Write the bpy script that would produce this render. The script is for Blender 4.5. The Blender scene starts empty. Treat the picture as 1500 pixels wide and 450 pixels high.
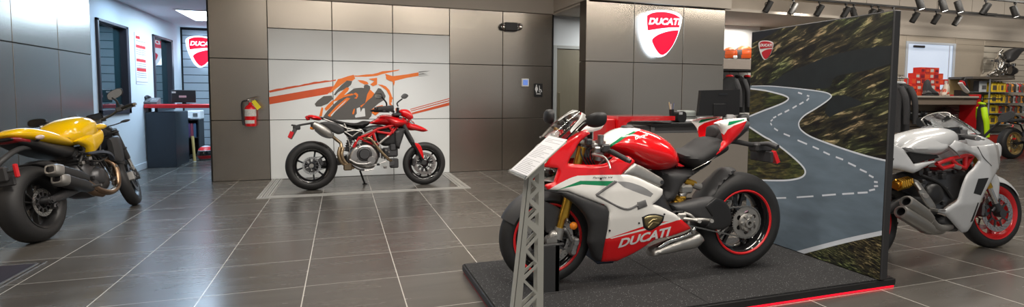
import bpy, math, random
import numpy as np
from mathutils import Vector, Matrix
from mathutils.geometry import delaunay_2d_cdt
random.seed(4)
PI = math.pi
COL = bpy.context.scene.collection

# ---------------------------------------------------------------- camera
CAM_H, FPX, YAW, PITCH, ROLL, PPX, PPY = 1.26, 760.165, .316347, .062856, -.005858, 750.0, 188.75
def _cam_axes():
    cy, sy, cp, sp, cr, sr = math.cos(YAW), math.sin(YAW), math.cos(PITCH), math.sin(PITCH), math.cos(ROLL), math.sin(ROLL)
    f = Vector((sy*cp, cy*cp, -sp)); r = Vector((cy, -sy, 0)); d = f.cross(r)
    return r*cr + d*sr, d*cr - r*sr, f
AX_R, AX_D, AX_F = _cam_axes()
EYE = Vector((0, 0, CAM_H))
def ray(x, y): return AX_R*((x-PPX)/FPX) + AX_D*((y-PPY)/FPX) + AX_F
def at_y(x, y, Y): d = ray(x, y); return EYE + d*(Y/d.y)
def at_x(x, y, X): d = ray(x, y); return EYE + d*(X/d.x)
def at_z(x, y, z=0): d = ray(x, y); return EYE + d*((z-CAM_H)/d.z)
cam = bpy.data.cameras.new('camera'); camo = bpy.data.objects.new('camera', cam); COL.objects.link(camo)
camo.matrix_world = Matrix(((AX_R.x, -AX_D.x, -AX_F.x, 0), (AX_R.y, -AX_D.y, -AX_F.y, 0), (AX_R.z, -AX_D.z, -AX_F.z, CAM_H), (0, 0, 0, 1)))
cam.sensor_fit = 'HORIZONTAL'; cam.sensor_width = 36; cam.lens = 36*FPX/1500
cam.shift_x = (750-PPX)/1500; cam.shift_y = (PPY-225)/1500
cam.clip_start = .05; cam.clip_end = 100
bpy.context.scene.camera = camo

# ---------------------------------------------------------------- materials
MATS = {}
def mat(name, col, rough=.5, metal=0, noise=.06, scale=30, bump=0, coat=0, emit=None, es=1, trans=0, alpha=1, stretch=None, aniso=0, spec=None, ior=None):
    if name in MATS: return MATS[name]
    m = bpy.data.materials.new(name); m.use_nodes = True; MATS[name] = m
    nt = m.node_tree; N = nt.nodes; L = nt.links; b = N['Principled BSDF']
    c = tuple(col)+(1,)
    b.inputs['Base Color'].default_value = c
    b.inputs['Roughness'].default_value = rough; b.inputs['Metallic'].default_value = metal
    b.inputs['Coat Weight'].default_value = coat; b.inputs['Coat Roughness'].default_value = .04
    b.inputs['Transmission Weight'].default_value = trans; b.inputs['Alpha'].default_value = alpha
    if spec is not None: b.inputs['Specular IOR Level'].default_value = spec
    if ior: b.inputs['IOR'].default_value = ior
    if aniso: b.inputs['Anisotropic'].default_value = aniso
    if emit: b.inputs['Emission Color'].default_value = tuple(emit)+(1,); b.inputs['Emission Strength'].default_value = es
    if noise or bump:
        tc = N.new('ShaderNodeTexCoord'); mp = N.new('ShaderNodeMapping'); nz = N.new('ShaderNodeTexNoise')
        if stretch: mp.inputs['Scale'].default_value = stretch
        nz.inputs['Scale'].default_value = scale; nz.inputs['Detail'].default_value = 3
        L.new(tc.outputs['Object'], mp.inputs['Vector']); L.new(mp.outputs['Vector'], nz.inputs['Vector'])
        if noise:
            mx = N.new('ShaderNodeMix'); mx.data_type = 'RGBA'
            mx.inputs['A'].default_value = tuple(max(0, v*(1-noise)) for v in col)+(1,); mx.inputs['B'].default_value = tuple(min(1, v*(1+noise)) for v in col)+(1,)
            L.new(nz.outputs['Fac'], mx.inputs['Factor']); L.new(mx.outputs['Result'], b.inputs['Base Color'])
        if bump:
            bp = N.new('ShaderNodeBump'); bp.inputs['Strength'].default_value = bump; bp.inputs['Distance'].default_value = .004
            L.new(nz.outputs['Fac'], bp.inputs['Height']); L.new(bp.outputs['Normal'], b.inputs['Normal'])
    return m

# ---------------------------------------------------------------- object helpers
def link(name, me, par=None):
    o = bpy.data.objects.new(name, me); COL.objects.link(o)
    if par is not None: o.parent = par
    return o
def tag(o, label=None, cat=None, group=None, kind=None):
    if label: o['label'] = label
    if cat: o['category'] = cat
    if group: o['group'] = group
    if kind: o['kind'] = kind
    return o
def thing(name, label, cat, M=None, group=None):
    o = link(name, None); o.empty_display_size = .1
    if M is not None: o.matrix_world = M if isinstance(M, Matrix) else Matrix.Translation(Vector(M))
    return tag(o, label, cat, group)
def copy_tree(o, par=None):
    c = o.copy(); COL.objects.link(c)
    if par is not None: c.parent = par
    for ch in o.children: copy_tree(ch, c)
    return c

def spline(pts, n=8, closed=False):
    """Catmull-Rom through the points"""
    P = [np.array(p, float) for p in pts]; m = len(P); out = []
    if m < 3: return P
    for i in range(m if closed else m-1):
        p1, p2 = P[i], P[(i+1) % m]
        p0 = P[i-1] if (closed or i > 0) else 2*p1-p2
        p3 = P[(i+2) % m] if (closed or i+2 < m) else 2*p2-p1
        for k in range(n):
            t = k/n
            out.append(.5*((2*p1)+(p2-p0)*t+(2*p0-5*p1+4*p2-p3)*t*t+(3*p1-p0-3*p2+p3)*t**3))
    if not closed: out.append(P[-1])
    return out

class MB:
    """collects shapes and links them as one mesh object"""
    def __init__(s, M=None): s.v = []; s.f = []; s.mi = []; s.sm = []; s.M = M; s.cur = 0
    def add(s, vs, fs, mi=None, sm=True, M=None):
        o = len(s.v)
        for p in vs:
            p = Vector(p)
            if M is not None: p = M @ p
            if s.M is not None: p = s.M @ p
            s.v.append(p)
        mi = s.cur if mi is None else mi
        for k, f in enumerate(fs):
            s.f.append([i+o for i in f]); s.mi.append(mi[k] if isinstance(mi, list) else mi); s.sm.append(sm)
        return s
    def box(s, a, b, bev=0, mi=None, M=None):
        x0, x1 = sorted((a[0], b[0])); y0, y1 = sorted((a[1], b[1])); z0, z1 = sorted((a[2], b[2]))
        e = min(bev, (x1-x0)*.49, (y1-y0)*.49, (z1-z0)*.49)
        if e <= 0:
            v = [(x, y, z) for z in (z0, z1) for y in (y0, y1) for x in (x0, x1)]
            return s.add(v, [(0, 2, 3, 1), (4, 5, 7, 6), (0, 1, 5, 4), (2, 6, 7, 3), (0, 4, 6, 2), (1, 3, 7, 5)], mi, False, M)
        v = []; idx = {}
        for i, (X, sx) in enumerate(((x0, 1), (x1, -1))):
            for j, (Y, sy) in enumerate(((y0, 1), (y1, -1))):
                for k, (Z, sz) in enumerate(((z0, 1), (z1, -1))):
                    for ax in range(3):
                        p = [X+sx*e, Y+sy*e, Z+sz*e]; p[ax] = (X, Y, Z)[ax]
                        idx[i, j, k, ax] = len(v); v.append(p)
        f = []
        for ax in range(3):
            u, w = (ax+1) % 3, (ax+2) % 3
            for q in (0, 1):
                loop = []
                for a_, b_ in ((0, 0), (1, 0), (1, 1), (0, 1)):
                    c = [0, 0, 0]; c[ax] = q; c[u] = a_; c[w] = b_; loop.append(idx[c[0], c[1], c[2], ax])
                f.append(loop if q else loop[::-1])
        for ax in range(3):     # edges along ax
            u, w = (ax+1) % 3, (ax+2) % 3
            for a_ in (0, 1):
                for b_ in (0, 1):
                    c0 = [0, 0, 0]; c0[u] = a_; c0[w] = b_; c1 = list(c0); c1[ax] = 1
                    lp = [idx[(*c0, u)], idx[(*c0, w)], idx[(*c1, w)], idx[(*c1, u)]]
                    f.append(lp if (a_ ^ b_) == 0 else lp[::-1])
        for i in (0, 1):
            for j in (0, 1):
                for k in (0, 1):
                    lp = [idx[i, j, k, 0], idx[i, j, k, 1], idx[i, j, k, 2]]
                    f.append(lp if (i+j+k) % 2 else lp[::-1])
        return s.add(v, f, mi, False, M)
    def sweep(s, pts, prof, mi=None, cap=True, up=None, scales=None, sm=True, closed=False):
        """profile [(u,w)] swept along points"""
        P = [Vector(p) for p in pts]; n = len(P); k = len(prof); vs = []
        T = []
        for i in range(n):
            a = P[i-1] if (i > 0 or closed) else P[i]; b = P[(i+1) % n] if (i < n-1 or closed) else P[i]
            t = (b-a); T.append(t.normalized() if t.length > 1e-9 else Vector((1, 0, 0)))
        ref = Vector(up) if up is not None else None
        if ref is None:
            ref = Vector((0, 0, 1)) if abs(T[0].z) < .9 else Vector((1, 0, 0))
        u = None
        for i in range(n):
            t = T[i]
            if up is not None or u is None: w = ref - t*ref.dot(t)
            else: w = wprev - t*wprev.dot(t)
            if w.length < 1e-6: w = t.orthogonal()
            w.normalize(); u = t.cross(w); wprev = w
            sc = scales[i] if scales is not None else 1
            su, sw = (sc if isinstance(sc, tuple) else (sc, sc))
            for a, b in prof: vs.append(P[i] + u*(a*su) + w*(b*sw))
        fs = []
        for i in range(n if closed else n-1):
            for j in range(k):
                q = (i+1) % n
                fs.append((i*k+j, i*k+(j+1) % k, q*k+(j+1) % k, q*k+j))
        if cap and not closed:
            fs.append(tuple(range(k-1, -1, -1))); fs.append(tuple(range((n-1)*k, n*k)))
        return s.add(vs, fs, mi, sm)
    def tube(s, pts, r, seg=10, mi=None, sp=True, cap=True, n=6, closed=False):
        rr = r if isinstance(r, (list, tuple)) else None
        if sp and len(pts) > 2:
            q = [tuple(p)+((rr[i],) if rr else ()) for i, p in enumerate(pts)]
            q = spline(q, n, closed); pts = [p[:3] for p in q]
            if rr: rr = [float(p[3]) for p in q]
        prof = [(math.cos(2*PI*i/seg), math.sin(2*PI*i/seg)) for i in range(seg)]
        if rr is None: rr = [r]*len(pts)
        return s.sweep(pts, prof, mi, cap, scales=rr, closed=closed)
    def lathe(s, prof, c=(0, 0, 0), axis=(0, 1, 0), seg=48, mi=None, closed=False, M=None, sm=True):
        """profile [(r,h)] turned round axis through c"""
        a = Vector(axis).normalized(); u = a.orthogonal().normalized()
        if abs(a.y) > .99: u = Vector((1, 0, 0))
        w = a.cross(u); c = Vector(c); k = len(prof); vs = []
        for i in range(seg):
            t = 2*PI*i/seg; d = u*math.cos(t)+w*math.sin(t)
            for r, h in prof: vs.append(c+d*r+a*h)
        fs = []
        for i in range(seg):
            q = (i+1) % seg
            for j in range(k if closed else k-1):
                j2 = (j+1) % k; fs.append((i*k+j, q*k+j, q*k+j2, i*k+j2))
        return s.add(vs, fs, mi, sm, M)
    def cyl(s, a, b, r, r2=None, seg=20, mi=None, cap=True):
        a = Vector(a); b = Vector(b); h = (b-a).length; r2 = r if r2 is None else r2
        prof = [(1e-5, 0), (r, 0), (r, 0), (r2, h), (r2, h), (1e-5, h)] if cap else [(r, 0), (r2, h)]
        return s.lathe(prof, a, b-a, seg, mi)
    def ball(s, c, r, sc=(1, 1, 1), seg=16, mi=None, M=None):
        vs = []; fs = []; n = seg//2
        for i in range(n+1):
            t = PI*i/n
            for j in range(seg):
                p = 2*PI*j/seg
                vs.append((c[0]+r*sc[0]*math.sin(t)*math.cos(p), c[1]+r*sc[1]*math.sin(t)*math.sin(p), c[2]+r*sc[2]*math.cos(t)))
        for i in range(n):
            for j in range(seg):
                q = (j+1) % seg; fs.append((i*seg+j, (i+1)*seg+j, (i+1)*seg+q, i*seg+q))
        return s.add(vs, fs, mi, True, M)
    def prism(s, poly, O, U, W, D, d0, d1, mi=None):
        """polygon [(u,w)] in the plane O,U,W pushed from d0 to d1 along D"""
        O, U, W, D = Vector(O), Vector(U), Vector(W), Vector(D); k = len(poly)
        vs = [O+U*a+W*b+D*d for d in (d0, d1) for a, b in poly]
        fs = [tuple(range(k)), tuple(range(2*k-1, k-1, -1))]+[(i, i+k, (i+1) % k+k, (i+1) % k) for i in range(k)]
        return s.add(vs, fs, mi, False)
    def loft(s, rings, mi=None, cap=True, sm=True):
        k = len(rings[0]); vs = [p for r in rings for p in r]; fs = []
        for i in range(len(rings)-1):
            for j in range(k): fs.append((i*k+j, i*k+(j+1) % k, (i+1)*k+(j+1) % k, (i+1)*k+j))
        if cap: fs.append(tuple(range(k-1, -1, -1))); fs.append(tuple(range((len(rings)-1)*k, len(rings)*k)))
        return s.add(vs, fs, mi, sm)
    def build(s, name, m, par=None, sharp=40):
        me = bpy.data.meshes.new(name); me.from_pydata([tuple(v) for v in s.v], [], s.f)
        for x in (m if isinstance(m, (list, tuple)) else [m]): me.materials.append(x)
        me.polygons.foreach_set('material_index', s.mi); me.polygons.foreach_set('use_smooth', s.sm)
        me.validate(); me.update()
        import bmesh
        bm = bmesh.new(); bm.from_mesh(me); bmesh.ops.remove_doubles(bm, verts=bm.verts, dist=1e-6); bmesh.ops.recalc_face_normals(bm, faces=bm.faces)
        lim = math.radians(sharp)
        for e in bm.edges:
            if len(e.link_faces) == 2 and e.calc_face_angle(0) > lim: e.smooth = False
        bm.to_mesh(me); bm.free()
        return link(name, me, par)

# ---------------------------------------------------------------- traced outlines -> real shells
def pts(t):
    """'x,y x,y! ...' -> points, '!' marks a corner"""
    out = []
    for w in t.split():
        c = w.endswith('!'); a = w.rstrip('!').split(','); out.append((tuple(float(q) for q in a), c))
    return out
def curve2(p, n=6):
    """closed outline: smooth between corners"""
    P = [np.array(q[0]) for q in p]; C = [q[1] for q in p]; m = len(P)
    if not any(C): return spline(P, n, True)
    i0 = C.index(True); out = []; i = i0
    while True:
        seg = [P[i % m]]; j = i+1
        while not C[j % m]: seg.append(P[j % m]); j += 1
        seg.append(P[j % m])
        out += (spline(seg, n) if len(seg) > 2 else seg)[:-1]
        i = j
        if j % m == i0: break
    return out
def inside(P, poly):
    x, y = P[:, 0], P[:, 1]; r = np.zeros(len(P), bool); q = np.array(poly); k = np.roll(q, 1, 0)
    for (x1, y1), (x0, y0) in zip(q, k):
        c = ((y1 > y) != (y0 > y)); dy = (y0-y1) if y0 != y1 else 1e-12
        r ^= c & (x < (x0-x1)*(y-y1)/dy+x1)
    return r
def edist(P, poly):
    q = np.array(poly); k = np.roll(q, -1, 0); d = np.full(len(P), 1e9)
    for a, b in zip(q, k):
        v = b-a; l = max(v@v, 1e-18); t = np.clip(((P-a)@v)/l, 0, 1); d = np.minimum(d, np.hypot(*(P-a-t[:, None]*v).T))
    return d
def resample(poly, res):
    q = [np.array(p) for p in poly]; out = []
    for a, b in zip(q, q[1:]+q[:1]):
        n = max(1, int(np.ceil(np.linalg.norm(b-a)/res)))
        for i in range(n): out.append(a+(b-a)*i/n)
    o2 = [out[0]]
    for p in out[1:]:
        if np.linalg.norm(p-o2[-1]) > res*.08: o2.append(p)
    if np.linalg.norm(o2[0]-o2[-1]) < res*.08: o2.pop()
    return o2
def triang(outline, res, regions=(), rings=(), holes=()):
    """triangulated polygon; returns verts(np), tris, region index per tri"""
    B = resample(outline, res); V = list(B); E = [(i, (i+1) % len(B)) for i in range(len(B))]
    for poly in [r[0] for r in regions]+list(holes):
        R = resample(poly, res); o = len(V); V += R; E += [(o+i, o+(i+1) % len(R)) for i in range(len(R))]
    A = np.array(B); lo = A.min(0); hi = A.max(0)
    area = sum(B[i][0]*B[(i+1) % len(B)][1]-B[(i+1) % len(B)][0]*B[i][1] for i in range(len(B)))
    sg = 1 if area > 0 else -1
    ins = []
    for dd in rings:
        t = np.roll(A, -1, 0)-np.roll(A, 1, 0); t /= np.maximum(np.linalg.norm(t, axis=1, keepdims=True), 1e-9)
        n = np.c_[-t[:, 1], t[:, 0]]*sg; Q = A+n*dd
        Q = Q[inside(Q, B)]
        if len(Q): Q = Q[edist(Q, B) > dd*.8]; ins += list(Q)
    gx = np.arange(lo[0], hi[0], res); gy = np.arange(lo[1], hi[1], res*.866)
    G = np.array([(x+(res/2 if j % 2 else 0), y) for j, y in enumerate(gy) for x in gx])
    if len(G):
        G = G[inside(G, B)]
        if len(G): G = G[edist(G, B) > max(res*.5, (max(rings)*1.2 if rings else 0))]
    V += ins+list(G)
    r = delaunay_2d_cdt([Vector((float(a), float(b))) for a, b in V], E, [], 0, 1e-6)
    W = np.array([tuple(v) for v in r[0]]); F = [tuple(f) for f in r[2]]
    C = np.array([W[list(f)].mean(0) for f in F]); ok = inside(C, B)
    for h in holes: ok &= ~inside(C, h)
    mi = np.zeros(len(F), int)
    for poly, k in regions: mi[inside(C, poly)] = k
    return W, [f for f, o in zip(F, ok) if o], [int(k) for k, o in zip(mi, ok) if o], B
def _val(f, x, z): return f(x, z) if callable(f) else f
def shell_geo(mb, outline, f, s=1, pd=.0, pw=.03, thick=.004, res=.02, regions=(), holes=(), mi0=0, back=None):
    """thin curved side panel: y = s*(f(x,z) - pillow drop at the edge)"""
    rings = (pw*.12, pw*.4) if pd else ()
    W, F, MI, B = triang(outline, res, regions, rings, holes); n = len(W)
    d = edist(W, B); t = np.clip(d/pw, 0, 1); drop = pd*(1-np.sqrt(np.maximum(0, 1-(1-t)**2)))
    y = np.array([_val(f, x, z) for x, z in W])-drop
    vs = [(x, s*yy, z) for (x, z), yy in zip(W, y)]+[(x, s*(yy-thick), z) for (x, z), yy in zip(W, y)]
    cnt = {}
    for a, b, c in F:
        for e in ((a, b), (b, c), (c, a)): cnt[tuple(sorted(e))] = cnt.get(tuple(sorted(e)), 0)+1
    bk = [mi0+k if back is None else back for k in MI]
    fs = list(F)+[(c+n, b+n, a+n) for a, b, c in F]; mi = [mi0+k for k in MI]+bk
    for k, f3 in enumerate(F):
        for a, b in ((f3[0], f3[1]), (f3[1], f3[2]), (f3[2], f3[0])):
            if cnt[tuple(sorted((a, b)))] == 1: fs.append((a, a+n, b+n, b)); mi.append(mi0+MI[k])
    mb.add(vs, fs, mi, True)
def blob_geo(mb, outline, W_, lat=0, pw=.05, res=.02, regions=(), p=2.0, mi0=0):
    """closed body that swells from its side outline to half width W_"""
    W, F, MI, B = triang(outline, res, regions, (pw*.03, pw*.12, pw*.3)); n = len(W)
    d = edist(W, B); t = np.clip(d/pw, 0, 1); g = np.maximum(0, 1-(1-t)**p)**(1/p); g[d < 1e-6] = 0
    h = np.array([_val(W_, x, z) for x, z in W])*g; L = [_val(lat, x, z) for x, z in W]
    vs = [(x, l+a, z) for (x, z), a, l in zip(W, h, L)]+[(x, l-a, z) for (x, z), a, l in zip(W, h, L)]
    mb.add(vs, list(F)+[(c+n, b+n, a+n) for a, b, c in F], [mi0+k for k in MI]*2, True)

def table(xs, ys):
    xs = list(xs); ys = list(ys)
    return lambda t: float(np.interp(t, xs, ys))

# ---------------------------------------------------------------- lettering
def text_geo(s, bold=.02, shear=0.0, space=1.0):
    c = bpy.data.curves.new('lettering', 'FONT'); c.body = s; c.offset = bold; c.shear = shear; c.space_character = space
    c.resolution_u = 3; c.fill_mode = 'FRONT'
    o = bpy.data.objects.new('lettering', c); COL.objects.link(o)
    bpy.context.view_layer.update()
    me = bpy.data.meshes.new_from_object(o.evaluated_get(bpy.context.evaluated_depsgraph_get()))
    v = np.array([tuple(q.co) for q in me.vertices]); f = [tuple(p.vertices) for p in me.polygons]
    bpy.data.objects.remove(o); bpy.data.curves.remove(c); bpy.data.meshes.remove(me)
    lo, hi = v.min(0), v.max(0); v = (v-lo)/(hi-lo+1e-9)
    return v[:, :2], f
def put_text(mb, s, A, B, Hv, mi=0, fn=None, bold=.02, shear=0.0, space=1.0, off=(0, 0, 0)):
    """text fitted on the parallelogram A (bottom left) -> B (bottom right), height vector Hv"""
    v, f = text_geo(s, bold, shear, space); A, B, Hv = Vector(A), Vector(B), Vector(Hv)
    vs = []
    for a, b in v:
        p = A+(B-A)*float(a)+Hv*float(b)
        if fn: p = fn(p)
        vs.append(p+Vector(off))
    mb.add(vs, f, mi, False)
# ================================================================ setting
M_STEEL = mat('brushed_steel', (.50, .445, .38), .27, .95, noise=.07, scale=3, stretch=(1, 1, 26))
M_JOINT = mat('dark_joint', (.012, .012, .013), .8, noise=0)
M_WHITEP = mat('white_panel', (.78, .80, .79), .34, noise=.02, scale=4)
M_BEIGE = mat('beige_plaster', (.45, .405, .35), .85, noise=.06, scale=2.5, bump=.03)
M_OFFW = mat('office_wall_paint', (.62, .67, .71), .7, noise=.03, scale=3)
M_SLAT = mat('grey_slatwall', (.30, .34, .37), .5, noise=.04, scale=3, stretch=(1, 1, 10))
M_SLATW = mat('beige_slatwall', (.50, .46, .39), .5, noise=.05, scale=3, stretch=(1, 1, 10))
M_BLACK = mat('satin_black', (.014, .014, .015), .42, noise=.1)
M_BLACKG = mat('gloss_black', (.010, .010, .011), .12, noise=0, coat=.4)
M_RUB = mat('rubber', (.016, .016, .017), .62, noise=.15, scale=60, bump=.1)
M_RED = mat('red_lacquer', (.72, .005, .009), .16, noise=.02, coat=.8)
M_REDS = mat('red_satin', (.62, .012, .016), .4, noise=.04)
M_CHROME = mat('polished_metal', (.72, .71, .69), .12, 1, noise=.04)
M_ALU = mat('cast_aluminium', (.42, .41, .40), .38, 1, noise=.1, scale=90, bump=.05)
M_DALU = mat('dark_cast_metal', (.10, .10, .105), .42, .8, noise=.15, scale=90, bump=.08)
M_WHITE = mat('white_plastic', (.80, .80, .80), .35, noise=.02)
M_GLASS = mat('dark_window_glass', (.008, .035, .042), .02, noise=0, spec=.9, ior=2.1)

def floor_mat():
    m = bpy.data.materials.new('dark_floor_tile'); m.use_nodes = True; nt = m.node_tree; N = nt.nodes; L = nt.links; b = N['Principled BSDF']
    tc = N.new('ShaderNodeTexCoord'); sp = N.new('ShaderNodeSeparateXYZ'); L.new(tc.outputs['Object'], sp.inputs[0])
    def mt(op, a, c=None, d=None):
        n = N.new('ShaderNodeMath'); n.operation = op
        for i, v in enumerate((a, c, d)):
            if v is None: continue
            if isinstance(v, (int, float)): n.inputs[i].default_value = v
            else: L.new(v, n.inputs[i])
        return n.outputs[0]
    def axis(o, x0, s, w):
        u = mt('DIVIDE', mt('SUBTRACT', o, x0), s); fr = mt('FRACT', u); dd = mt('MULTIPLY', mt('MINIMUM', fr, mt('SUBTRACT', 1, fr)), s)
        return mt('LESS_THAN', dd, w), mt('FLOOR', u)
    gx, ix = axis(sp.outputs[0], -.2495, .6017, .0034); gy, iy = axis(sp.outputs[1], 4.196, .5915, .0028)
    cb = N.new('ShaderNodeCombineXYZ'); L.new(ix, cb.inputs[0]); L.new(iy, cb.inputs[1])
    wn = N.new('ShaderNodeTexWhiteNoise'); wn.noise_dimensions = '3D'; L.new(cb.outputs[0], wn.inputs['Vector'])
    nz = N.new('ShaderNodeTexNoise'); nz.inputs['Scale'].default_value = 2.2; nz.inputs['Detail'].default_value = 6
    mp = N.new('ShaderNodeMapping'); mp.inputs['Scale'].default_value = (.6, 3.5, 1); ad = N.new('ShaderNodeVectorMath'); ad.operation = 'ADD'
    sc = N.new('ShaderNodeVectorMath'); sc.operation = 'SCALE'; sc.inputs['Scale'].default_value = 7; L.new(wn.outputs['Color'], sc.inputs[0])
    L.new(tc.outputs['Object'], mp.inputs[0]); L.new(mp.outputs[0], ad.inputs[0]); L.new(sc.outputs[0], ad.inputs[1]); L.new(ad.outputs[0], nz.inputs['Vector'])
    v = mt('ADD', mt('MULTIPLY', nz.outputs['Fac'], .7), mt('MULTIPLY', wn.outputs['Value'], .25))
    rp = N.new('ShaderNodeValToRGB'); rp.color_ramp.elements[0].position = .2; rp.color_ramp.elements[0].color = (.066, .061, .055, 1); rp.color_ramp.elements[1].position = .8; rp.color_ramp.elements[1].color = (.118, .110, .100, 1); L.new(v, rp.inputs[0])
    g = mt('MAXIMUM', gx, mt('MULTIPLY', gy, .75))
    mx = N.new('ShaderNodeMix'); mx.data_type = 'RGBA'; L.new(g, mx.inputs['Factor']); L.new(rp.outputs[0], mx.inputs['A']); mx.inputs['B'].default_value = (.52, .50, .46, 1)
    L.new(mx.outputs['Result'], b.inputs['Base Color'])
    L.new(mt('ADD', mt('MULTIPLY', nz.outputs['Fac'], .14), .19), b.inputs['Roughness'])
    bp = N.new('ShaderNodeBump'); bp.inputs['Strength'].default_value = .25; bp.inputs['Distance'].default_value = .002
    L.new(mt('SUBTRACT', mt('MULTIPLY', nz.outputs['Fac'], .12), mt('MULTIPLY', g, .6)), bp.inputs['Height']); L.new(bp.outputs[0], b.inputs['Normal'])
    return m
def S(o): return tag(o, kind='structure')

X0, X1, YB, ZT = -3.18, 19.0, 8.38, 2.671
S(MB().box((X0-.3, -6, -.1), (X1, 13, 0)).build('floor', floor_mat()))
S(MB().box((X0-.3, -6, 3.7), (X1, 8.6, 3.8)).build('ceiling', M_BEIGE))

# back wall: steel and white panels on a dark carrier
def panelled(mb, cols, rows, gap=.009, mat_of=lambda i, j: 0, put=None):
    for i in range(len(cols)-1):
        rr = rows(i) if callable(rows) else rows
        for j in range(len(rr)-1):
            put(cols[i]+gap/2, cols[i+1]-gap/2, rr[j]+gap/2, rr[j+1]-gap/2, mat_of(i, j))
XJ = [-1.787, -1.023, -.13, .768, 1.67, 2.572, 3.47]
w = MB(); w.box((XJ[0], YB+.012, 0), (XJ[-1], YB+.22, ZT), mi=1)
panelled(w, XJ, lambda i: [0, .886, 1.778, 2.233, ZT] if i in (1, 2, 3) else [0, .886, 1.778, ZT],
         mat_of=lambda i, j: 2 if (i in (1, 2, 3) and j < 3) else 0, put=lambda a, b, c, d, m: w.box((a, YB, c), (b, YB+.02, d), .003, m))
S(w.build('wall_back', [M_STEEL, M_JOINT, M_WHITEP]))
S(MB().box((XJ[0]-.012, YB-.012, 0), (XJ[0], YB+.23, ZT)).build('trim_1', M_JOINT))
S(MB().box((3.47, YB-.012, 0), (3.485, YB+.1, ZT)).build('trim_2', M_JOINT))
# bulkhead over the back wall, returning towards the room above the pillar
S(MB().box((X0, YB-.03, ZT), (3.47, YB+.25, 3.7)).build('wall_bulkhead', M_BEIGE))
S(MB().box((3.47, 6.97, 2.69), (6.0, YB+.25, 3.7)).build('wall_bulkhead_return', M_BEIGE))
# left wall
w = MB(); w.box((X0-.2, -6, 0), (X0-.012, 8.40, 3.7), mi=1)
panelled(w, [8.40-.89*k for k in range(9, 0, -1)][:-1]+[7.546, 8.40] if False else [.55, 1.42, 2.28, 3.15, 4.02, 4.89, 5.76, 6.642, 7.546, 8.40], [0, .886, 1.778, ZT, 3.6],
         put=lambda a, b, c, d, m: w.box((X0-.02, a, c), (X0, b, d), .003, m))
S(w.build('wall_left', [M_STEEL, M_JOINT]))
YO = 12.5
w = MB(); holes = [(8.545, 9.64, .96, 2.30), (10.78, 11.88, .96, 2.32)]
ys = [8.40, 8.545, 9.64, 10.78, 11.88, YO]
for a, b in zip(ys, ys[1:]):
    hz = [h for h in holes if abs(h[0]-a) < 1e-6]
    if hz: w.box((X0-.12, a, 0), (X0, b, hz[0][2])); w.box((X0-.12, a, hz[0][3]), (X0, b, 2.66))
    else: w.box((X0-.12, a, 0), (X0, b, 2.66))
S(w.build('wall_left_office', M_OFFW))
M_FRAME = mat('dark_window_frame', (.035, .035, .045), .4, .3, noise=.05)
for n, (a, b, c, d) in enumerate(holes):
    f = MB(); t = .075
    for q in (((a, c), (b, c+t)), ((a, d-t*.55), (b, d)), ((a, c), (a+t*.7, d)), ((b-t*1.3, c), (b, d))):
        f.box((X0-.12, q[0][0], q[0][1]), (X0+.03, q[1][0], q[1][1]), .006)
    fo = S(f.build('window_%d' % (n+1), M_FRAME)); MB().box((X0-.075, a, c), (X0-.06, b, d)).build('pane', M_GLASS, fo)
S(MB().box((X0, 8.40, 0), (X0+.015, YO, .11), .004).build('baseboard_left', M_OFFW))
# office: slat wall, ceiling, side
w = MB(); w.box((X0-.1, YO+.012, 0), (2.2, YO+.12, 2.66), mi=1); z = .02
while z < 2.6:
    w.box((X0+.035, YO, z), (2.2, YO+.015, min(2.6, z+.152)), .002, 0); z += .165
S(w.build('wall_office_back', [M_SLAT, M_JOINT]))
S(MB().box((X0-.1, YB+.25, 2.655), (2.2, YO+.1, 2.71)).build('ceiling_office', M_OFFW))
S(MB().box((2.1, YB+.25, 0), (2.2, YO+.1, 2.66)).build('wall_right_office', M_OFFW))
# doorway beside the back wall
M_DOOR = mat('olive_brown_door', (.21, .195, .145), .5, noise=.1, scale=5, stretch=(6, 6, .6))
M_JAMB = mat('grey_door_frame', (.42, .45, .45), .4, noise=.03)
S(MB().box((3.485, 8.47, 0), (9.0, 8.6, 2.69)).build('wall_corridor', M_OFFW))
d = MB(); d.box((3.50, 8.41, 0), (3.575, 8.5, 2.15), .006); d.box((3.575, 8.41, 2.09), (4.55, 8.5, 2.15), .006); d.box((4.55, 8.41, 0), (4.62, 8.5, 2.15), .006)
dd = S(d.build('door_1', M_JAMB)); MB().box((3.58, 8.43, .01), (4.545, 8.468, 2.085), .004).build('door_leaf', M_DOOR, dd)
MB().box((3.60, 8.418, .90), (3.64, 8.431, 1.33), .004).build('door_push_plate', mat('brass_push_plate', (.42, .38, .26), .35, .8, noise=.05), dd)
S(MB().box((3.47, 7.0, 2.66), (9, 8.6, 2.70)).build('ceiling_corridor', M_BEIGE))
# pillar with the shield
PJ = [3.43, 4.24, 5.12, 5.91]; YP = 7.0
w = MB(); w.box((PJ[0]+.02, YP+.012, 0), (PJ[-1]-.02, 7.2, 2.69), mi=1)
panelled(w, PJ, [0, .886, 1.785, 2.69], put=lambda a, b, c, d, m: w.box((a, YP, c), (b, YP+.02, d), .003, m))
for c, d in ((0, .886), (.886, 1.785), (1.785, 2.69)):
    w.box((PJ[0], YP+.004, c+.004), (PJ[0]+.02, 7.22, d-.004), .002, 2); w.box((PJ[-1]-.02, YP+.004, c+.004), (PJ[-1], 7.22, d-.004), .002, 0)
S(w.build('wall_pillar', [M_STEEL, M_JOINT, mat('dark_bronze_return', (.07, .06, .05), .4, .6, noise=.05)]))
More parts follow.
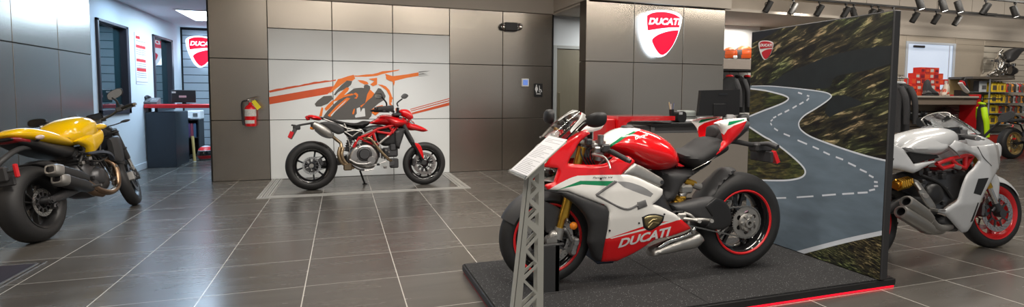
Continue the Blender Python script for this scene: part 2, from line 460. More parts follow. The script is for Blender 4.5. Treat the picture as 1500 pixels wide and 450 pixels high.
# far wall of the showroom on the right
w = MB(); w.box((5.95, YB+.03, 0), (X1, YB+.2, ZT), mi=1)
for a, b in ((5.95, 7.0), (7.0, 7.93), (7.93, 8.9), (8.9, 9.9), (9.9, 10.8), (10.8, 12.0)):
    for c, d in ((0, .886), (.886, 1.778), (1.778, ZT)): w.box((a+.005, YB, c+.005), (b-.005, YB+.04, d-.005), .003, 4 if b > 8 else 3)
for a, b in ((12.0, 13.6), (13.6, 14.62)):
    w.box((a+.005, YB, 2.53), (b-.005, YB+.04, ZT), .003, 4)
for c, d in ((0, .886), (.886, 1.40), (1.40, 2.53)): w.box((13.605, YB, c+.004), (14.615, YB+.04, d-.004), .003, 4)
for a, b in ((14.62, 16.4), (16.4, 18.5)):
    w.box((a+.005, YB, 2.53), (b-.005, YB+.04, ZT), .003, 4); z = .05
    while z < 2.45:
        w.box((a+.005, YB+.005, z), (b-.005, YB+.04, z+.128), .002, 2); z += .137
S(w.build('wall_rear', [M_STEEL, M_JOINT, M_SLATW, mat('niche_white', (.80, .80, .76), .5, noise=.02), mat('steel_beige_reflection', (.50, .44, .36), .4, .35, noise=.06, scale=3, stretch=(1, 1, 20))]))  # last material is steel with its beige reflections painted into the colour
S(MB().box((5.9, YB-.03, ZT), (X1, YB+.25, 3.7)).build('wall_rear_bulkhead', M_BEIGE))
w = MB()
for a, b in ((6.0, 7.6), (7.6, 9.3), (9.3, 10.15), (10.15, 11.18), (11.18, 12.2), (12.2, 13.2), (13.2, 14.2), (14.2, 16)):
    w.box((a+.006, 7.25, 2.985), (b-.006, 7.4, 3.7), .004)
w.box((6.0, 7.27, 2.99), (16, 7.38, 3.7), mi=1)
S(w.build('wall_fascia', [M_BEIGE, M_JOINT]))
S(MB().box((X1-.1, -6, 0), (X1, 8.6, 3.7)).build('wall_right', M_BEIGE))
# pale frosted panel behind the boxes, its pane given an added glow
f = MB(); f.box((11.99, YB-.02, .1), (12.06, YB+.03, 2.54), .005); f.box((13.52, YB-.02, .1), (13.60, YB+.03, 2.54), .005); f.box((12.06, YB-.02, 2.49), (13.52, YB+.03, 2.54), .005); f.box((13.40, YB-.005, .1), (13.43, YB+.03, 2.49), .003)
fo = S(f.build('window_3', mat('pale_panel_frame', (.5, .55, .62), .5, noise=.02)))
MB().box((12.06, YB, .1), (13.52, YB+.02, 2.49)).build('pane', mat('frosted_pane_added_glow', (.6, .66, .75), .5, noise=.02, emit=(.46, .60, .82), es=.42), fo)
MB().box((12.22, YB-.035, 2.405), (12.56, YB, 2.455), .006).build('closer', M_BLACK, fo)

# ================================================================ light
def area(name, loc, size, power, col=(1, .93, .84), rot=(0, 0, 0), sy=None):
    l = bpy.data.lights.new(name, 'AREA'); l.energy = power; l.color = col; l.size = size
    if sy: l.shape = 'RECTANGLE'; l.size_y = sy
    o = bpy.data.objects.new(name, l); COL.objects.link(o); o.location = loc; o.rotation_euler = rot; return o
def spot(name, loc, to, power, angle=50, col=(1, .92, .82), r=.05, blend=.6):
    l = bpy.data.lights.new(name, 'SPOT'); l.energy = power; l.color = col; l.spot_size = math.radians(angle); l.spot_blend = blend; l.shadow_soft_size = r
    o = bpy.data.objects.new(name, l); COL.objects.link(o); o.location = loc
    o.rotation_euler = (Vector(to)-Vector(loc)).to_track_quat('-Z', 'Y').to_euler(); return o
wd = bpy.data.worlds.new('world'); bpy.context.scene.world = wd; wd.use_nodes = True
wd.node_tree.nodes['Background'].inputs[0].default_value = (.86, .93, 1.0, 1); wd.node_tree.nodes['Background'].inputs[1].default_value = .31
for i, (x, y) in enumerate(((-.8, 2.4), (2.6, 2.4), (6.2, 2.4), (.8, 5.2), (4.6, 5.0), (8.6, 5.0), (12.5, 5.0))):
    area('unseen_linear_lamp', (x, y, 3.66), 2.6, 62, sy=.16)
for x in (-.6, .32, 1.2): spot('wall_spot', (x, 5.9, 3.5), (x, YB, .75), 75, 44, (.95, .98, 1), blend=1)
spot('bike_spot', (.2, 4.6, 3.6), (.3, 7.3, .6), 120, 50); spot('bike_spot', (1.0, .6, 3.6), (1.9, 3, .8), 130, 45); spot('bike_spot', (3.0, .8, 3.6), (2.5, 3, .8), 90, 45); spot('poster_spot', (.6, 2.6, 3.5), (3.35, 3.0, 1.1), 80, 45)
spot('bike_spot', (6.3, 1.2, 3.5), (4.9, 2.9, .5), 40, 50); spot('bike_spot', (-.6, 3.6, 3.6), (-2.4, 6, .6), 170, 50)
area('office_lamp_and_fill', (-2.25, 10.1, 2.63), 0.9, 22, (.56, .80, 1), sy=1.2)
area('office_lamp_and_fill', (-1.4, 11.4, 2.63), 1.0, 26, (.56, .80, 1), sy=1.2)
area('office_lamp_and_fill', (-2.45, 8.95, 2.63), .8, 18, (.45, .70, 1), sy=.5)  # unseen extra lamp added to spill blue light onto the floor
spot('added_cool_spot', (-2.3, 7.6, 3.6), (-.9, 4.4, 0), 110, 62, (.45, .68, 1), r=.15, blend=.8)  # unseen lamp added to stand for the office's blue reflection on the floor
area('corridor_lamp', (4.6, 7.75, 2.62), .5, 26, (1, .97, .92))
for x in (7.3, 9.5, 11.5, 14, 16.5): spot('wall_spot', (x, 6.6, 2.85), (x, YB, 1.7), 42, 95)
for x in (7, 9.5, 12, 14.5): area('added_wash_lamp', (x, 5.6, 3.0), 2.2, 9, (1, .93, .84), (math.radians(100), 0, 0), .1)  # unseen wash lights added to brighten the fascia and upper walls
for x, y in ((1.4, 1.2), (2.2, 1.7), (2.9, 1.2), (1.8, 4.2), (2.6, 4.4), (-1.6, 4.4), (-2.4, 4.0), (.2, 5.8), (.8, 5.8), (4.6, 1.8), (5.6, 2.2)): spot('sparkle_lamp', (x, y, 3.55), (x+.05, y+.1, 0), 14, 120, r=.03)
area('unseen_linear_lamp', (-.8, -1.2, 3.66), 2.6, 70, sy=.16); area('unseen_linear_lamp', (2.6, -1.2, 3.66), 2.6, 70, sy=.16)  # unseen lamps added to light whatever faces the camera
for x in (7.2, 9.8, 12.4, 15): area('added_wash_lamp', (x, 7.75, 3.66), 2.2, 6, (1, .93, .84), (math.radians(25), 0, 0), .1)  # unseen lamps added to lift the shadow behind the fascia
area('niche_lamp', (7.2, 8.1, 2.6), .8, 10, (1, .97, .93), sy=.2)
sc = bpy.context.scene
sc.view_settings.view_transform = 'Standard'; sc.view_settings.look = 'None'; sc.view_settings.gamma = 1; sc.view_settings.exposure = 0.12
sc.view_settings.use_curve_mapping = False
# ================================================================ motorcycles: shared shapes
class Bike:
    """local axes: x forward, y to the rider's left, z up; origin on the floor under the rear hub.
    s = the side (+1 left, -1 right) that faces the photographer"""
    def __init__(b, name, label, rear, front, z=0, lean=0, s=1, cat='motorcycle'):
        d = math.atan2(front[1]-rear[1], front[0]-rear[0])
        b.M = Matrix.Translation((rear[0], rear[1], z)) @ Matrix.Rotation(d, 4, 'Z') @ Matrix.Rotation(-math.radians(lean), 4, 'X')
        b.Mi = b.M.inverted(); b.s = s; b.root = thing(name, label, cat, b.M)
        b.eye = b.Mi @ EYE; b.R = b.Mi.to_3x3()
    def at(b, px, py, lat=0):
        """sight line -> side plane of the bike at lateral distance lat (outwards on the seen side)"""
        d = b.R @ ray(px, py); t = (b.s*lat-b.eye.y)/d.y; return b.eye+d*t
    def ax(b, px, py, X):
        """sight line -> cross plane of the bike at local x = X"""
        d = b.R @ ray(px, py); return b.eye+d*((X-b.eye.x)/d.x)
    def p2(b, px, py, f=0):
        l = f if not callable(f) else .15
        for _ in range(6 if callable(f) else 1):
            q = b.at(px, py, l); l = f(q.x, q.z) if callable(f) else l
        return (q.x, q.z)
    def out(b, t, f=0, n=5):
        """traced outline (curved between '!' corners) -> side-view curve in metres"""
        return [b.p2(float(q[0]), float(q[1]), f) for q in curve2(pts(t), n)]
    def path(b, t):
        """'x,y,lat ...' -> 3D points"""
        return [b.at(*p) for p, c in pts(t)]
    def mir(b, P): return [Vector((p.x, -p.y, p.z)) for p in P]
    def shell(b, name, t, f, m, mirror=True, regions=(), par=None, mir_name=None, holes=(), **k):
        o = b.out(t, f); rg = [(b.out(r[0], f), r[1]) for r in regions]; hl = [b.out(h, f) for h in holes]
        mb = MB(); shell_geo(mb, o, f, b.s, regions=rg, holes=hl, **k); r = mb.build(name, m, par or b.root)
        if mirror:
            mb = MB(); shell_geo(mb, o, f, -b.s, regions=rg, holes=hl, **k); mb.build(mir_name or name, m, par or b.root)
        return r
    def blob(b, name, t, W, m, lat=0, at=None, regions=(), par=None, both=False, rat=None, **k):
        a = lat if at is None else at; o = b.out(t, a); rg = [(b.out(r[0], a if rat is None else rat), r[1]) for r in regions]
        mb = MB(); blob_geo(mb, o, W, lat if callable(lat) else b.s*lat, regions=rg, **k)
        if both: blob_geo(mb, o, W, -b.s*lat, regions=rg, **k)
        return mb.build(name, m, par or b.root)
    def tube(b, name, t, r, m, par=None, both=False, **k):
        mb = MB()
        for q in ([t] if isinstance(t, str) else t):
            P = b.path(q); mb.tube(P, r, **k)
            if both: mb.tube(b.mir(P), r, **k)
        return mb.build(name, m, par or b.root)

M_TYRE = mat('tyre_rubber', (.018, .018, .019), .55, noise=.2, scale=40, bump=.06)
M_DISC = mat('brushed_disc', (.55, .54, .52), .3, 1, noise=.08, scale=80)
M_GOLD = mat('gold_anodised', (.72, .42, .06), .28, .9, noise=.05)
M_AMBER = mat('amber_lens', (.95, .28, .02), .2, noise=.03, coat=.5)
M_TAILRED = mat('red_lens', (.62, .01, .015), .18, noise=.05, coat=.6)
M_CLEAR = mat('clear_screen', (.93, .96, .97), .03, noise=0, trans=1, ior=1.25)
M_MIRROR = mat('mirror_glass', (.8, .82, .84), .03, 1, noise=0)
M_GREEN = mat('green_lacquer', (.004, .21, .075), .2, noise=.02, coat=.6)
M_PWHITE = mat('white_lacquer', (.80, .79, .76), .2, noise=.02, coat=.7)
M_STEELTUBE = mat('heat_stained_steel', (.36, .27, .17), .3, 1, noise=.25, scale=9)
M_SILV = mat('satin_silver', (.40, .39, .37), .44, .85, noise=.05)
M_SEAT = mat('black_seat_cover', (.02, .02, .021), .7, noise=.15, scale=120, bump=.12)
M_CARBON = mat('dark_grey_plastic', (.035, .035, .037), .5, noise=.1, scale=50)
M_GREYP = mat('grey_plastic', (.12, .12, .122), .5, noise=.06)

def wheel(b, name, c, R, rim, wid, spokes, m_rim, M=None, discs=(), stripe=None, m_tyre=None, par=None, stagger=0, hub=.05, ph=0, m_spoke=None, yoff=0, thin=1.0):
    """cast wheel: rim with spokes; tyre and brake discs are its children"""
    mb = MB(M); x, z = c; w = wid/2; C = (x, yoff, z)
    mb.lathe([(rim-.008, -w*.86), (rim+.006, -w*.92), (rim+.006, -w*.80), (rim-.012, -w*.74), (rim-.026, -w*.4), (rim-.03, 0), (rim-.026, w*.4), (rim-.012, w*.74), (rim+.006, w*.80), (rim+.006, w*.92), (rim-.008, w*.86),
              (rim-.02, w*.74), (rim-.036, w*.4), (rim-.04, 0), (rim-.036, -w*.4), (rim-.02, -w*.74)], C, seg=72, closed=True)
    if stripe:
        for sg in (-1, 1): mb.lathe([(rim-.009, sg*w*.865), (rim+.004, sg*w*.925), (rim-.004, sg*(w*.93+.002)), (rim-.012, sg*w*.88)], C, seg=72, mi=1, closed=True)
    mb.lathe([(.012, -w*.62), (hub, -w*.62), (hub, -w*.3), (hub*.72, 0), (hub, w*.3), (hub, w*.62), (.012, w*.62)], C, seg=24)
    for k in range(spokes):
        for dv in ((-stagger, stagger) if stagger else (0,)):
            t = ph+2*PI*k/spokes; t2 = t+dv
            a = Vector((x+math.cos(t)*hub*.7, yoff, z+math.sin(t)*hub*.7)); e = Vector((x+math.cos(t2)*(rim-.03), yoff, z+math.sin(t2)*(rim-.03)))
            mb.sweep([a, a.lerp(e, .5), a.lerp(e, .82), e], [(-1, -1.2), (1, -1.2), (1.3, 0), (1, 1.2), (-1, 1.2), (-1.3, 0)], up=(0, 1, 0), scales=[(.0115*thin, .024), (.009*thin, .017), (.0095*thin, .015), (.014*thin, .017)], sm=False)
    o = mb.build(name, [m_rim]+([stripe] if stripe else []), par or b.root)
    t = MB(M); pr = []
    hgt = R-rim
    for i in range(17):
        a = PI*i/16; u = math.cos(a)
        pr.append((rim+.002+hgt*(math.sin(a)**.72), -w*math.copysign(abs(u)**.8, u)*(1.0 if 0 < i < 16 else .84)))
    pr += [(rim-.004, w*.72), (rim-.004, -w*.72)]
    t.lathe(pr, C, seg=80, closed=True); t.build('tyre', m_tyre or M_TYRE, o)
    for lat, r in discs: disc(b, (x, z), r, lat+yoff, o, M)
    return o
def disc(b, c, r, lat, par, M=None):
    mb = MB(M); x, z = c; n = 48
    oc = [(x+r*math.cos(2*PI*i/n), z+r*math.sin(2*PI*i/n)) for i in range(n)]; ri = r*.74
    hs = [[(x+ri*math.cos(2*PI*i/n), z+ri*math.sin(2*PI*i/n)) for i in range(n)]]
    for k in range(22):
        for j, q in enumerate((.80, .87, .94)):
            a = 2*PI*(k+.33*j)/22; hx, hz = x+r*q*math.cos(a), z+r*q*math.sin(a)
            hs.append([(hx+.0048*math.cos(2*PI*i/6), hz+.0048*math.sin(2*PI*i/6)) for i in range(6)])
    shell_geo(mb, oc, lambda x, z: lat, 1, thick=.005, res=.03, holes=hs)
    mb.lathe([(ri*.55, lat+.001), (ri*.62, lat+.001), (ri*.62, lat-.006), (ri*.55, lat-.006)], (x, 0, z), seg=32, mi=1, closed=True)
    for k in range(10):
        a = 2*PI*k/10; u = Vector((math.cos(a), 0, math.sin(a))); p = Vector((x, lat-.0025, z))
        mb.sweep([p+u*ri*.58, p+u*(ri+.008)], [(-1, -1), (1, -1), (1, 1), (-1, 1)], up=(0, 1, 0), scales=[(.009, .003), (.006, .003)], mi=1, sm=False)
    return mb.build('brake_disc', [M_DISC, M_DALU], par)
def caliper(mb, c, ang, lat, r, L=.10, wd=.035, th=.045, mi=0):
    """radial caliper straddling the disc at angle ang"""
    x, z = c; u = Vector((math.cos(ang), 0, math.sin(ang))); v = Vector((-u.z, 0, u.x)); P = Vector((x, lat, z))+u*r
    A = Matrix(((v.x, 0, u.x, P.x), (v.y, 1, u.y, P.y), (v.z, 0, u.z, P.z), (0, 0, 0, 1)))
    mb.box((-L/2, -th, -wd*.6), (L/2, th, wd), .012, mi, A)
    for q in (-.26, .26):
        for sg in (-1, 1): mb.cyl(A @ Vector((q*L, sg*th*.9, .004)), A @ Vector((q*L, sg*(th+.008), .004)), .016, seg=14, mi=mi)
def chain(mb, P, w=.008, h=.011, mi=0):
    """roller chain along a closed loop of points in the side plane"""
    P = [Vector(p) for p in P]; L = [0]
    for a, c in zip(P, P[1:]+P[:1]): L.append(L[-1]+(c-a).length)
    n = int(L[-1]/.0165); xs = np.array(P+P[:1])
    def q(d): return Vector([float(np.interp(d % L[-1], L, xs[:, k])) for k in range(3)])
    for i in range(n):
        a = q(L[-1]*i/n); c = q(L[-1]*(i+.92)/n); t = (c-a).normalized(); y = Vector((0, 1, 0)); u = t.cross(y)
        for sg in (-1, 1):
            o = y*(sg*w*(.9 if i % 2 else .65)); hh = h*.5
            vs = [a-u*hh*.75+o, a+u*hh*.75+o, c+u*hh*.75+o, c-u*hh*.75+o]; e = y*(sg*.0018)
            mb.add(vs+[v+e for v in vs], [(0, 1, 2, 3), (7, 6, 5, 4), (0, 4, 5, 1), (1, 5, 6, 2), (2, 6, 7, 3), (3, 7, 4, 0)], mi, False)
        mb.cyl(a-y*w*.8, a+y*w*.8, h*.33, seg=6, mi=mi)
def sprocket(mb, c, r, lat, n=40, mi=0):
    x, z = c; o = []
    for i in range(n*2):
        a = PI*i/n; q = r+(.004 if i % 2 else -.004); o.append((x+q*math.cos(a), z+q*math.sin(a)))
    hs = [[(x+r*.62*math.cos(2*PI*(k+.5)/6)+.018*math.cos(2*PI*i/10), z+r*.62*math.sin(2*PI*(k+.5)/6)+.018*math.sin(2*PI*i/10)) for i in range(10)] for k in range(6)]
    shell_geo(mb, o, lambda x, z: lat, 1, thick=.006, res=.02, holes=hs, mi0=mi)
def grip(b, P, r, par=None, m=None):
    mb = MB(); mb.tube(P, r, seg=12); a, c = Vector(P[-2]), Vector(P[-1]); d = (c-a).normalized()
    mb.cyl(c-d*.004, c+d*.022, r*.95, r*.8, 12, mi=1); return mb.build('hand_grip', [m or M_RUB, M_DALU], par or b.root)
def mirror_head(b, name, C, U, V, W, D, stem, par=None, gl=None):
    """rounded shell spanned by U (long), V (short), backed towards W by depth D, with a stem"""
    mb = MB(); C, U, V, W = Vector(C), Vector(U), Vector(V), Vector(W).normalized(); n = 24
    lu, lv = U.length, V.length; rings = []
    def sup(t, k): c, s_ = math.cos(t), math.sin(t); return U*(math.copysign(abs(c)**.75, c)*k)+V*(math.copysign(abs(s_)**.75, s_)*k)
    for k, h in ((.90, 0), (1, .0), (1.0, .25), (.93, .6), (.7, .88), (.35, 1.0)):
        rings.append([C+sup(2*PI*i/n, k)+W*(D*h) for i in range(n)])
    mb.loft(rings)
    mb.loft([[C+sup(2*PI*i/n, .9)-W*.001 for i in range(n)], [C+sup(2*PI*i/n, .9)-W*.002 for i in range(n)]], mi=1)
    if stem: mb.tube(stem, .011, mi=0, seg=8)
    return mb.build(name, [M_BLACK, gl or M_MIRROR], par or b.root)

def steer(WB, deg, trail=.095, rake=24):
    a = Vector((-math.sin(math.radians(rake)), 0, math.cos(math.radians(rake)))); o = Vector((WB+trail, 0, 0))
    return Matrix.Translation(o) @ Matrix.Rotation(math.radians(deg), 4, a) @ Matrix.Translation(-o)
def body(mb, st, n=24, p=2.4, k=5, mi=0, M=None, s=0):
    """st: (x, z_bottom, z_top, half width[, y centre]) stations -> smooth lofted body"""
    S_ = spline([tuple(q)+((0,) if len(q) == 4 else ()) for q in st], k); rings = []
    for x, zb, zt, w, yc in S_:
        h = max((zt-zb)/2, 1e-3); w = max(w, 1e-3); c = (zt+zb)/2; r = []
        for i in range(n):
            t = 2*PI*i/n; cs, sn = math.cos(t), math.sin(t)
            v = Vector((x, yc+w*math.copysign(abs(cs)**(2/p), cs), c+h*math.copysign(abs(sn)**(2/p), sn)))
            r.append(M @ v if M is not None else v)
        rings.append(r)
    mb.loft(rings, mi)
def front_end(b, r0, WB, R, STR, m_fork, m_foot, m_cal, gold_top=True, lat=.10, disc_r=.16, top_z=.86):
    """upside-down fork, calipers and yoke, steered with the wheel"""
    rk = math.tan(math.radians(24))
    for sg in (1, -1):
        y = lat*sg; ax = Vector((WB-.02, y, R)); top = Vector((WB-.02-(top_z-R)*rk, y, top_z)); mid = top.lerp(ax, .6)
        g = MB(STR); g.cyl(top, mid, .028, seg=18); g.cyl(mid, ax, .021, seg=16, mi=1); g.cyl(ax-Vector((0, .028, 0)), ax+Vector((0, .028, 0)), .034, seg=16, mi=2); g.tube([ax.lerp(mid, .4), ax], [.026, .03], mi=2); fl = g.build('fork_leg', [m_fork, M_CHROME, m_foot], r0)
        g = MB(STR); caliper(g, (WB, R), math.radians(170), (lat-.036)*sg, disc_r, .11, .03, .04); g.tube([ax.lerp(mid, .3), Vector((WB-.1, y, R+.02))], .012); g.build('brake_caliper', m_cal, fl)
    g = MB(STR)
    c = Vector((WB-.02-(top_z-.03-R)*rk, 0, top_z-.03)); d = Vector((WB-.02-(top_z-.22-R)*rk, 0, top_z-.22)); g.cyl(c, d, .03, seg=14)
    for v in (c, d): g.box(v-Vector((.035, lat+.035, .014)), v+Vector((.03, lat+.035, .014)), .01)
    g.build('steering_yoke', M_CARBON, r0)
# ================================================================ the tricolour race replica on the carpeted stage
PZ = .0682
B = Bike('motorcycle', 'red white and green fully faired sport motorcycle on the black carpeted stage', (2.62, 2.94), (1.22, 3.03), PZ, 0, 1)
r0 = B.root
WB = 1.403
STR = Matrix.Identity(4)
wheel(B, 'rear_wheel', (0, .335), .335, .222, .195, 5, M_BLACKG, stripe=M_REDS, stagger=.16, discs=((-.07, .122),), ph=.4)
wheel(B, 'front_wheel', (WB, .30), .30, .222, .122, 5, M_BLACKG, stripe=M_REDS, stagger=.16, discs=((.062, .165), (-.062, .165)), ph=.9)
# --- half width of the fairing
fx = table((-.2, .1, .35, .6, .85, 1.05, 1.25, 1.42, 1.60, 1.72), (.10, .15, .185, .205, .215, .225, .215, .18, .10, .05))
fz = table((0, .10, .18, .30, .45, .62, .80, .95, 1.1), (.45, .56, .72, .90, 1.0, 1.0, .88, .72, .55))
def FF(x, z): return fx(x)*fz(z)
FAIR = [M_RED, M_PWHITE, M_GREEN, M_CARBON, mat('recess_shade_grey', (.27, .27, .275), .3, noise=.03, coat=.4)]  # last grey paints the recess shading into the fairing colour
B.shell('side_fairing', '796,246! 797,230! 805,219 818,213 828,206 840,199 851,193 860,190! 866,196! 856,204 848,212 843,222 837,231! 833,240! 860,242 884,241 894,236 901,230! 912,231 922,229 932,236! 930,240! 912,256! 921,256 935,260 950,267 965,274 973,278! 972,286! 966,293 958,300! 968,303 992,315! 1001,323 1015,334! 1012,337! 985,347 962,352 948,361! 930,372 911,381 905,384! 882,385! 885,360 890,335 893,311! 888,303 872,296 850,288 833,281! 818,280 803,279! 800,272 812,268! 818,250! 812,247 800,246!', FF, FAIR, pd=.016, pw=.022, res=.017, thick=.005,
    regions=[('803,279.5! 812,273 833,262 846,257.5! 880,256.5 935,256! 975,262! 1000,300! 1000,322! 960,326! 905,344.5! 886,351! 886,300!', 1), ('810,281! 850,265! 899,265.3! 889,272.5! 852,270.5! 830,275!', 2),
             ('893,349! 944,335! 996,319! 998,321! 945,337.5! 896,350!', 1), ('800,246! 818,246! 812,260 801,261!', 3), ('903,266! 921,267 942,274 957,284! 953,289! 938,284 915,275!', 4),
             ('797,228! 805,216! 818,209! 827,202! 830,206! 820,214! 808,222! 800,238! 796,243!', 1), ('808,222! 820,214! 830,206! 831,207.5! 821,215.6! 809,224! 801,238! 799,240!', 2)])
# headlight mouth and nose
B.blob('headlight', '797,247! 812,248 817,251! 811,262! 800,262 796,258!', .12, M_BLACKG, lat=0, at=.1, pw=.03)
B.blob('nose_panel', '790,240! 797,228 808,216 822,207 836,203! 842,212! 820,230 805,246 796,262 792,256!', .10, [M_PWHITE, M_RED], pw=.06, regions=[('812,216! 842,204! 842,214! 805,250! 796,262! 800,235!', 1)])
B.shell('fairing_upper_band', '846,193! 862,186 879,182! 886,183! 880,190 866,194! 852,199!', lambda x, z: .12, M_PWHITE, pd=.01, pw=.015)
# black wheel-side duct
B.shell('air_duct', '797,277! 812,279 832,280 850,286 872,295 889,302 895,311! 893,335 888,360 883,386! 873,381 864,358! 866,338 862,322 850,306 838,296! 820,285 800,281!', lambda x, z: FF(x, z)+.003, M_CARBON, pd=.03, pw=.03, thick=.02)
mb = MB(); a = B.at(864, 315, .0); c = B.at(885, 378, 0)
mb.box((min(a.x, c.x)-.02, -.12, c.z), (max(a.x, c.x)+.0, .12, a.z), .01); mb.build('radiator', mat('radiator_core', (.04, .055, .09), .45, .6, noise=.3, scale=200), r0)
mb = MB()
for t in ('873,285.5 901,265.5', '874,286 914,306 936,300', '903,266 876,284'): mb.tube(spline([Vector((*[v for v in (B.p2(*p, FF)[0],)], B.s*(FF(*B.p2(*p, FF))+.0015), B.p2(*p, FF)[1])) for p, _ in pts(t)], 6), .0065, 8, sp=False)
mb.build('vent_slot_edge', M_GREYP, r0)
B.shell('fairing_bracket', '934,297! 946,293! 949,302! 935,307.5!', lambda x, z: FF(x, z)+.008, M_GREYP, pd=.004, pw=.008, thick=.012)
# lettering on the belly
M_LET = mat('pale_silver_lettering', (.72, .70, .70), .35, noise=.02)
def on_fair(p): q = Vector(p); return Vector((q.x, B.s*(FF(q.x, q.z)+.0035), q.z))
def word(name, s, a, b_, h, m, f=FF, **k):
    p, q, t = (Vector((B.p2(*v, f)[0], 0, B.p2(*v, f)[1])) for v in (a, b_, h))
    g = MB(); put_text(g, s, p, q, t-p, fn=on_fair, **k); return g.build(name, m, r0)
word('lettering', 'DUCATI', (905, 363.5), (982, 345), (906.5, 350.5), M_LET, bold=.035, shear=.25, space=.98)
word('small_lettering', 'Panigale V4', (868, 262.5), (897, 262), (868, 259), M_CARBON, bold=.01, shear=.3)
# tank
tw = table((.35, .45, .60, .80, 1.0, 1.1), (.10, .15, .19, .185, .13, .08)); tz = table((.6, .72, .85, 1.1), (.72, .95, 1.0, .85))
TK = [M_RED, M_PWHITE, M_GREEN]
TKO = B.blob('fuel_tank', '872,210! 882,201 895,192 908,187.5 922,186 940,189.5 957,195.5 972,205 983,218 988,231! 985,241 978,246 966,249 948,249 932,245 919,239 906,232 891,225 877,219!', lambda x, z: tw(x)*tz(z), TK, pw=.16, res=.02, p=2.3, rat=.13,
       regions=[('840,212! 850,190! 880,176! 935,172! 960,184! 950,190! 934,193.5! 915,202! 900,213! 893,222! 850,224!', 1), ('893,221! 898.5,212! 913,201! 933,192.7! 935,193.8! 916,203! 901,214! 895,222!', 2)])
B.blob('seat_side_panel', '984,232! 996,236 1009,243! 1007,247! 996,247.5 982,244!', .125, M_RED, lat=0, at=.10, pw=.05)
from mathutils.bvhtree import BVHTree
TB = BVHTree.FromPolygons([v.co for v in TKO.data.vertices], [tuple(p.vertices) for p in TKO.data.polygons])
def on_tank(p):
    h = TB.ray_cast(B.eye, (Vector(p)-B.eye).normalized()); return h[0]+h[1]*(.0015 if h[1].dot(B.eye-h[0]) > 0 else -.0015) if h[0] else Vector(p)
g = MB(); p, q, t = (B.at(*v, .165) for v in ((931, 205), (949, 199), (930, 200.5))); put_text(g, 'Ducati', p, q, t-p, bold=.03, fn=on_tank); g.build('tank_lettering', M_PWHITE, TKO)
mb = MB(); P = B.at(919, 186.5, 0); mb.lathe([(1e-4, .012), (.03, .012), (.042, .006), (.046, -.01)], P, (0, 0, 1), 24); mb.build('fuel_cap', M_DALU, r0)
# frame cover (silver), subframe and seat
B.shell('frame_cover', '912,256! 921,246 931,239.5! 945,246 958,254 970,261 974,266! 972,272! 967,274.5! 950,267 932,259.5!', lambda x, z: FF(x, z)-.004, M_SILV, pd=.012, pw=.02, thick=.02)
mb = MB(); P = B.at(968.5, 267, .19); mb.cyl((P.x, P.y, P.z), (P.x, P.y+.012, P.z), .013); mb.build('frame_bolt', M_DALU, r0)
B.blob('subframe', '966,252! 978,246 1004,248 1020,248 1030,241 1046,234! 1050,238! 1030,252 1015,262 1003,272 997,283! 990,297! 972,301! 966,292 973,279! 970,262!', .135, M_CARBON, lat=0, at=.10, pw=.06)
B.blob('seat', '986,222! 1000,219 1013,217 1026,208 1036,202 1050,201 1060,207! 1064,214! 1061,222 1048,231 1030,240 1016,249! 1004,242 990,234!', lambda x, z: .15-.25*max(0, .02-x)*0, M_SEAT, pw=.07, at=.05)
B.blob('seat_pad', '1037,203! 1039,187 1043,184 1050,183 1058,190 1064,200! 1062,212! 1050,206!', .075, M_SEAT, pw=.05)
mb = MB(); mb.tube([Vector((p.x, p.y, p.z)) for p in B.path('1014,249,.135 1034,239,.14 1050,228,.13')], .004, 8); mb.build('seat_piping', M_CHROME, r0)
TL = [M_RED, M_PWHITE, M_GREEN, M_CARBON]
def ft(x, z): return float(np.interp(x, (-.35, -.2, 0, .2), (.07, .115, .158, .165)))
B.shell('tail_panel', '1050,181! 1060,177 1076,174.5 1098,173! 1098,177! 1093,190! 1084,201 1072,213 1060,223 1048,231! 1056,217 1064,207! 1061,194 1056,186!', ft, TL, pd=.03, pw=.05, thick=.006,
    regions=[('1048,182! 1060,175! 1102,171! 1102,175! 1075,184! 1066,190! 1063,198! 1058,190!', 1), ('1066,184! 1069,178.5! 1093,174.5! 1092,176.5! 1080,180! 1070,183.5!', 2)])
B.blob('tail_core', '1040,190! 1060,179 1094,176! 1088,192 1070,208 1050,220 1036,222!', .085, M_CARBON, pw=.05)
B.tube('plate_bracket', ['1072,206,0 1090,210,0 1108,213,0 1122,213,0'], .018, M_CARBON)
mb = MB(); a = B.at(1114, 216, 0); mb.box((a.x-.07, -.05, a.z-.03), (a.x+.07, .05, a.z+.035), .015); mb.box((a.x-.02, -.11, a.z-.1), (a.x, .11, a.z-.02), .008)
mb.tube(B.path('1114,211,.06 1126,211,.1 1139,216,.16'), [.014, .018, .020]); mb.tube(B.mir(B.path('1110,213,.06 1112,212,.1 1116,213,.16')), [.014, .018, .02]); mb.build('plate_holder', M_CARBON, r0)
mb = MB(); a = B.at(1130, 222, .02); c = B.at(1136, 238, .02); mb.sweep([a, c], [(-1, -1), (1, -1), (1, 1), (-1, 1)], up=(0, 1, 0), scales=[(.014, .03), (.014, .03)], sm=False); mb.build('reflector', M_TAILRED, r0)
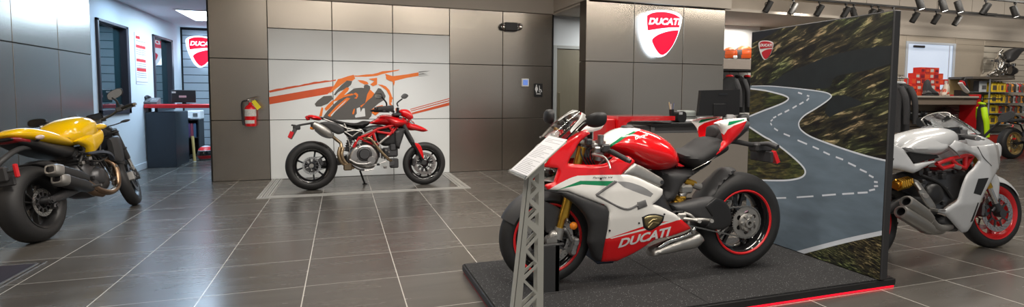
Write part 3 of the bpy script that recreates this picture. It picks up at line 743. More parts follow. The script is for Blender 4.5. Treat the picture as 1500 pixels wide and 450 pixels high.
# screen and mirrors
mb = MB(); rows = []; nn = 16
ne = spline([B.at(827, 207, .14), B.at(838, 195, .15), B.at(851, 182, .15), B.at(862, 172, .135)], 5)
for i, p in enumerate(ne):
    u = i/(len(ne)-1); ring = []; wv = abs(p[1])
    for j in range(nn+1):
        a = PI*j/nn; k = math.sin(a)**.8
        ring.append(Vector((p[0]+.10*k*(1-.55*u), wv*math.cos(a), p[2]+(.012+.03*u)*k)))
    rows.append(ring)
n = nn+1; vs = [p for r in rows for p in r]; fs = [(i*n+j, i*n+j+1, (i+1)*n+j+1, (i+1)*n+j) for i in range(len(rows)-1) for j in range(nn)]; k = len(vs)
ins = [p+Vector((-.003, 0, -.0015)) for p in vs]; ed = [i*n for i in range(len(rows))]
mb.add(vs+ins, fs+[tuple(q+k for q in f[::-1]) for f in fs]); mb.build('windscreen', M_CLEAR, r0)
g = MB(); g.tube([r[0] for r in rows], .0045, 6, sp=False); g.tube([r[-1] for r in rows], .0045, 6, sp=False); g.tube(rows[0], .008, 6, sp=False); g.build('screen_edge', M_BLACKG, r0)
mirror_head(B, 'mirror', B.at(877, 176, .30), (B.at(890, 174, .34)-B.at(866, 179, .26))*.5, (B.at(880, 166, .30)-B.at(879, 187, .30))*.5, (1, 0, .1), .05, [B.at(848, 191, .12), B.at(858, 182, .18), B.at(869, 177, .26)])
mirror_head(B, 'mirror', B.at(807, 171, -.34), (B.at(808, 160, -.34)-B.at(807, 182, -.34))*.5, Vector((-.008, .055, 0)), (1, .12, .05), .045, [B.at(814, 199, -.15), B.at(810, 190, -.24), B.at(807, 180, -.33)])
# fork, front brake, mudguard
for sg, nm in ((1, 0), (-1, 1)):
    top = B.at(852, 215, .10); mid = B.at(831, 297, .10); mid2 = B.at(822, 324, .10); ax = Vector((WB, B.s*.10, .30))
    y = .104*sg; P = lambda v: Vector((v.x, y, v.z)); dd_ = (P(mid)-P(top)).normalized()
    g = MB(); g.cyl(P(top), P(mid2)+(P(mid)-P(mid2))*.15, .026, seg=20); g.cyl(P(mid)+dd_*-.06, P(mid)+dd_*.09, .0285, seg=20); f_ = g.build('fork_leg', M_GOLD, r0)
    g = MB(); g.cyl(P(mid2)-dd_*.04, P(mid2)+dd_*.05, .021, seg=16, mi=1); g.cyl(P(mid2)+dd_*.04, P(mid2)+dd_*.11, .030, .034, 18); e = Vector((WB, y, .30)); g.tube([P(mid2)+dd_*.09, P(mid2).lerp(e, .7), e], [.03, .03, .028]); g.cyl((WB, y-.03, .30), (WB, y+.03, .30), .034); g.build('fork_foot', [M_SILV, M_GOLD], f_)
    g = MB(); caliper(g, (WB, .30), math.radians(198), sg*.062, .165, .115, .03, .04); g.tube([P(mid2)+dd_*.06, Vector((WB-.10, y, .36)), Vector((WB-.14, y*.9, .29))], .012); g.build('brake_caliper', mat('grey_caliper', (.35, .35, .35), .35, .8, noise=.05), f_)
for sg, q in ((1, B.at(840, 331, .13)), (-1, B.at(836, 331, -.13))):
    g = MB(); g.lathe([(1e-4, sg*.014), (.016, sg*.012), (.024, sg*.004), (.024, -.004*sg), (1e-4, -.006*sg)], q, (0, 1, 0), 18); g.cyl(q, q+Vector((.02, -.04*sg, .02)), .006, seg=8, mi=1); g.build('front_reflector', [M_AMBER, M_CARBON], r0)
def guard(mb, c, R, a0, a1, w, drop=.05, n=18, th=.004):
    rows = []
    for i in range(n+1):
        a = math.radians(a0+(a1-a0)*i/n); q = []
        for j in range(-5, 6):
            t = j/5; q.append(Vector((c[0]+math.cos(a)*(R-drop*t*t), w*t, c[1]+math.sin(a)*(R-drop*t*t))))
        rows.append(q+[v-Vector((math.cos(a), 0, math.sin(a)))*th for v in q[::-1]])
    mb.loft(rows)
g = MB(); guard(g, (WB, .30),   .322, 25, 106, .078, .07); g.build('front_mudguard', M_CARBON, r0)
B.shell('mudguard_side', '786,291! 800,296 815,303 826,310! 823,320 812,346! 800,341! 796,320 788,305!', lambda x, z: .088, M_CARBON, pd=.008, pw=.015)
# cockpit: yoke, bars, levers, switchgear
g = MB(); c = B.at(868, 212, 0); g.box((c.x-.05, -.13, c.z-.01), (c.x+.05, .13, c.z+.02), .012); g.box((c.x+.02, -.07, c.z+.03), (c.x+.06, .07, c.z+.10), .012, 1)
for sg in (1, -1):
    g.cyl((c.x+.01, sg*.104, c.z-.09), (c.x-.01, sg*.104, c.z+.035), .033, seg=18); g.box((c.x-.04, sg*.104-.04, c.z-.04), (c.x+.04, sg*.104+.04, c.z-.015), .01)
g.build('steering_yoke', [M_ALU, M_BLACKG], r0)
for sg in (1, -1):
    bar = [B.at(868, 216, .11), B.at(884, 217, .17), B.at(895, 222, .24), B.at(914, 232, .31), B.at(919, 234.5, .33)]
    if sg < 0: bar = B.mir(bar)
    g = MB(); g.tube(bar[:3], .012); hb = g.build('handlebar', M_DALU, r0); grip(B, bar[2:], .0165, hb)
    cl = [B.at(868, 226, .19), B.at(884, 230, .27), B.at(891, 238, .33), B.at(894, 247, .36)]
    if sg < 0: cl = B.mir(cl)
    g = MB(); g.tube(cl, [.010, .008, .007, .006], seg=8); g.build('lever', M_ALU, hb)
    g = MB(); k = [B.at(886, 217, .2), B.at(874, 220, .17), B.at(862, 208, .14), B.at(880, 206, .15)]
    if sg < 0: k = B.mir(k)
    for i, (v, q) in enumerate(zip(k, (.024, .021, .019, .016))): g.box(v-Vector((q, q*1.2, q)), v+Vector((q, q*1.2, q)), .007, i % 2)
    for i in range(5): g.ball(k[0]+Vector((-.02+.014*i, .02*B.s*sg, .012*(i % 2))), .006, seg=8, mi=1 if i % 2 else 0)
    g.cyl(k[3]-Vector((0, 0, .02)), k[3]+Vector((0, 0, .035)), .02, seg=14, mi=1); g.build('switch_gear', [M_CARBON, M_ALU], hb)
g = MB()
for i in range(4): v = B.at(852+5*i, 212+2*i, .1-.05*i); g.tube([v, v+Vector((.02, .05, -.06)), v+Vector((-.05, .02, -.16))], .005, 6)
g.build('brake_hose', M_RUB, r0)
# engine casting, clutch cover, exhaust, swingarm, shock, chain
B.blob('engine', '905,262! 960,262 985,300! 1012,318! 1010,336! 960,348 900,352! 892,320!', .15, M_DALU, lat=0, at=.1, pw=.08)
cc = B.p2(953.5, 325.5, .19)
g = MB(); o = B.out('941,319! 948,315.5 960,315 970,317.5! 967,325 960,332 951,336 944,331!', .2); shell_geo(g, o, lambda x, z: FF(x, z)+.012, B.s, pd=.012, pw=.016, thick=.03, res=.015); o2 = B.out('938.5,317.5! 948,313.5 960,313 972.5,316! 970,326 961,334 951,338.5 942,333!', .2); shell_geo(g, o2, lambda x, z: FF(x, z)+.004, B.s, pd=.004, pw=.008, thick=.03, res=.02, mi0=1)
for t in ('949,327 955,321 961,321', '955,326 949,333', '955,326 964,327'): g.tube([Vector((B.p2(*p, .21)[0], B.s*(FF(*B.p2(*p, .21))+.013), B.p2(*p, .21)[1])) for p, _ in pts(t)], .005, 6, mi=0, sp=False)
g.build('engine_cover', [mat('bronze_casting', (.33, .27, .14), .35, .9, noise=.1), M_BLACK], r0)
B.blob('silencer', '953,377! 956,367 975,358 1000,349 1016,344 1025,340.5! 1032,351! 1024,360 1016,364.5 1000,367.5 975,373!', .06, M_SILV, lat=.11, at=.14, pw=.04, p=3)
B.shell('silencer_guard', '963,363! 980,352 1000,346 1012,340! 1018,333! 1021,335! 1016,345 1003,350 985,357 968,366!', lambda x, z: .165, M_CHROME, mirror=False, pd=.006, pw=.008, thick=.014, res=.012, holes=['969,362.5! 984,355! 994,352! 982,358.5!'])
B.blob('swingarm', '985,301! 1010,296 1030,292 1048,290 1062,296 1071,310! 1074,326! 1066,334 1050,337 1030,333 1012,322 990,312!', .055, [M_CARBON], lat=.105, at=.15, pw=.045)
B.shell('chain_guard', '1034,303! 1049,290.5! 1060,294 1068,303 1072,316 1071,330! 1060,336 1045,337! 1036,334! 1044,318!', lambda x, z: .168, M_BLACK, mirror=False, pd=.005, pw=.012, thick=.012)
B.blob('tyre_hugger', '1020,296! 1034,275 1052,257 1064,247 1075,246! 1077,249! 1062,262 1050,275 1038,294!', .10, M_CARBON, lat=0, at=.03, pw=.05)
SC = B.p2(1094, 326, .155)
g = MB(); g.tube(B.path('1000,284,.02 1008,292,.02'), .036, 14); pp = B.path('985,278,.05 1005,282,.05 1016,300,.05')
h = B.at(1003, 279, .07); lo = B.at(989, 300, .07)
g = MB(); g.cyl(h, lo, .016, seg=12, mi=1); d_ = (lo-h)
for i in range(34):
    pass
hel = [h+d_*(.42+.5*i/40)+Vector((math.cos(i*.95)*.034, math.sin(i*.95)*.034, 0)) for i in range(41)]
g.tube(hel, .0075, 8, sp=False, mi=0); g.cyl(h+d_*.02, h+d_*.4, .028, seg=16, mi=1); g.box(h+Vector((-.05, -.03, -.02)), h+Vector((.05, .03, .04)), .014, 1); v = B.at(1012, 268, .07); g.cyl(v-Vector((.03, 0, .01)), v+Vector((.05, 0, .02)), .022, seg=14, mi=0); g.cyl(v-Vector((.07, 0, .03)), v-Vector((.01, 0, .01)), .025, seg=14, mi=1); g.build('shock_absorber', [M_GOLD, M_SILV], r0)
g = MB(); sprocket(g, SC, .106, .150, 41); g.lathe([(.062, .152), (.058, .166), (.046, .168), (.030, .172), (.030, .185), (.014, .185), (.014, .15)], (SC[0], 0, SC[1]), seg=24)
for i in range(6): a = 2*PI*i/6; g.cyl((SC[0]+.047*math.cos(a), .16, SC[1]+.047*math.sin(a)), (SC[0]+.047*math.cos(a), .182, SC[1]+.047*math.sin(a)), .011, seg=10)
g.build('rear_sprocket', M_SILV, r0)
FSx, FSz = B.p2(990, 318, .15); arc = lambda c, r, a0, a1, n: [Vector((c[0]+r*math.cos(math.radians(a0+(a1-a0)*i/n)), .147, c[1]+r*math.sin(math.radians(a0+(a1-a0)*i/n)))) for i in range(n+1)]
g = MB(); chain(g, arc(SC, .108, 88, 275, 24)+arc((FSx, FSz), .036, -85, 95, 10)); g.build('chain', mat('chain_steel', (.34, .34, .33), .35, .95, noise=.15), r0)
g = MB(); v = B.at(998, 320, .17); g.tube(B.path('992,318,.15 1004,321,.18 1014,322,.2 1023,324,.22'), [.014, .012, .010, .010]); g.tube(B.path('1014,322,.19 1030,322,.21 1042,323.5,.21'), .011); g.tube(B.path('996,322,.16 1010,332,.17 1016,343,.17'), .008); g.tube(B.path('1002,312,.16 1012,316,.18 1020,324,.19'), .010)
g.box(v-Vector((.035, .01, .02)), v+Vector((.03, .012, .035)), .01); g.cyl(B.at(1023, 324, .2), B.at(1025, 324.5, .27), .011); g.cyl(B.at(1040, 323, .2), B.at(1043, 324, .26), .012); g.build('foot_peg', M_SILV, r0)
for q in ((893, 338), (936, 327), (973, 314), (880, 262)):
    g = MB(); p = B.p2(*q, FF); g.cyl((p[0], B.s*(FF(*p)-.002), p[1]), (p[0], B.s*(FF(*p)+.004), p[1]), .006, seg=10); g.build('fairing_screw', M_BLACK, r0)
# ================================================================ the red supermoto in front of the wall mural
B = Bike('motorcycle', 'red supermoto motorcycle with bare trellis frame in front of the orange wall mural', (-.394, 7.32), (1.098, 7.34), 0, 4, -1)
r0 = B.root; WB = 1.492
wheel(B, 'rear_wheel', (0, .325), .325, .222, .175, 3, M_BLACKG, stagger=.34, discs=((-.05, .118),), ph=1.0, hub=.045)
wheel(B, 'front_wheel', (WB, .30), .30, .222, .118, 3, M_BLACKG, stagger=.34, discs=((.062, .155), (-.062, .155)), ph=.5)
def hw(w): return lambda x, z: w
# bodywork
RD = [M_RED, M_CARBON]
B.blob('fuel_tank', '537,181! 549,175 560,168.5 570,168 579,170 590,172 597,177 602,182! 611,187 622,190.5! 618,193 609,191.5! 600,191 588,186 577,187 565,184 552,183!', lambda x, z: .17 if x < .95 else max(.06, .17-.35*(x-.95)), RD, pw=.09, res=.018, at=.03)
B.blob('tank_side_panel', '552,171.5! 561,167.5 572,168.5! 590,174 600,180! 590,186! 577,186.5 567,181!', .185, M_RED, pw=.07, at=.10)
B.blob('beak', '597,177! 604,180 613,183.5 621,187 628,191.8! 620,193.5 611,192 602,190.5 594,188!', .075, M_RED, pw=.05)
B.blob('headlight_cowl', '583,163! 588,160 597,160.5 603,166 606,173! 602,176! 594,173 587,170!', .095, M_RED, pw=.05)
B.blob('headlight', '589,171! 596,174 603,176 608,181! 603,182.5 595,179!', .085, [M_CLEAR], pw=.025); g = MB(); c = B.at(598, 176, 0); g.ball((c.x-.02, 0, c.z), .05, (1, 1.3, .7)); g.build('headlight_reflector', M_CHROME, r0)
B.blob('side_cover', '530,188! 543,184 555,183 566,185 578,187! 572,190 560,193 548,195 535,195!', .13, M_CARBON, pw=.04, at=.12)
B.blob('seat', '462,171! 473,171.5 484,174 497,177 510,179.5 522,180 532,177 543,178! 540,183 530,189! 515,186 500,182.5 484,178 470,174.5!', lambda x, z: .12, M_SEAT, pw=.06, at=.03)
B.blob('tail_piece', '447,170! 455,168 466,170 474,174! 468,177 458,176!', .085, M_RED, pw=.04)
B.blob('tail_light', '446,171! 452,170 455,176! 449,177!', .05, M_TAILRED, pw=.02)
B.tube('silencer', ['459,182,.17 466,186,.17 474,191,.17 481,196,.165 486,200,.155'], [.045, .058, .062, .055, .035], M_SILV, seg=18)
g = MB(); p = B.path('457.5,180.5,.17 460,183,.17'); g.cyl(p[0], p[1], .034, .047, 18); g.build('silencer_cap', M_CARBON, r0)
g = MB(); P = B.path('462,190,.2 472,198,.2 482,201,.19 488,200,.17'); g.sweep(spline(P, 5), [(-1, -1), (1, -1), (1, 1), (-1, 1)], scales=[(.018, .008)]*16, up=(0, 1, 0)); g.build('silencer_bracket', M_CARBON, r0)
B.blob('heat_shield', '466,180! 480,178 492,180 503,187 505,194! 496,197 486,193 476,186!', .03, M_CARBON, lat=.17, at=.19, pw=.02)
g = MB()
for o in (0, .045):
    g.tube([p+Vector((o*.9, 0, 0)) for p in B.path('498,216,.15 496,226,.17 499,236,.17 507,243,.15 514,246,.12')], .022, 12)
g.box(B.at(503, 240, .19), B.at(516, 249, .09), .015); g.tube(B.path('486,199,.15 493,205,.13 499,210,.13 500,217,.15'), .022, 12); g.build('exhaust_pipe', M_STEELTUBE, r0)
B.tube('front_exhaust_pipe', ['533,203,.14 542,203,.16 549,211,.16 558,222,.15 569,233,.12 576,238,.06'], .019, M_STEELTUBE)
# trellis (red) and rear subframe (grey)
TR = ['518,216,.11 526,202,.13 534,199,.14 553,189,.14 570,185,.13 576,184,.12', '526,202,.13 534,206,.12 552,213,.12 570,198,.11 577,190,.09', '547,196,.135 552,213,.12', '552,193,.135 572,196,.11 576,188,.1', '534,206,.12 553,189,.14', '570,185,.13 575,194,.10 584,184,.06']
g = MB()
for t in TR:
    P = B.path(t); g.tube(P, .017, 10, sp=False); g.tube(B.mir(P), .017, 10, sp=False)
    for p in P[1:-1]: g.ball(p, .020, seg=8); g.ball((p.x, -p.y, p.z), .020, seg=8)
g.build('trellis_frame', M_REDS, r0)
g = MB()
for t in ('530,199,.12 539,194,.14 546,191,.14', '556,210,.12 563,204,.12 570,199,.11'):
    P = B.path(t); g.tube(P, .0185, 10, sp=False)
g.build('frame_sleeve', M_SILV, r0)
g = MB()
for t in ('474,174,.10 490,180,.11 508,188,.12 530,193,.12', '484,181,.11 500,190,.12 516,200,.12', '500,194,.12 512,192,.12 530,190,.12', '516,200,.12 530,190,.12', '504,181,.11 510,192,.12'):
    P = B.path(t); g.tube(P, .0085, 8, sp=False); g.tube(B.mir(P), .0085, 8, sp=False)
g.build('rear_subframe', M_SILV, r0)
B.blob('under_seat_tray', '498,184! 512,184 530,190! 532,200 524,206 514,206! 504,196!', .07, M_BLACK, pw=.03)
# engine
B.blob('crankcase', '508,228! 514,216 524,211 540,209 551,216 556,228 552,240 545,247 530,247 516,241 508,236!', .15, M_ALU, pw=.05, at=.05)
g = MB(); c = B.at(534, 226, .18); c2 = B.at(542, 234, .17)
g.lathe([(1e-4, -.012), (.060, -.012), (.068, -.004), (.075, .01), (.092, .014), (.10, .03), (.10, .06)], c, (0, 1, 0), 28); g.build('clutch_cover', M_DALU, r0)
g = MB(); g.lathe([(1e-4, -.004), (.05, -.004), (.056, .01), (.058, .03)], c2+Vector((.02, -.004, -.01)), (0, 1, 0), 20); g.tube(B.path('512,234,.16 524,240,.17 538,240,.17 548,236,.16'), .014); g.build('side_casing', M_ALU, r0)
g = MB()
for i in range(5): d = i*.035; a = B.at(553+i*4, 222+i*1.5, .1); g.box((a.x-.015, -.10, a.z-.07), (a.x-.003, .10, a.z+.07), .004)
a = B.at(560, 226, 0); c = B.at(582, 219, 0); g.box((a.x, -.085, a.z-.04), (c.x, .085, c.z+.03), .02); c = B.at(575, 216, 0); g.box((c.x-.05, -.10, c.z-.05), (c.x+.05, .10, c.z+.05), .02); g.build('front_cylinder', M_DALU, r0)
g = MB(); a = B.at(530, 212, 0); c = B.at(543, 197, 0); g.box((a.x, -.09, a.z), (c.x, .09, c.z), .02)
for i in range(5): zz = a.z+.03*i; g.box((a.x-.015, -.11, zz), (c.x+.015, .11, zz+.012), .004)
g.build('rear_cylinder', M_DALU, r0)
B.blob('air_box', '548,190! 575,187 583,195! 580,212! 562,214 552,206!', .09, M_BLACK, pw=.03)
B.blob('radiator_shroud', '577,191! 587,188.5 594,189! 592,199 588,211 586,219! 579,215 577,204!', .13, M_CARBON, pw=.03, at=.1)
g = MB(); a = B.at(571, 246, .0); c = B.at(583, 232, 0); g.box((a.x, -.07, a.z), (c.x, .07, c.z), .012); g.cyl(B.at(574, 239, .06), B.at(574, 239, .11), .035, seg=16); g.build('oil_cooler', M_DALU, r0)
g = MB(); rr = random.Random(3)
for i in range(26):
    x, y = rr.uniform(508, 572), rr.uniform(205, 246); p = B.at(x, y, rr.uniform(.10, .155)); q = rr.uniform(.008, .02)
    g.box(p-Vector((q, q, q*.8)), p+Vector((q, q, q*.8)), .004, i % 2)
for t in ('520,205,.12 528,215,.15 526,230,.16 518,240,.15', '545,205,.13 556,212,.14 560,226,.13', '510,215,.1 518,208,.12 532,205,.13', '535,246,.12 545,243,.15 556,240,.14 566,236,.12', '520,246,.1 530,250,.12 548,248,.12', '508,200,.1 512,212,.13 512,226,.14'): g.tube(B.path(t), .0065, 6)
g.build('engine_fittings', [M_ALU, M_BLACK], r0)
B.blob('swingarm', '456,238! 475,236 498,231 515,226 520,232! 512,240 490,244 470,248 457,248 452,243!', .032, M_CARBON, lat=-.115, at=.0, pw=.025)
g = MB(); g.cyl((0, -.15, .325), (0, .15, .325), .028, seg=18); g.cyl((0, -.165, .325), (0, -.15, .325), .02, seg=6); g.build('rear_axle', M_SILV, r0)
g = MB(); caliper(g, (0, .325), math.radians(20), -.05, .118, .09, .03, .035); g.build('rear_caliper', M_DALU, r0)
g = MB(); sprocket(g, (0, .325), .10, .11, 42); g.build('rear_sprocket', M_SILV, r0)
def arc(c, r, a0, a1, n, y): return [Vector((c[0]+r*math.cos(math.radians(a0+(a1-a0)*i/n)), y, c[1]+r*math.sin(math.radians(a0+(a1-a0)*i/n)))) for i in range(n+1)]
g = MB(); f_ = B.p2(521, 230, 0); chain(g, arc((0, .325), .10, 265, 92, 14, .11)+arc(f_, .035, 85, -85, 6, .11)); g.build('chain', M_DALU, r0)
guard_pts = B.out('459,207! 472,209 484,217 491,228! 489,230! 480,221 470,213!', .08); g = MB(); blob_geo(g, guard_pts, .08, 0, .03); g.build('rear_mudguard', M_CARBON, r0)
g = MB(); g.cyl(B.at(508, 222, .05), B.at(514, 200, .05), .03, seg=14); hel = [B.at(508, 222, .05).lerp(B.at(514, 200, .05), i/40)+Vector((.04*math.cos(i), .04*math.sin(i), 0)) for i in range(41)]; g.tube(hel, .007, 6, sp=False); g.build('shock_absorber', M_DALU, r0)
# rear: plate carrier
B.tube('plate_bracket', ['460,180,0 447,182,0 437,184,0 432,186,0'], .014, M_CARBON)
g = MB(); a = B.at(434, 186.5, 0); g.box((a.x-.04, -.05, a.z-.035), (a.x+.05, .05, a.z+.02), .012); g.tube([Vector((a.x-.04, -.15, a.z+.025)), Vector((a.x-.02, .15, a.z+.025))], .012); a1, a2 = B.at(433, 189, 0), B.at(425, 203, 0); g.sweep([a1, a2], [(-1, -1), (1, -1), (1, 1), (-1, 1)], up=(0, 1, 0), scales=[(.022, .07), (.02, .09)], sm=False); g.build('plate_holder', M_CARBON, r0)
g = MB(); a1, a2 = B.at(428, 193, .095), B.at(424, 202, .095); g.sweep([a1, a2], [(-1, -1), (1, -1), (1, 1), (-1, 1)], up=(0, 1, 0), scales=[(.024, .012)]*2, sm=False); g.build('reflector', M_TAILRED, r0)
for sg in (1, -1):
    g = MB(); c = B.at(457, 187.5, .16); c.y *= sg; g.ball(c, .03, (.9, .8, .8), mi=0); g.tube([c, Vector((c.x+.02, c.y*.4, c.z+.06))], .008, mi=1); g.build('rear_indicator', [M_AMBER, M_CARBON], r0)
# fork, front guard, brakes
hd = B.at(587, 190, 0)
for sg in (1, -1):
    y = .098*sg; top = Vector((B.at(585, 172, .1).x, y, B.at(585, 172, .1).z)); ax = Vector((WB-.02, y, .32)); mid = top.lerp(ax, .55)
    g = MB(); g.cyl(top, mid, .027, seg=18); g.cyl(mid, ax, .023, seg=18, mi=1); g.cyl(ax-Vector((0, .03, 0)), ax+Vector((0, .03, 0)), .035, seg=16, mi=0); fl = g.build('fork_leg', [M_CARBON, M_BLACKG], r0)
    g = MB(); caliper(g, (WB, .30), math.radians(172), .062*sg, .150, .10, .03, .04); g.build('brake_caliper', M_DALU, fl)
    g = MB(); o = B.out('606,209! 612,210 617,215 620,225 621,235! 617,234 611,222 606,215!', .11); shell_geo(g, o, lambda x, z: .118, sg, pd=.012, pw=.02, thick=.012, res=.015); g.build('fork_guard', M_RED, fl)
g = MB(); g.cyl((hd.x, 0, hd.z), (hd.x-.05, 0, hd.z+.2), .03, seg=14); g.box((hd.x-.06, -.12, hd.z-.02), (hd.x+.05, .12, hd.z+.015), .01); t_ = B.at(581, 168, 0); g.box((t_.x-.06, -.12, t_.z-.02), (t_.x+.05, .12, t_.z+.02), .01); g.build('steering_yoke', M_CARBON, r0)
g = MB(); c = B.at(582, 163, 0); g.box((c.x-.02, -.06, c.z-.03), (c.x+.02, .06, c.z+.05), .01); g.build('dashboard', M_BLACKG, r0)
for sg in (1, -1):
    hb = [B.at(577, 164, .04), B.at(574, 161, .14), B.at(566, 158.5, .28), B.at(558, 158, .36), B.at(551, 158.5, .41)]
    if sg < 0: hb = [Vector((p.x+.0, -p.y, p.z)) for p in hb]
    g = MB(); g.tube(hb[:3], .013); h = g.build('handlebar', M_BLACK, r0); grip(B, hb[2:], .017, h)
    g = MB(); o = hb[3]; rows = []
    for i in range(9):
        t = i/8; q = hb[2].lerp(hb[4], t*1.1-.1)+Vector((.075-.10*max(0, t-.6), 0, 0)); rows.append([q+Vector((.012*math.cos(a), 0, .042*math.sin(a)*(1-.4*t))) for a in [2*PI*k/10 for k in range(10)]])
    g.loft(rows); g.build('hand_guard', M_CARBON, h)
    g = MB(); b0 = hb[1].lerp(hb[2], .7); g.box(b0-Vector((.025, .03, .022)), b0+Vector((.03, .03, .025)), .008); g.tube([b0, b0+Vector((.05, (hb[2]-b0).y*.3, -.005)), hb[3]+Vector((.05, 0, -.012))], .006, 6); g.build('lever', M_DALU, h)
mirror_head(B, 'mirror', B.at(554, 141, .36), (B.at(560, 142, .39)-B.at(549, 141, .33))*.5, (B.at(554, 137.5, .36)-B.at(554, 144.5, .36))*.5, (1, 0, 0), .03, [B.at(566, 158, .26), B.at(566, 151, .28), B.at(560, 143, .33)])
mirror_head(B, 'mirror', B.at(592, 141, -.36), (B.at(595, 138, -.37)-B.at(589, 144, -.35))*.5, (B.at(595, 143, -.36)-B.at(589, 139, -.36))*.5, (1, 0, 0), .03, [B.at(583, 156, -.26), B.at(582, 151, -.28), B.at(589, 145, -.33)])
# side stand
g = MB(); q = B.Mi @ Vector((B.M @ Vector((.62, .28, .0))).to_tuple()); P = [Vector((.62, .12, .22)), Vector((.66, .20, .1)), Vector((.69, .275, .022))]; g.tube(P, .013, 8, sp=False); g.box(P[2]-Vector((.035, .03, .006)), P[2]+Vector((.03, .03, .008)), .005); g.build('side_stand', M_BLACK, r0)
g = MB(); g.tube(B.path('514,240,.14 524,247,.17 530,249,.2'), .010); g.cyl(B.at(530, 249, .17), B.at(530, 249, .25), .013); g.box(B.at(527, 247.5, .18), B.at(534, 250.5, .25), .006); g.build('foot_peg', M_DALU, r0)
# ================================================================ the yellow roadster by the left wall
hd_ = math.radians(7.5)
B = Bike('motorcycle', 'yellow naked motorcycle seen from behind beside the left steel wall', (-2.46, 5.40), (-2.46+1.485*math.sin(hd_), 5.40+1.485*math.cos(hd_)), 0, 9, -1)
r0 = B.root; WB = 1.485; STR = steer(WB, 20)
M_YEL = mat('yellow_lacquer', (.90, .54, .0), .16, noise=.02, coat=.8)
M_TITAN = mat('heat_blued_pipe', (.30, .20, .13), .28, 1, noise=.3, scale=12)
wheel(B, 'rear_wheel', (0, .325), .325, .215, .19, 10, M_BLACK, stagger=0, discs=((-.075, .12),), ph=.3, thin=.7)
wheel(B, 'front_wheel', (WB, .30), .30, .222, .12, 10, M_BLACK, M=STR, discs=((.062, .16), (-.062, .16)), ph=.2, thin=.7)
front_end(B, r0, WB, .30, STR, M_DALU, M_DALU, M_ALU)
g = MB(STR); guard(g, (WB, .30), .322, 40, 140, .07, .06); g.build('front_mudguard', M_CARBON, r0)
# tank with side scoops
TS = [(.40, .83, .88, .06), (.44, .80, .93, .13), (.50, .775, .985, .175), (.60, .76, 1.025, .195), (.71, .77, 1.04, .20), (.81, .79, 1.03, .18), (.88, .82, 1.0, .14), (.925, .86, .96, .08)]
g = MB(); body(g, TS, 32, 2.5); tk = g.build('fuel_tank', M_YEL, r0)
def fl(x, z): return float(np.interp(x, (.45, .65, .86, .98), (.175, .195, .18, .12)))*float(np.interp(z, (.62, .75, .9), (.72, .97, 1.0)))
side = [(.48, .80), (.58, .845), (.72, .86), (.88, .89), (.94, .86), (.88, .78), (.78, .70), (.69, .64), (.65, .66), (.59, .74)]
for sg in (1, -1):
    g = MB(); shell_geo(g, spline([np.array(q) for q in side], 4, True), lambda x, z: fl(x, z)+.012, sg, pd=.03, pw=.05, thick=.03, res=.025); g.build('tank_flank', M_YEL, tk)
    g = MB(); blob_geo(g, spline([np.array(q) for q in ((.72, .905), (.80, .935), (.88, .945), (.945, .925), (.93, .895), (.84, .885))], 4, True), .025, sg*.178, .04); g.build('tank_scoop', M_YEL, tk)
g = MB(); g.lathe([(1e-4, .014), (.035, .012), (.045, .0), (.045, -.02)], (.78, 0, 1.045), (0, 0, 1), 20); g.build('fuel_cap', M_DALU, tk)
# tail and seat
g = MB(); body(g, [(-.145, .925, .935, .03), (-.12, .905, .955, .075), (-.03, .875, .975, .115), (.10, .84, .965, .135), (.22, .815, .935, .145), (.34, .79, .89, .145), (.45, .77, .85, .135), (.52, .76, .82, .11)], 28, 2.5); tl = g.build('tail_cowl', M_YEL, r0)
g = MB(); body(g, [(.24, .84, .90, .10), (.32, .81, .875, .13), (.45, .79, .86, .13), (.56, .80, .87, .10)], 20, 2.6); g.build('seat', M_SEAT, r0)
g = MB(); body(g, [(-.14, .885, .905, .05), (-.08, .84, .895, .095), (.05, .78, .87, .12), (.25, .70, .82, .125), (.45, .66, .78, .12), (.55, .70, .76, .09)], 20, 2.8); g.build('undertail', M_BLACK, r0)
g = MB(); body(g, [(-.135, .885, .905, .05), (-.105, .855, .905, .09), (-.03, .83, .88, .115)], 20, 2.8); g.build('tail_light', mat('dark_red_lens', (.22, .006, .01), .2, noise=.05, coat=.6), r0)
for sg in (1, -1):
    g = MB(); g.ball((0, 0, 0), .045, (1.1, .45, .45), M=Matrix.Translation((.02, sg*.155, .875))); g.tube([(.05, sg*.11, .85), (.03, sg*.15, .87)], .012, mi=1); g.build('rear_indicator', [mat('smoked_lens', (.55, .42, .38), .15, noise=.1, coat=.5), M_CARBON], r0)
g = MB(); g.tube([(.10, -.04, .80), (-.10, -.06, .80), (-.26, -.05, .74), (-.33, 0, .66)], .022); g.box((-.35, -.10, .56), (-.31, .10, .68), .012); g.box((-.325, -.13, .52), (-.30, .13, .60), .01); g.build('plate_bracket', M_CARBON, r0)
g = MB(); g.box((-.345, -.175, .58), (-.315, -.145, .69), .008); g.tube([(-.33, -.06, .635), (-.33, -.15, .635)], .008, mi=1); g.build('reflector', [M_TAILRED, M_CARBON], r0)
g = MB(); g.box((-.36, -.05, .68), (-.31, .05, .72), .01); g.build('plate_lamp', M_TAILRED, r0)
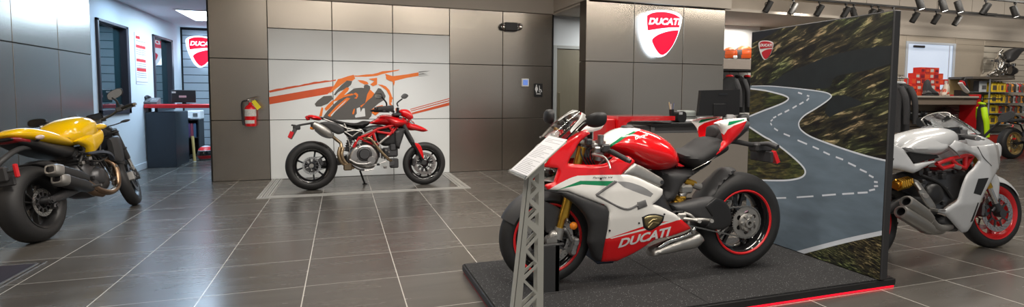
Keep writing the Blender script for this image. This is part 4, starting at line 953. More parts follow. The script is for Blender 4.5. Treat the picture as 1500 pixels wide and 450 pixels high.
# exhaust
for k, (e, f_) in enumerate((((-.02, -.20, .595), (.46, -.165, .44)), ((.03, -.20, .505), (.50, -.165, .345)))):
    e, f_ = Vector(e), Vector(f_); d = (f_-e).normalized(); sq = [(.058*math.copysign(abs(math.cos(t))**.6, math.cos(t)), .052*math.copysign(abs(math.sin(t))**.6, math.sin(t))) for t in [2*PI*i/24 for i in range(24)]]
    g = MB(); g.sweep([e+d*.05, e+d*.08, e+d*.36, f_], sq, scales=[.96, 1, 1, .7]); so = g.build('silencer', M_BLACK, r0)
    g = MB(); g.sweep([e, e+d*.02, e+d*.06, e+d*.085], sq, scales=[.74, .95, 1.05, 1.05]); g.sweep([e-d*.004, e+d*.002], sq, scales=[.5, .5], mi=1); g.build('end_cap', [M_SILV, M_BLACKG], so)
g = MB(); g.tube([(.48, -.15, .42), (.56, -.15, .36), (.66, -.16, .29), (.80, -.17, .25), (.93, -.165, .28), (1.0, -.155, .38), (1.02, -.14, .48), (.99, -.10, .56), (.93, -.06, .58)], .03, 14); g.tube([(.50, -.14, .36), (.60, -.13, .29), (.72, -.14, .25)], .032, 12); g.build('exhaust_pipe', M_TITAN, r0)
# engine
g = MB(); body(g, [(.50, .36, .56, .10), (.58, .27, .62, .14), (.72, .23, .60, .15), (.88, .26, .52, .14), (.96, .32, .46, .09)], 20, 3); g.build('crankcase', M_DALU, r0)
g = MB(); g.lathe([(1e-4, -.014), (.06, -.014), (.075, -.004), (.085, .012), (.10, .03), (.10, .07)], (.70, -.175, .43), (0, 1, 0), 28); g.lathe([(1e-4, -.006), (.045, -.006), (.052, .02)], (.60, -.165, .36), (0, 1, 0), 18); g.build('clutch_cover', M_DALU, r0)
g = MB()
for (c, d) in (((.80, 0, .55), Vector((.62, 0, .35)).normalized()), ((.62, 0, .60), Vector((-.25, 0, .9)).normalized())):
    c = Vector(c); u = Vector((0, 1, 0)); w_ = d.cross(u)
    A = Matrix(((d.x, 0, w_.x, c.x), (d.y, 1, w_.y, c.y), (d.z, 0, w_.z, c.z), (0, 0, 0, 1)))
    g.box((-.08, -.09, -.08), (.14, .09, .08), .02, 0, A)
    for i in range(5): g.box((-.06+.035*i, -.115, -.10), (-.045+.035*i, .115, .10), .004, 0, A)
g.build('cylinder', M_DALU, r0)
g = MB(); F_ = [((.52, .12, .60), (.62, .13, .74), (.86, .12, .80), (1.06, .06, .86)), ((.60, .13, .74), (.78, .14, .62), (1.04, .06, .80)), ((.70, .13, .76), (.80, .14, .62), (.90, .12, .79)), ((.62, .13, .74), (.72, .14, .60))]
for P in F_:
    for sg in (1, -1): Q = [Vector((p[0], p[1]*sg, p[2])) for p in P]; g.tube(Q, .0155, 10, sp=False)
g.build('trellis_frame', M_BLACK, r0)
g = MB(); g.box((1.08, -.17, .52), (1.13, .17, .80), .012); g.box((1.065, -.155, .54), (1.14, .155, .78), .006, 1); g.build('radiator', [M_BLACK, mat('radiator_fins', (.03, .035, .045), .5, .4, noise=.3, scale=250)], r0)
g = MB(); body(g, [(.98, .55, .78, .025, -.16), (1.05, .52, .80, .03, -.175), (1.14, .52, .80, .02, -.17)], 12, 3); g.build('radiator_cover', M_CARBON, r0)
g = MB(); body(g, [(0, .315, .355, .02, -.125), (.12, .30, .375, .026, -.125), (.35, .32, .42, .032, -.115), (.52, .33, .45, .03, -.09)], 14, 3); body(g, [(0, .315, .355, .02, .125), (.12, .30, .375, .026, .125), (.35, .32, .42, .032, .115), (.52, .33, .45, .03, .09)], 14, 3); g.box((.36, -.12, .34), (.46, .12, .42), .02); g.build('swingarm', M_DALU, r0)
g = MB(); g.cyl((0, -.155, .335), (0, .155, .335), .03, seg=16); g.cyl((0, -.165, .335), (0, -.15, .335), .022, seg=6); g.box((-.03, -.15, .31), (.05, -.13, .36), .008); g.build('rear_axle', M_DALU, r0)
g = MB(); caliper(g, (0, .335), math.radians(-20), -.075, .115, .10, .03, .04); g.build('rear_caliper', M_DALU, r0)
g = MB(); body(g, [(.02, .655, .665, .06), (.15, .60, .68, .09), (.33, .50, .62, .09), (.42, .45, .52, .07)], 14, 3); g.build('rear_mudguard', M_BLACK, r0)
g = MB(); rr = random.Random(5)
for i in range(24):
    p = Vector((rr.uniform(.48, 1.05), -rr.uniform(.11, .16), rr.uniform(.36, .74))); q = rr.uniform(.008, .02); g.box(p-Vector((q, q, q)), p+Vector((q, q, q*.8)), .004, i % 3 == 0)
for P in (((.50, -.14, .70), (.62, -.17, .66), (.80, -.17, .64), (.96, -.15, .62)), ((.55, -.14, .64), (.68, -.17, .58), (.88, -.16, .60), (1.02, -.13, .70)), ((.70, -.15, .70), (.82, -.16, .56), (.92, -.14, .44)), ((.46, -.13, .58), (.50, -.16, .46), (.60, -.165, .30))): g.tube(P, .009, 7, mi=0)
g.build('engine_fittings', [M_BLACK, M_ALU], r0)
g = MB(); P = [(.60, -.15, .67), (.75, -.18, .665), (.90, -.175, .63), (1.0, -.15, .56)]; g.sweep(spline(P, 6), [(-1, -1), (1, -1), (1, 1), (-1, 1)], scales=[(.02, .012)]*19); g.build('belt_cover', mat('blue_grey_cover', (.10, .12, .16), .3, .5, noise=.05), r0)
g = MB(); g.tube([(.52, -.14, .40), (.47, -.19, .37), (.46, -.23, .36)], .012); g.cyl((.46, -.21, .36), (.46, -.29, .36), .012); g.box((.42, -.15, .33), (.56, -.13, .46), .01); g.tube([(.55, .1, .28), (.58, .2, .12), (.60, .30, .03)], .012, sp=False); g.build('foot_peg', M_ALU, r0)
# bars, lamps
g = MB(STR); c = Vector((1.06, 0, .96)); g.tube([(1.10, -.09, .97), (1.09, 0, .975), (1.10, .09, .97)], .013); g.box((1.06, -.05, .93), (1.12, .05, .99), .01); g.build('handlebar_clamp', M_DALU, r0)
for sg in (1, -1):
    P = [Vector((1.09, .05*sg, .98)), Vector((1.07, .15*sg, 1.0)), Vector((1.03, .24*sg, 1.035)), Vector((.97, .34*sg, 1.045)), Vector((.945, .385*sg, 1.043))]
    g = MB(STR); g.tube(P[:3], .0125); h = g.build('handlebar', M_DALU, r0)
    g = MB(STR); g.tube(P[2:], .0165, 12); g.cyl(P[4], P[4]+(P[4]-P[3]).normalized()*.02, .016, seg=12, mi=1); g.build('hand_grip', [M_RUB, M_ALU], h)
    g = MB(STR); g.tube([P[2]+Vector((.02, 0, -.01)), P[2]+Vector((.06, .04*sg, -.01)), P[3]+Vector((.055, .02*sg, -.015)), P[4]+Vector((.045, 0, -.02))], .007, 7); g.box(P[2]-Vector((.03, .03, .025)), P[2]+Vector((.02, .03, .025)), .008, 1); g.ball(P[2]+Vector((.04, .02*sg, .03)), .022, seg=10, mi=1); g.build('lever', [M_ALU, M_CARBON], h)
    if sg < 0: m_ = STR @ P[2]; c = B.ax(168, 138, (STR @ Vector((.99, -.27, 1.14))).x); mirror_head(B, 'mirror', c, (B.ax(180, 133, c.x)-B.ax(157, 144, c.x))*.5, (B.ax(166, 131, c.x)-B.ax(171, 146, c.x))*.42, (1, .1, .05), .03, [m_, m_.lerp(c, .5), c+Vector((0, .03, -.03))])
    else: m_ = STR @ P[2]; c = B.ax(54, 180, (STR @ P[2]).x-.02); mirror_head(B, 'mirror', c, (B.ax(68, 179, c.x)-B.ax(39, 182, c.x))*.5, (B.ax(54, 175, c.x)-B.ax(54, 187, c.x))*.5, (1, .1, .05), .03, [m_, m_.lerp(c, .5), c+Vector((0, -.08, .0))], gl=M_BLACKG)
g = MB(STR); g.lathe([(1e-4, -.09), (.05, -.085), (.082, -.05), (.092, 0), (.09, .03)], (1.24, 0, .86), (1, 0, 0), 24); g.lathe([(.09, .03), (.06, .045), (1e-4, .05)], (1.24, 0, .86), (1, 0, 0), 24, mi=1); g.build('headlight', [M_BLACK, M_CLEAR], r0)
g = MB(STR); g.box((1.12, -.07, .97), (1.15, .07, 1.06), .012); g.build('dashboard', M_BLACKG, r0)
for sg in (1, -1):
    g = MB(STR); g.tube([(1.12, sg*.08, .90), (1.14, sg*.14, .90), (1.15, sg*.22, .91)], .007, 6); g.ball((1.15, sg*.235, .912), .03, (.6, 1.5, .5), mi=0); g.build('front_indicator', [M_CARBON], r0)
# ================================================================ the pearl-white sport tourer beyond the poster stand
a_ = math.radians(91.3)
B = Bike('motorcycle', 'pearl white sport motorcycle with red wheels behind the road poster stand', (3.80, 2.89), (3.80+1.478*math.sin(a_), 2.89+1.478*math.cos(a_)), 0, 9, -1)
r0 = B.root; WB = 1.445; STR = steer(WB, -7)
M_PEARL = mat('pearl_white_lacquer', (.56, .575, .59), .24, noise=.02, coat=.6)
M_RWHEEL = mat('red_wheel_enamel', (.66, .012, .016), .25, noise=.02, coat=.4)
wheel(B, 'rear_wheel', (0, .33), .33, .222, .18, 3, M_RWHEEL, stagger=.36, discs=((-.07, .12),), ph=.6)
wheel(B, 'front_wheel', (WB, .30), .30, .222, .12, 3, M_RWHEEL, M=STR, stagger=.36, discs=((.062, .16), (-.062, .16)), ph=.9)
front_end(B, r0, WB, .30, STR, M_GOLD, M_DALU, M_DALU, top_z=.84)
g = MB(STR); guard(g, (WB, .30), .32, 30, 140, .075, .06)
g.build('front_mudguard', M_PEARL, r0)
for sg in (1, -1):
    g = MB(STR); shell_geo(g, [np.array(q) for q in spline([(WB-.10, .60), (WB-.01, .63), (WB+.03, .55), (WB+.0, .40), (WB-.03, .36), (WB-.06, .46)], 4, True)], lambda x, z: .085, sg, pd=.01, pw=.03, thick=.008); g.build('mudguard_stay', M_PEARL, r0)
fx = table((.55, .75, .95, 1.15, 1.3, 1.45, 1.55), (.16, .20, .225, .23, .20, .13, .06)); fz = table((.1, .2, .4, .6, .8, .95), (.55, .72, .92, 1.0, 1.0, .9))
def FS(x, z): return fx(x)*fz(z)
B.shell('side_fairing', '1389,214! 1400,205! 1411,208 1424,214! 1432,214! 1450,212 1466,209.5! 1469,218 1467,238! 1461,253 1455,264 1444,284 1434,308 1425,330 1418,341! 1411,341! 1399,327 1388,315! 1372,310 1356,307.5! 1370,306 1387,307! 1398,300 1406,293 1411,277 1419,257 1430,245 1437,235! 1432,229 1418,222 1406,222! 1402,226!', FS, [M_PEARL, M_BLACK, M_CARBON], pd=.015, pw=.02, res=.02,
        regions=[('1433,262! 1448.5,260.5! 1437,286.5! 1426,283.5!', 1), ('1432,297! 1434,297! 1425,324! 1421,326!', 1)])
g = MB()
for t in ('1432,215 1440,230 1452,243', '1389,214 1399,222 1406,230'):
    g.tube([Vector((B.p2(*p, FS)[0], B.s*(FS(*B.p2(*p, FS))+.001), B.p2(*p, FS)[1])) for p, _ in pts(t)], .004, 6)
g.build('fairing_seam', M_GREYP, r0)
B.blob('belly_pan', '1378,312! 1390,317 1402,331 1411,341! 1384,340! 1374,327!', .12, M_CARBON, at=.10, pw=.03)
g = MB(); body(g, [(1.10, .74, .98, .12), (1.25, .74, .97, .16), (1.38, .74, .93, .15), (1.48, .76, .90, .09), (1.53, .80, .86, .03)], 24, 2.6); g.build('nose_cowl', M_PEARL, r0)
g = MB(); body(g, [(1.44, .76, .88, .115), (1.50, .79, .86, .07), (1.53, .81, .84, .03)], 18, 2.8); g.build('headlight', M_CLEAR, r0)
g = MB(); body(g, [(.40, .80, .86, .05), (.44, .775, .93, .11), (.52, .75, .98, .16), (.66, .76, 1.01, .19), (.80, .79, 1.03, .195), (.92, .83, 1.02, .17), (1.0, .88, .98, .11), (1.03, .91, .95, .05)], 32, 2.4); tk = g.build('fuel_tank', M_PEARL, r0)
g = MB(); g.lathe([(1e-4, .014), (.035, .012), (.045, 0), (.045, -.02)], (.84, 0, 1.03), (0, 0, 1), 20); g.build('fuel_cap', M_DALU, tk)
B.shell('tank_flank', '1328,216! 1345,204 1370,197 1392,199 1401,203! 1394,215 1384,224 1374,227! 1355,225 1338,222!', lambda x, z: float(np.interp(z, (.72, .85, .98), (.165, .205, .165))), M_PEARL, pd=.03, pw=.04, thick=.02)
g = MB(); body(g, [(.10, .82, .88, .09), (.22, .79, .86, .13), (.36, .745, .81, .14), (.48, .745, .82, .11), (.54, .78, .84, .07)], 20, 2.6); g.build('seat', M_SEAT, r0)
B.shell('seat_infill', '1333,223! 1350,224 1374,227! 1377,231 1368,233! 1355,236 1343,240! 1336,234!', lambda x, z: .165, M_SEAT, pd=.01, pw=.02, thick=.03)
ft_ = table((-.3, -.1, .1, .35, .6), (.05, .10, .15, .185, .18))
def FT(x, z): return ft_(x)
B.shell('tail_panel', '1290,205! 1305,209.5 1316,213 1326,218! 1334,230 1341,240.5! 1355,237.5 1372,235! 1374,238! 1360,244 1348,251 1341,254! 1330,251 1316,248 1300,246 1288,240!', FT, [M_PEARL, M_BLACK], pd=.02, pw=.03, regions=[('1302,233! 1310,232! 1309,235! 1303,236!', 1)])
g = MB(); body(g, [(-.24, .90, .93, .04), (-.12, .85, .93, .08), (.05, .80, .90, .12), (.25, .74, .85, .13), (.40, .70, .80, .12)], 20, 2.6); g.build('tail_core', M_CARBON, r0)
g = MB(); body(g, [(-.26, .89, .92, .03), (-.22, .87, .925, .06), (-.15, .86, .90, .08)], 14, 2.8); g.build('tail_light', M_TAILRED, r0)
g = MB(); g.tube([(-.10, 0, .84), (-.22, 0, .72), (-.27, 0, .62)], .02); g.box((-.29, -.09, .50), (-.27, .09, .64), .01); g.build('plate_bracket', M_CARBON, r0)
# trellis, engine
g = MB()
for t in ('1372,240,.15 1392,233,.17 1414,228,.17 1424,229,.15', '1392,233,.17 1401,241,.17 1413,247,.16 1424,229,.15', '1414,228,.17 1413,247,.16', '1372,240,.15 1380,247,.15 1401,241,.17'):
    P = B.path(t); g.tube(P, .017, 10, sp=False); g.tube(B.mir(P), .017, 10, sp=False)
v = B.at(1413, 247, .16); g.tube([v, Vector((v.x, -v.y, v.z))], .014, sp=False); v = B.at(1380, 247, .15); g.tube([v, Vector((v.x, -v.y, v.z))], .014, sp=False)
g.build('trellis_frame', M_RWHEEL, r0)
g = MB(); P = B.path('1396,243,.17 1405,246,.168'); g.tube(P, .0195, 10, sp=False); g.build('frame_sleeve', M_SILV, r0)
B.blob('engine', '1345,252! 1380,245 1415,246! 1418,262 1408,292 1390,306 1375,318! 1352,318 1345,290!', .14, M_DALU, at=.12, pw=.06)
g = MB(); c = B.at(1372, 284, .17); g.lathe([(1e-4, -.012), (.06, -.012), (.075, 0), (.09, .02), (.09, .06)], c, (0, 1, 0), 24); g.build('engine_cover', M_BLACK, r0); rr = random.Random(9); g = MB(); g.tube(B.path('1346,256,.15 1362,262,.16 1380,272,.16 1394,290,.15'), .012)
for i in range(20):
    p = B.at(rr.uniform(1345, 1405), rr.uniform(248, 312), rr.uniform(.13, .17)); q = rr.uniform(.008, .02); g.box(p-Vector((q, q, q)), p+Vector((q, q, q)), .004)
g.build('engine_fittings', M_BLACK, r0)
for k, (e, f_) in enumerate((((1327, 295, .235), (1361, 321, .20)), ((1319, 310, .235), (1362, 336, .20)))):
    e, f_ = B.at(*e), B.at(*f_); d = (f_-e).normalized(); g = MB(); L_ = (f_-e).length
    g.lathe([(.03, .012), (.034, -.002), (.046, 0), (.050, .012), (.052, .05), (.054, L_*.7), (.040, L_), (1e-3, L_)], e, d, 28); g.lathe([(1e-4, .05), (.030, .05), (.030, .01)], e, d, 24, mi=1); g.build('silencer', [M_SILV, M_BLACK], r0)
g = MB(); g.tube(B.path('1358,322,.2 1368,332,.17 1380,335,.14 1392,332,.1'), [.045, .04, .03, .025]); g.tube(B.path('1352,333,.2 1364,337,.17 1378,338,.12'), [.045, .04, .03]); g.build('exhaust_pipe', M_SILV, r0)
g = MB(); a, c = B.at(1311, 272, .16), B.at(1333, 266, .10); g.cyl(a, c, .026, seg=16); d = c-a; hel = [a+d*(.1+.8*i/36)+Vector((0, math.sin(i*1.05)*.04, math.cos(i*1.05)*.04)) for i in range(37)]; g.tube(hel, .008, 7, sp=False); g.build('shock_absorber', M_GOLD, r0)
B.blob('swingarm', '1300,300! 1318,290 1340,288 1356,290! 1358,305 1340,306 1318,312 1302,314!', .03, M_CARBON, lat=.11, at=.12, pw=.03, both=True)
B.blob('foot_peg_plate', '1338,262! 1346,266 1356,280 1366,294 1372,305! 1362,306! 1354,296 1346,282!', .012, M_SILV, lat=.185, at=.19, pw=.012)
g = MB(); g.cyl(B.at(1340, 268, .19), B.at(1348, 279, .22), .016, seg=10); g.cyl(B.at(1360, 306, .18), B.at(1376, 309, .27), .012, seg=10); g.tube(B.path('1352,310,.19 1364,308,.2 1384,308.5,.2'), .008); g.cyl(B.at(1356, 287, .19), B.at(1356, 287, .215), .02, seg=12); g.build('foot_peg', M_ALU, r0)
B.blob('tyre_hugger', '1292,268! 1306,272 1324,282 1338,296! 1330,298 1314,288 1296,280!', .08, M_BLACK, at=.0, pw=.03)
# screen, bars, mirrors
rows = []; nn = 14
for i in range(8):
    u = i/7; ring = []
    for j in range(nn+1):
        a = PI*j/nn; k = math.sin(a)**.8; w_ = .15*(1-.25*u*u); ring.append(Vector((1.18-.24*u+.13*k*(1-.6*u), -w_*math.cos(a), .955+.15*u+.03*k*u+.02*k)))
    rows.append(ring)
n = nn+1; vs = [p for r in rows for p in r]; fs = [(i*n+j, i*n+j+1, (i+1)*n+j+1, (i+1)*n+j) for i in range(7) for j in range(nn)]; k = len(vs)
g = MB(); g.add(vs+[p+Vector((-.002, 0, -.0025)) for p in vs], fs+[tuple(q+k for q in f[::-1]) for f in fs]); ws = g.build('windscreen', M_CLEAR, r0)
g = MB(); g.tube([r[0] for r in rows]+rows[-1][1:-1]+[r[-1] for r in rows[::-1]], .0045, 6, sp=False); g.build('screen_edge', M_SILV, ws)
g = MB(); g.box((1.10, -.08, .93), (1.14, .08, 1.03), .012); g.build('dashboard', M_BLACKG, r0)
for sg in (1, -1):
    P = [Vector((1.0, .10*sg, .93)), Vector((.99, .16*sg, .945)), Vector((.96, .24*sg, .945)), Vector((.90, .34*sg, .935)), Vector((.87, .39*sg, .93))]
    g = MB(STR); g.tube(P[:3], .013); g.box(P[1]-Vector((.03, .03, .025)), P[1]+Vector((.03, .03, .025)), .008); h = g.build('handlebar', M_BLACK, r0)
    g = MB(STR); g.tube(P[2:], .017, 12); g.cyl(P[4], P[4]+(P[4]-P[3]).normalized()*.02, .016, seg=12, mi=1); g.build('hand_grip', [M_RUB, M_ALU], h)
    g = MB(STR); g.tube([P[1]+Vector((.04, 0, 0)), P[2]+Vector((.06, 0, 0)), P[4]+Vector((.06, 0, -.01))], .007, 6); g.cyl(P[1]+Vector((.05, 0, 0)), P[1]+Vector((.05, 0, .06)), .022, seg=12, mi=1); g.build('lever', [M_ALU, M_GREYP], h)
    if sg < 0: c = B.ax(1474, 171, 1.26); mirror_head(B, 'mirror', c, (B.ax(1486, 165, 1.28)-B.ax(1462, 176, 1.24))*.5, (B.ax(1471, 165.5, 1.26)-B.ax(1477, 178, 1.26))*.45, (1, .2, .05), .035, [B.ax(1441, 201, 1.30), B.ax(1452, 190, 1.30), B.ax(1465, 178, 1.29)])
    else: c = Vector((1.26, .33, 1.10)); mirror_head(B, 'mirror', c, Vector((.02, .07, .03)), Vector((0, -.015, .04)), (1, -.2, .05), .035, [Vector((1.30, .12, .92)), Vector((1.30, .2, 1.0)), Vector((1.29, .28, 1.07))])
g = MB(); g.tube([(.52, .1, .26), (.56, .2, .12), (.58, .29, .03)], .012, sp=False); g.build('side_stand', M_BLACK, r0)
# ================================================================ stage, poster stand, wheel chock, data stand
def pbox(mb, x0, y0, x1, y1, Y, dep, bev=.004, mi=0):
    """box whose front face is seen between two sight lines at distance Y, dep metres deep"""
    a, c = at_y(x0, y1, Y), at_y(x1, y0, Y); return mb.box((a.x, Y, a.z), (c.x, Y+dep, c.z), bev, mi)
def pm(t, Y): return [at_y(p[0], p[1], Y) for p, c in pts(t)]
PZ = .065; PX0, PX1, PY0, PY1 = .80, 3.50, 2.43, 3.57
st = thing('display_stage', 'low black carpeted stage under the red and white motorcycle', 'stage', ((PX0+PX1)/2, (PY0+PY1)/2, 0))
def loc(o, root):   # keep world coordinates of a freshly built child
    o.matrix_parent_inverse = root.matrix_world.inverted(); return o
bpy.context.view_layer.update()
def LB(mb, name, m, root): return loc(mb.build(name, m, root), root)
LB(MB().box((PX0, PY0, .013), (PX1, PY1, .057), .003), 'deck', M_BLACK, st)
M_CARPET = mat('charcoal_carpet', (.026, .026, .027), .95, noise=.85, scale=130, bump=.6)
def carpet():
    m = M_CARPET; N = m.node_tree.nodes; L = m.node_tree.links; b = N['Principled BSDF']
    tc = N.new('ShaderNodeTexCoord'); v = N.new('ShaderNodeTexVoronoi'); v.inputs['Scale'].default_value = 95; L.new(tc.outputs['Object'], v.inputs['Vector'])
    lt = N.new('ShaderNodeMath'); lt.operation = 'LESS_THAN'; lt.inputs[1].default_value = .20; L.new(v.outputs['Distance'], lt.inputs[0])
    wn = N.new('ShaderNodeMath'); wn.operation = 'GREATER_THAN'; wn.inputs[1].default_value = .62; sp = N.new('ShaderNodeSeparateColor'); L.new(v.outputs['Color'], sp.inputs[0]); L.new(sp.outputs[0], wn.inputs[0])
    mu = N.new('ShaderNodeMath'); mu.operation = 'MULTIPLY'; L.new(lt.outputs[0], mu.inputs[0]); L.new(wn.outputs[0], mu.inputs[1])
    old = b.inputs['Base Color'].links[0].from_socket; mx = N.new('ShaderNodeMix'); mx.data_type = 'RGBA'; L.new(mu.outputs[0], mx.inputs['Factor']); L.new(old, mx.inputs['A']); mx.inputs['B'].default_value = (.30, .30, .30, 1); L.new(mx.outputs['Result'], b.inputs['Base Color'])
carpet()
LB(MB().box((PX0+.012, PY0+.012, .057), (2.008, PY1-.012, PZ), .002), 'carpet_tile', M_CARPET, st)
LB(MB().box((2.012, PY0+.012, .057), (3.335, PY1-.012, PZ), .002), 'carpet_tile', M_CARPET, st)
LB(MB().box((3.338, PY0+.012, .057), (PX1-.01, PY1-.012, PZ-.002), .002), 'side_plinth', M_BLACK, st)
M_LED = mat('red_light_strip', (.8, .0, .02), .4, noise=0, emit=(1, .005, .02), es=1.5)
LB(MB().box((PX0+.01, PY0+.003, .001), (PX1-.01, PY0+.02, .0135), .002), 'light_strip', M_LED, st)
LB(MB().box((PX0+.003, PY0+.02, .001), (PX0+.02, PY1-.02, .0135), .002), 'light_strip', mat('dim_red_strip', (.35, .01, .015), .4, noise=.03), st)
LB(MB().box((PX0+.025, PY0+.025, 0), (PX1-.025, PY1-.025, .014)), 'underframe', M_JOINT, st)

# ---- road poster
PS = thing('poster_stand', 'tall printed stand showing a winding mountain road', 'display stand', (3.372, 3.02, PZ)); bpy.context.view_layer.update()
LB(MB().box((3.349, 2.418, PZ), (3.405, 3.635, 1.822), .004), 'panel', M_CARBON, PS)
def hill(name, dark, mid, lite, sc=9, rot=.5):
    m = mat(name, mid, .45, noise=0); N = m.node_tree.nodes; L = m.node_tree.links; b = N['Principled BSDF']
    tc = N.new('ShaderNodeTexCoord'); mp = N.new('ShaderNodeMapping'); mp.vector_type = 'TEXTURE'; mp.inputs['Rotation'].default_value = (-rot, 0, 0); mp.inputs['Scale'].default_value = (1, 1.5, .30)
    nz = N.new('ShaderNodeTexNoise'); nz.inputs['Scale'].default_value = sc; nz.inputs['Detail'].default_value = 9; nz.inputs['Roughness'].default_value = .66; nz.inputs['Distortion'].default_value = .6
    n2 = N.new('ShaderNodeTexNoise'); n2.inputs['Scale'].default_value = 3.2; n2.inputs['Detail'].default_value = 4
    L.new(tc.outputs['Object'], mp.inputs[0]); L.new(mp.outputs[0], nz.inputs['Vector']); L.new(tc.outputs['Object'], n2.inputs['Vector'])
    rp = N.new('ShaderNodeValToRGB'); e = rp.color_ramp.elements; e[0].position = .43; e[0].color = dark+(1,); e[1].position = .74; e[1].color = lite+(1,); k = e.new(.56); k.color = mid+(1,)
    L.new(nz.outputs['Fac'], rp.inputs[0]); r2 = N.new('ShaderNodeValToRGB'); q = r2.color_ramp.elements; q[0].position = .42; q[0].color = (1, .85, .68, 1); q[1].position = .60; q[1].color = (.78, 1, .62, 1); L.new(n2.outputs['Fac'], r2.inputs[0])
    mx = N.new('ShaderNodeMix'); mx.data_type = 'RGBA'; mx.blend_type = 'MULTIPLY'; mx.inputs['Factor'].default_value = 1; L.new(rp.outputs[0], mx.inputs['A']); L.new(r2.outputs[0], mx.inputs['B']); L.new(mx.outputs['Result'], b.inputs['Base Color']); return m
M_HILL = hill('print_hillside', (.0015, .002, .0025), (.034, .034, .020), (.66, .57, .40), 8, .36)
M_GRASS = hill('print_verge', (.010, .012, .007), (.055, .058, .022), (.22, .18, .09), 11, .15)
M_GRAV = hill('print_gravel', (.003, .004, .008), (.06, .06, .035), (.60, .55, .36), 34, -.2)
M_ROAD = mat('print_asphalt', (.115, .155, .195), .42, noise=.42, scale=7, stretch=(1, .5, 1.6))
M_LINE = mat('print_white_line', (.56, .60, .66), .42, noise=.06); M_SKY = mat('print_dark_ridge', (.006, .008, .014), .45, noise=.2); M_SHADE = mat('print_dark_slope', (.008, .012, .014), .45, noise=.4, scale=12)
PXX = 3.346
def pp(t, n=5): return [(lambda q: (q.y, q.z))(at_x(float(p[0]), float(p[1]), PXX)) for p in curve2(pts(t), n)]
def zz(t, ox, oy, s, n=5):
    w = ' '.join('%.2f,%.2f%s' % (ox+float(a.rstrip('!').split(',')[0])/s, oy+float(a.rstrip('!').split(',')[1])/s, '!' if a.endswith('!') else '') for a in t.split()); return w
def strip2(line, w0, w1=None):
    """open polyline (Y,Z) -> band polygon, width growing from w0 to w1"""
    w1 = w0 if w1 is None else w1; P = [np.array(p) for p in line]; a, b = [], []
    for i, p in enumerate(P):
        t = P[min(i+1, len(P)-1)]-P[max(i-1, 0)]; t /= np.linalg.norm(t)+1e-9; n = np.array((-t[1], t[0])); w = (w0+(w1-w0)*i/(len(P)-1))/2; a.append(p+n*w); b.append(p-n*w)
    return a+b[::-1]
def line2(t, n=5): return [(lambda q: (q.y, q.z))(at_x(float(p[0]), float(p[1]), PXX)) for p in spline([p for p, c in pts(t)], n)]
R1 = '1101,126 1125,126 1150,128 1170,130 1195,133 1209,135.5 1216,138.5 1217.5,142 1210,149 1195,159 1180,168 1172,176 1170,183 1174,191 1188,200.5 1215,211 1244,221 1276,230.5 1310,238'
e_ = line2(R1); lo = line2('1292,341 1240,353 1182,370 1130,385')
rect = [(2.428, PZ+.003), (3.626, PZ+.003), (3.626, 1.814), (2.428, 1.814)]
road = e_+[(2.40, .5)]+lo+[(3.7, .1), (3.7, 1.4)]
islA = pp('1094,129! 1100,130 1119,132.4 1135,136 1149,140 1155,144.4 1149,150 1135,156 1119,162 1099,170 1090,174!'); islB = pp('1088,180! 1099,187 1119,200 1130,206 1148,219 1167,235 1178,247 1179,255 1172,260.7 1156,264 1135,264.6 1115,264 1080,263!')
gr = lo+[(3.7, 0), (2.3, 0), (2.3, .3)]
reg = [(pp('1090,50! 1101,47 1125,43! 1150,37! 1130,50 1101,64 1090,70!'), 5), (pp('1127,125! 1150,108 1180,96 1215,82 1260,72 1310,66! 1310,92! 1270,103 1225,112 1215,128 1190,130 1160,128!'), 6), (pp('1213,150! 1225,140 1245,142 1262,152 1240,160 1215,172! 1208,165!'), 6),
       (gr, 3), (road, 1), (islA, 2), (islB, 2)]
reg += [(strip2(e_[:46], .006, .010), 4), (strip2(e_[45:], .010, .012), 4), (strip2(line2('1094,129 1100,130 1119,132.4 1135,136 1149,140 1155,144.4 1149,150 1135,156 1119,162 1099,170 1090,174'), .012), 4), (strip2(line2('1088,180 1099,187 1119,200 1130,206 1148,219 1167,235 1178,247 1179,255 1172,260.7 1156,264 1135,264.6 1115,264 1080,263'), .015, .012), 4),
        (strip2(line2('1296,340.5 1240,352.5 1182,367.5 1130,382'), .028, .034), 4)]
D1 = '370,128 400,138|435,150 452,155|450,170 432,188|410,198 380,215|360,225 330,243|305,255 272,272|252,280 222,295|210,303 188,315|185,325 170,338|168,352 178,368|195,390 222,408|265,430 310,448'
D2 = '275,58 327,80|358,93 392,108|417,122 452,138|485,150 525,165|553,182 595,202|617,218 655,235|667,250 692,263|695,287 715,289|695,311 717,310|668,335 700,328|605,348 660,345|520,354 585,350|410,362 485,356|270,372 362,366|140,377 212,375'
for D, ox, oy, s, w in ((D1, 1095, 110, 5, .012), (D2, 1095, 190, 3.75, .012)):
    for t in D.split('|'): reg.append((strip2(line2(zz(t, ox, oy, s)), w), 4))
W_, F_, MI_, _b = triang(rect, .03, reg)
g = MB(); g.add([(PXX, y, z) for y, z in W_], F_, MI_, False); LB(g, 'print', [M_HILL, M_ROAD, M_GRASS, M_GRAV, M_LINE, M_SKY, M_SHADE], PS)

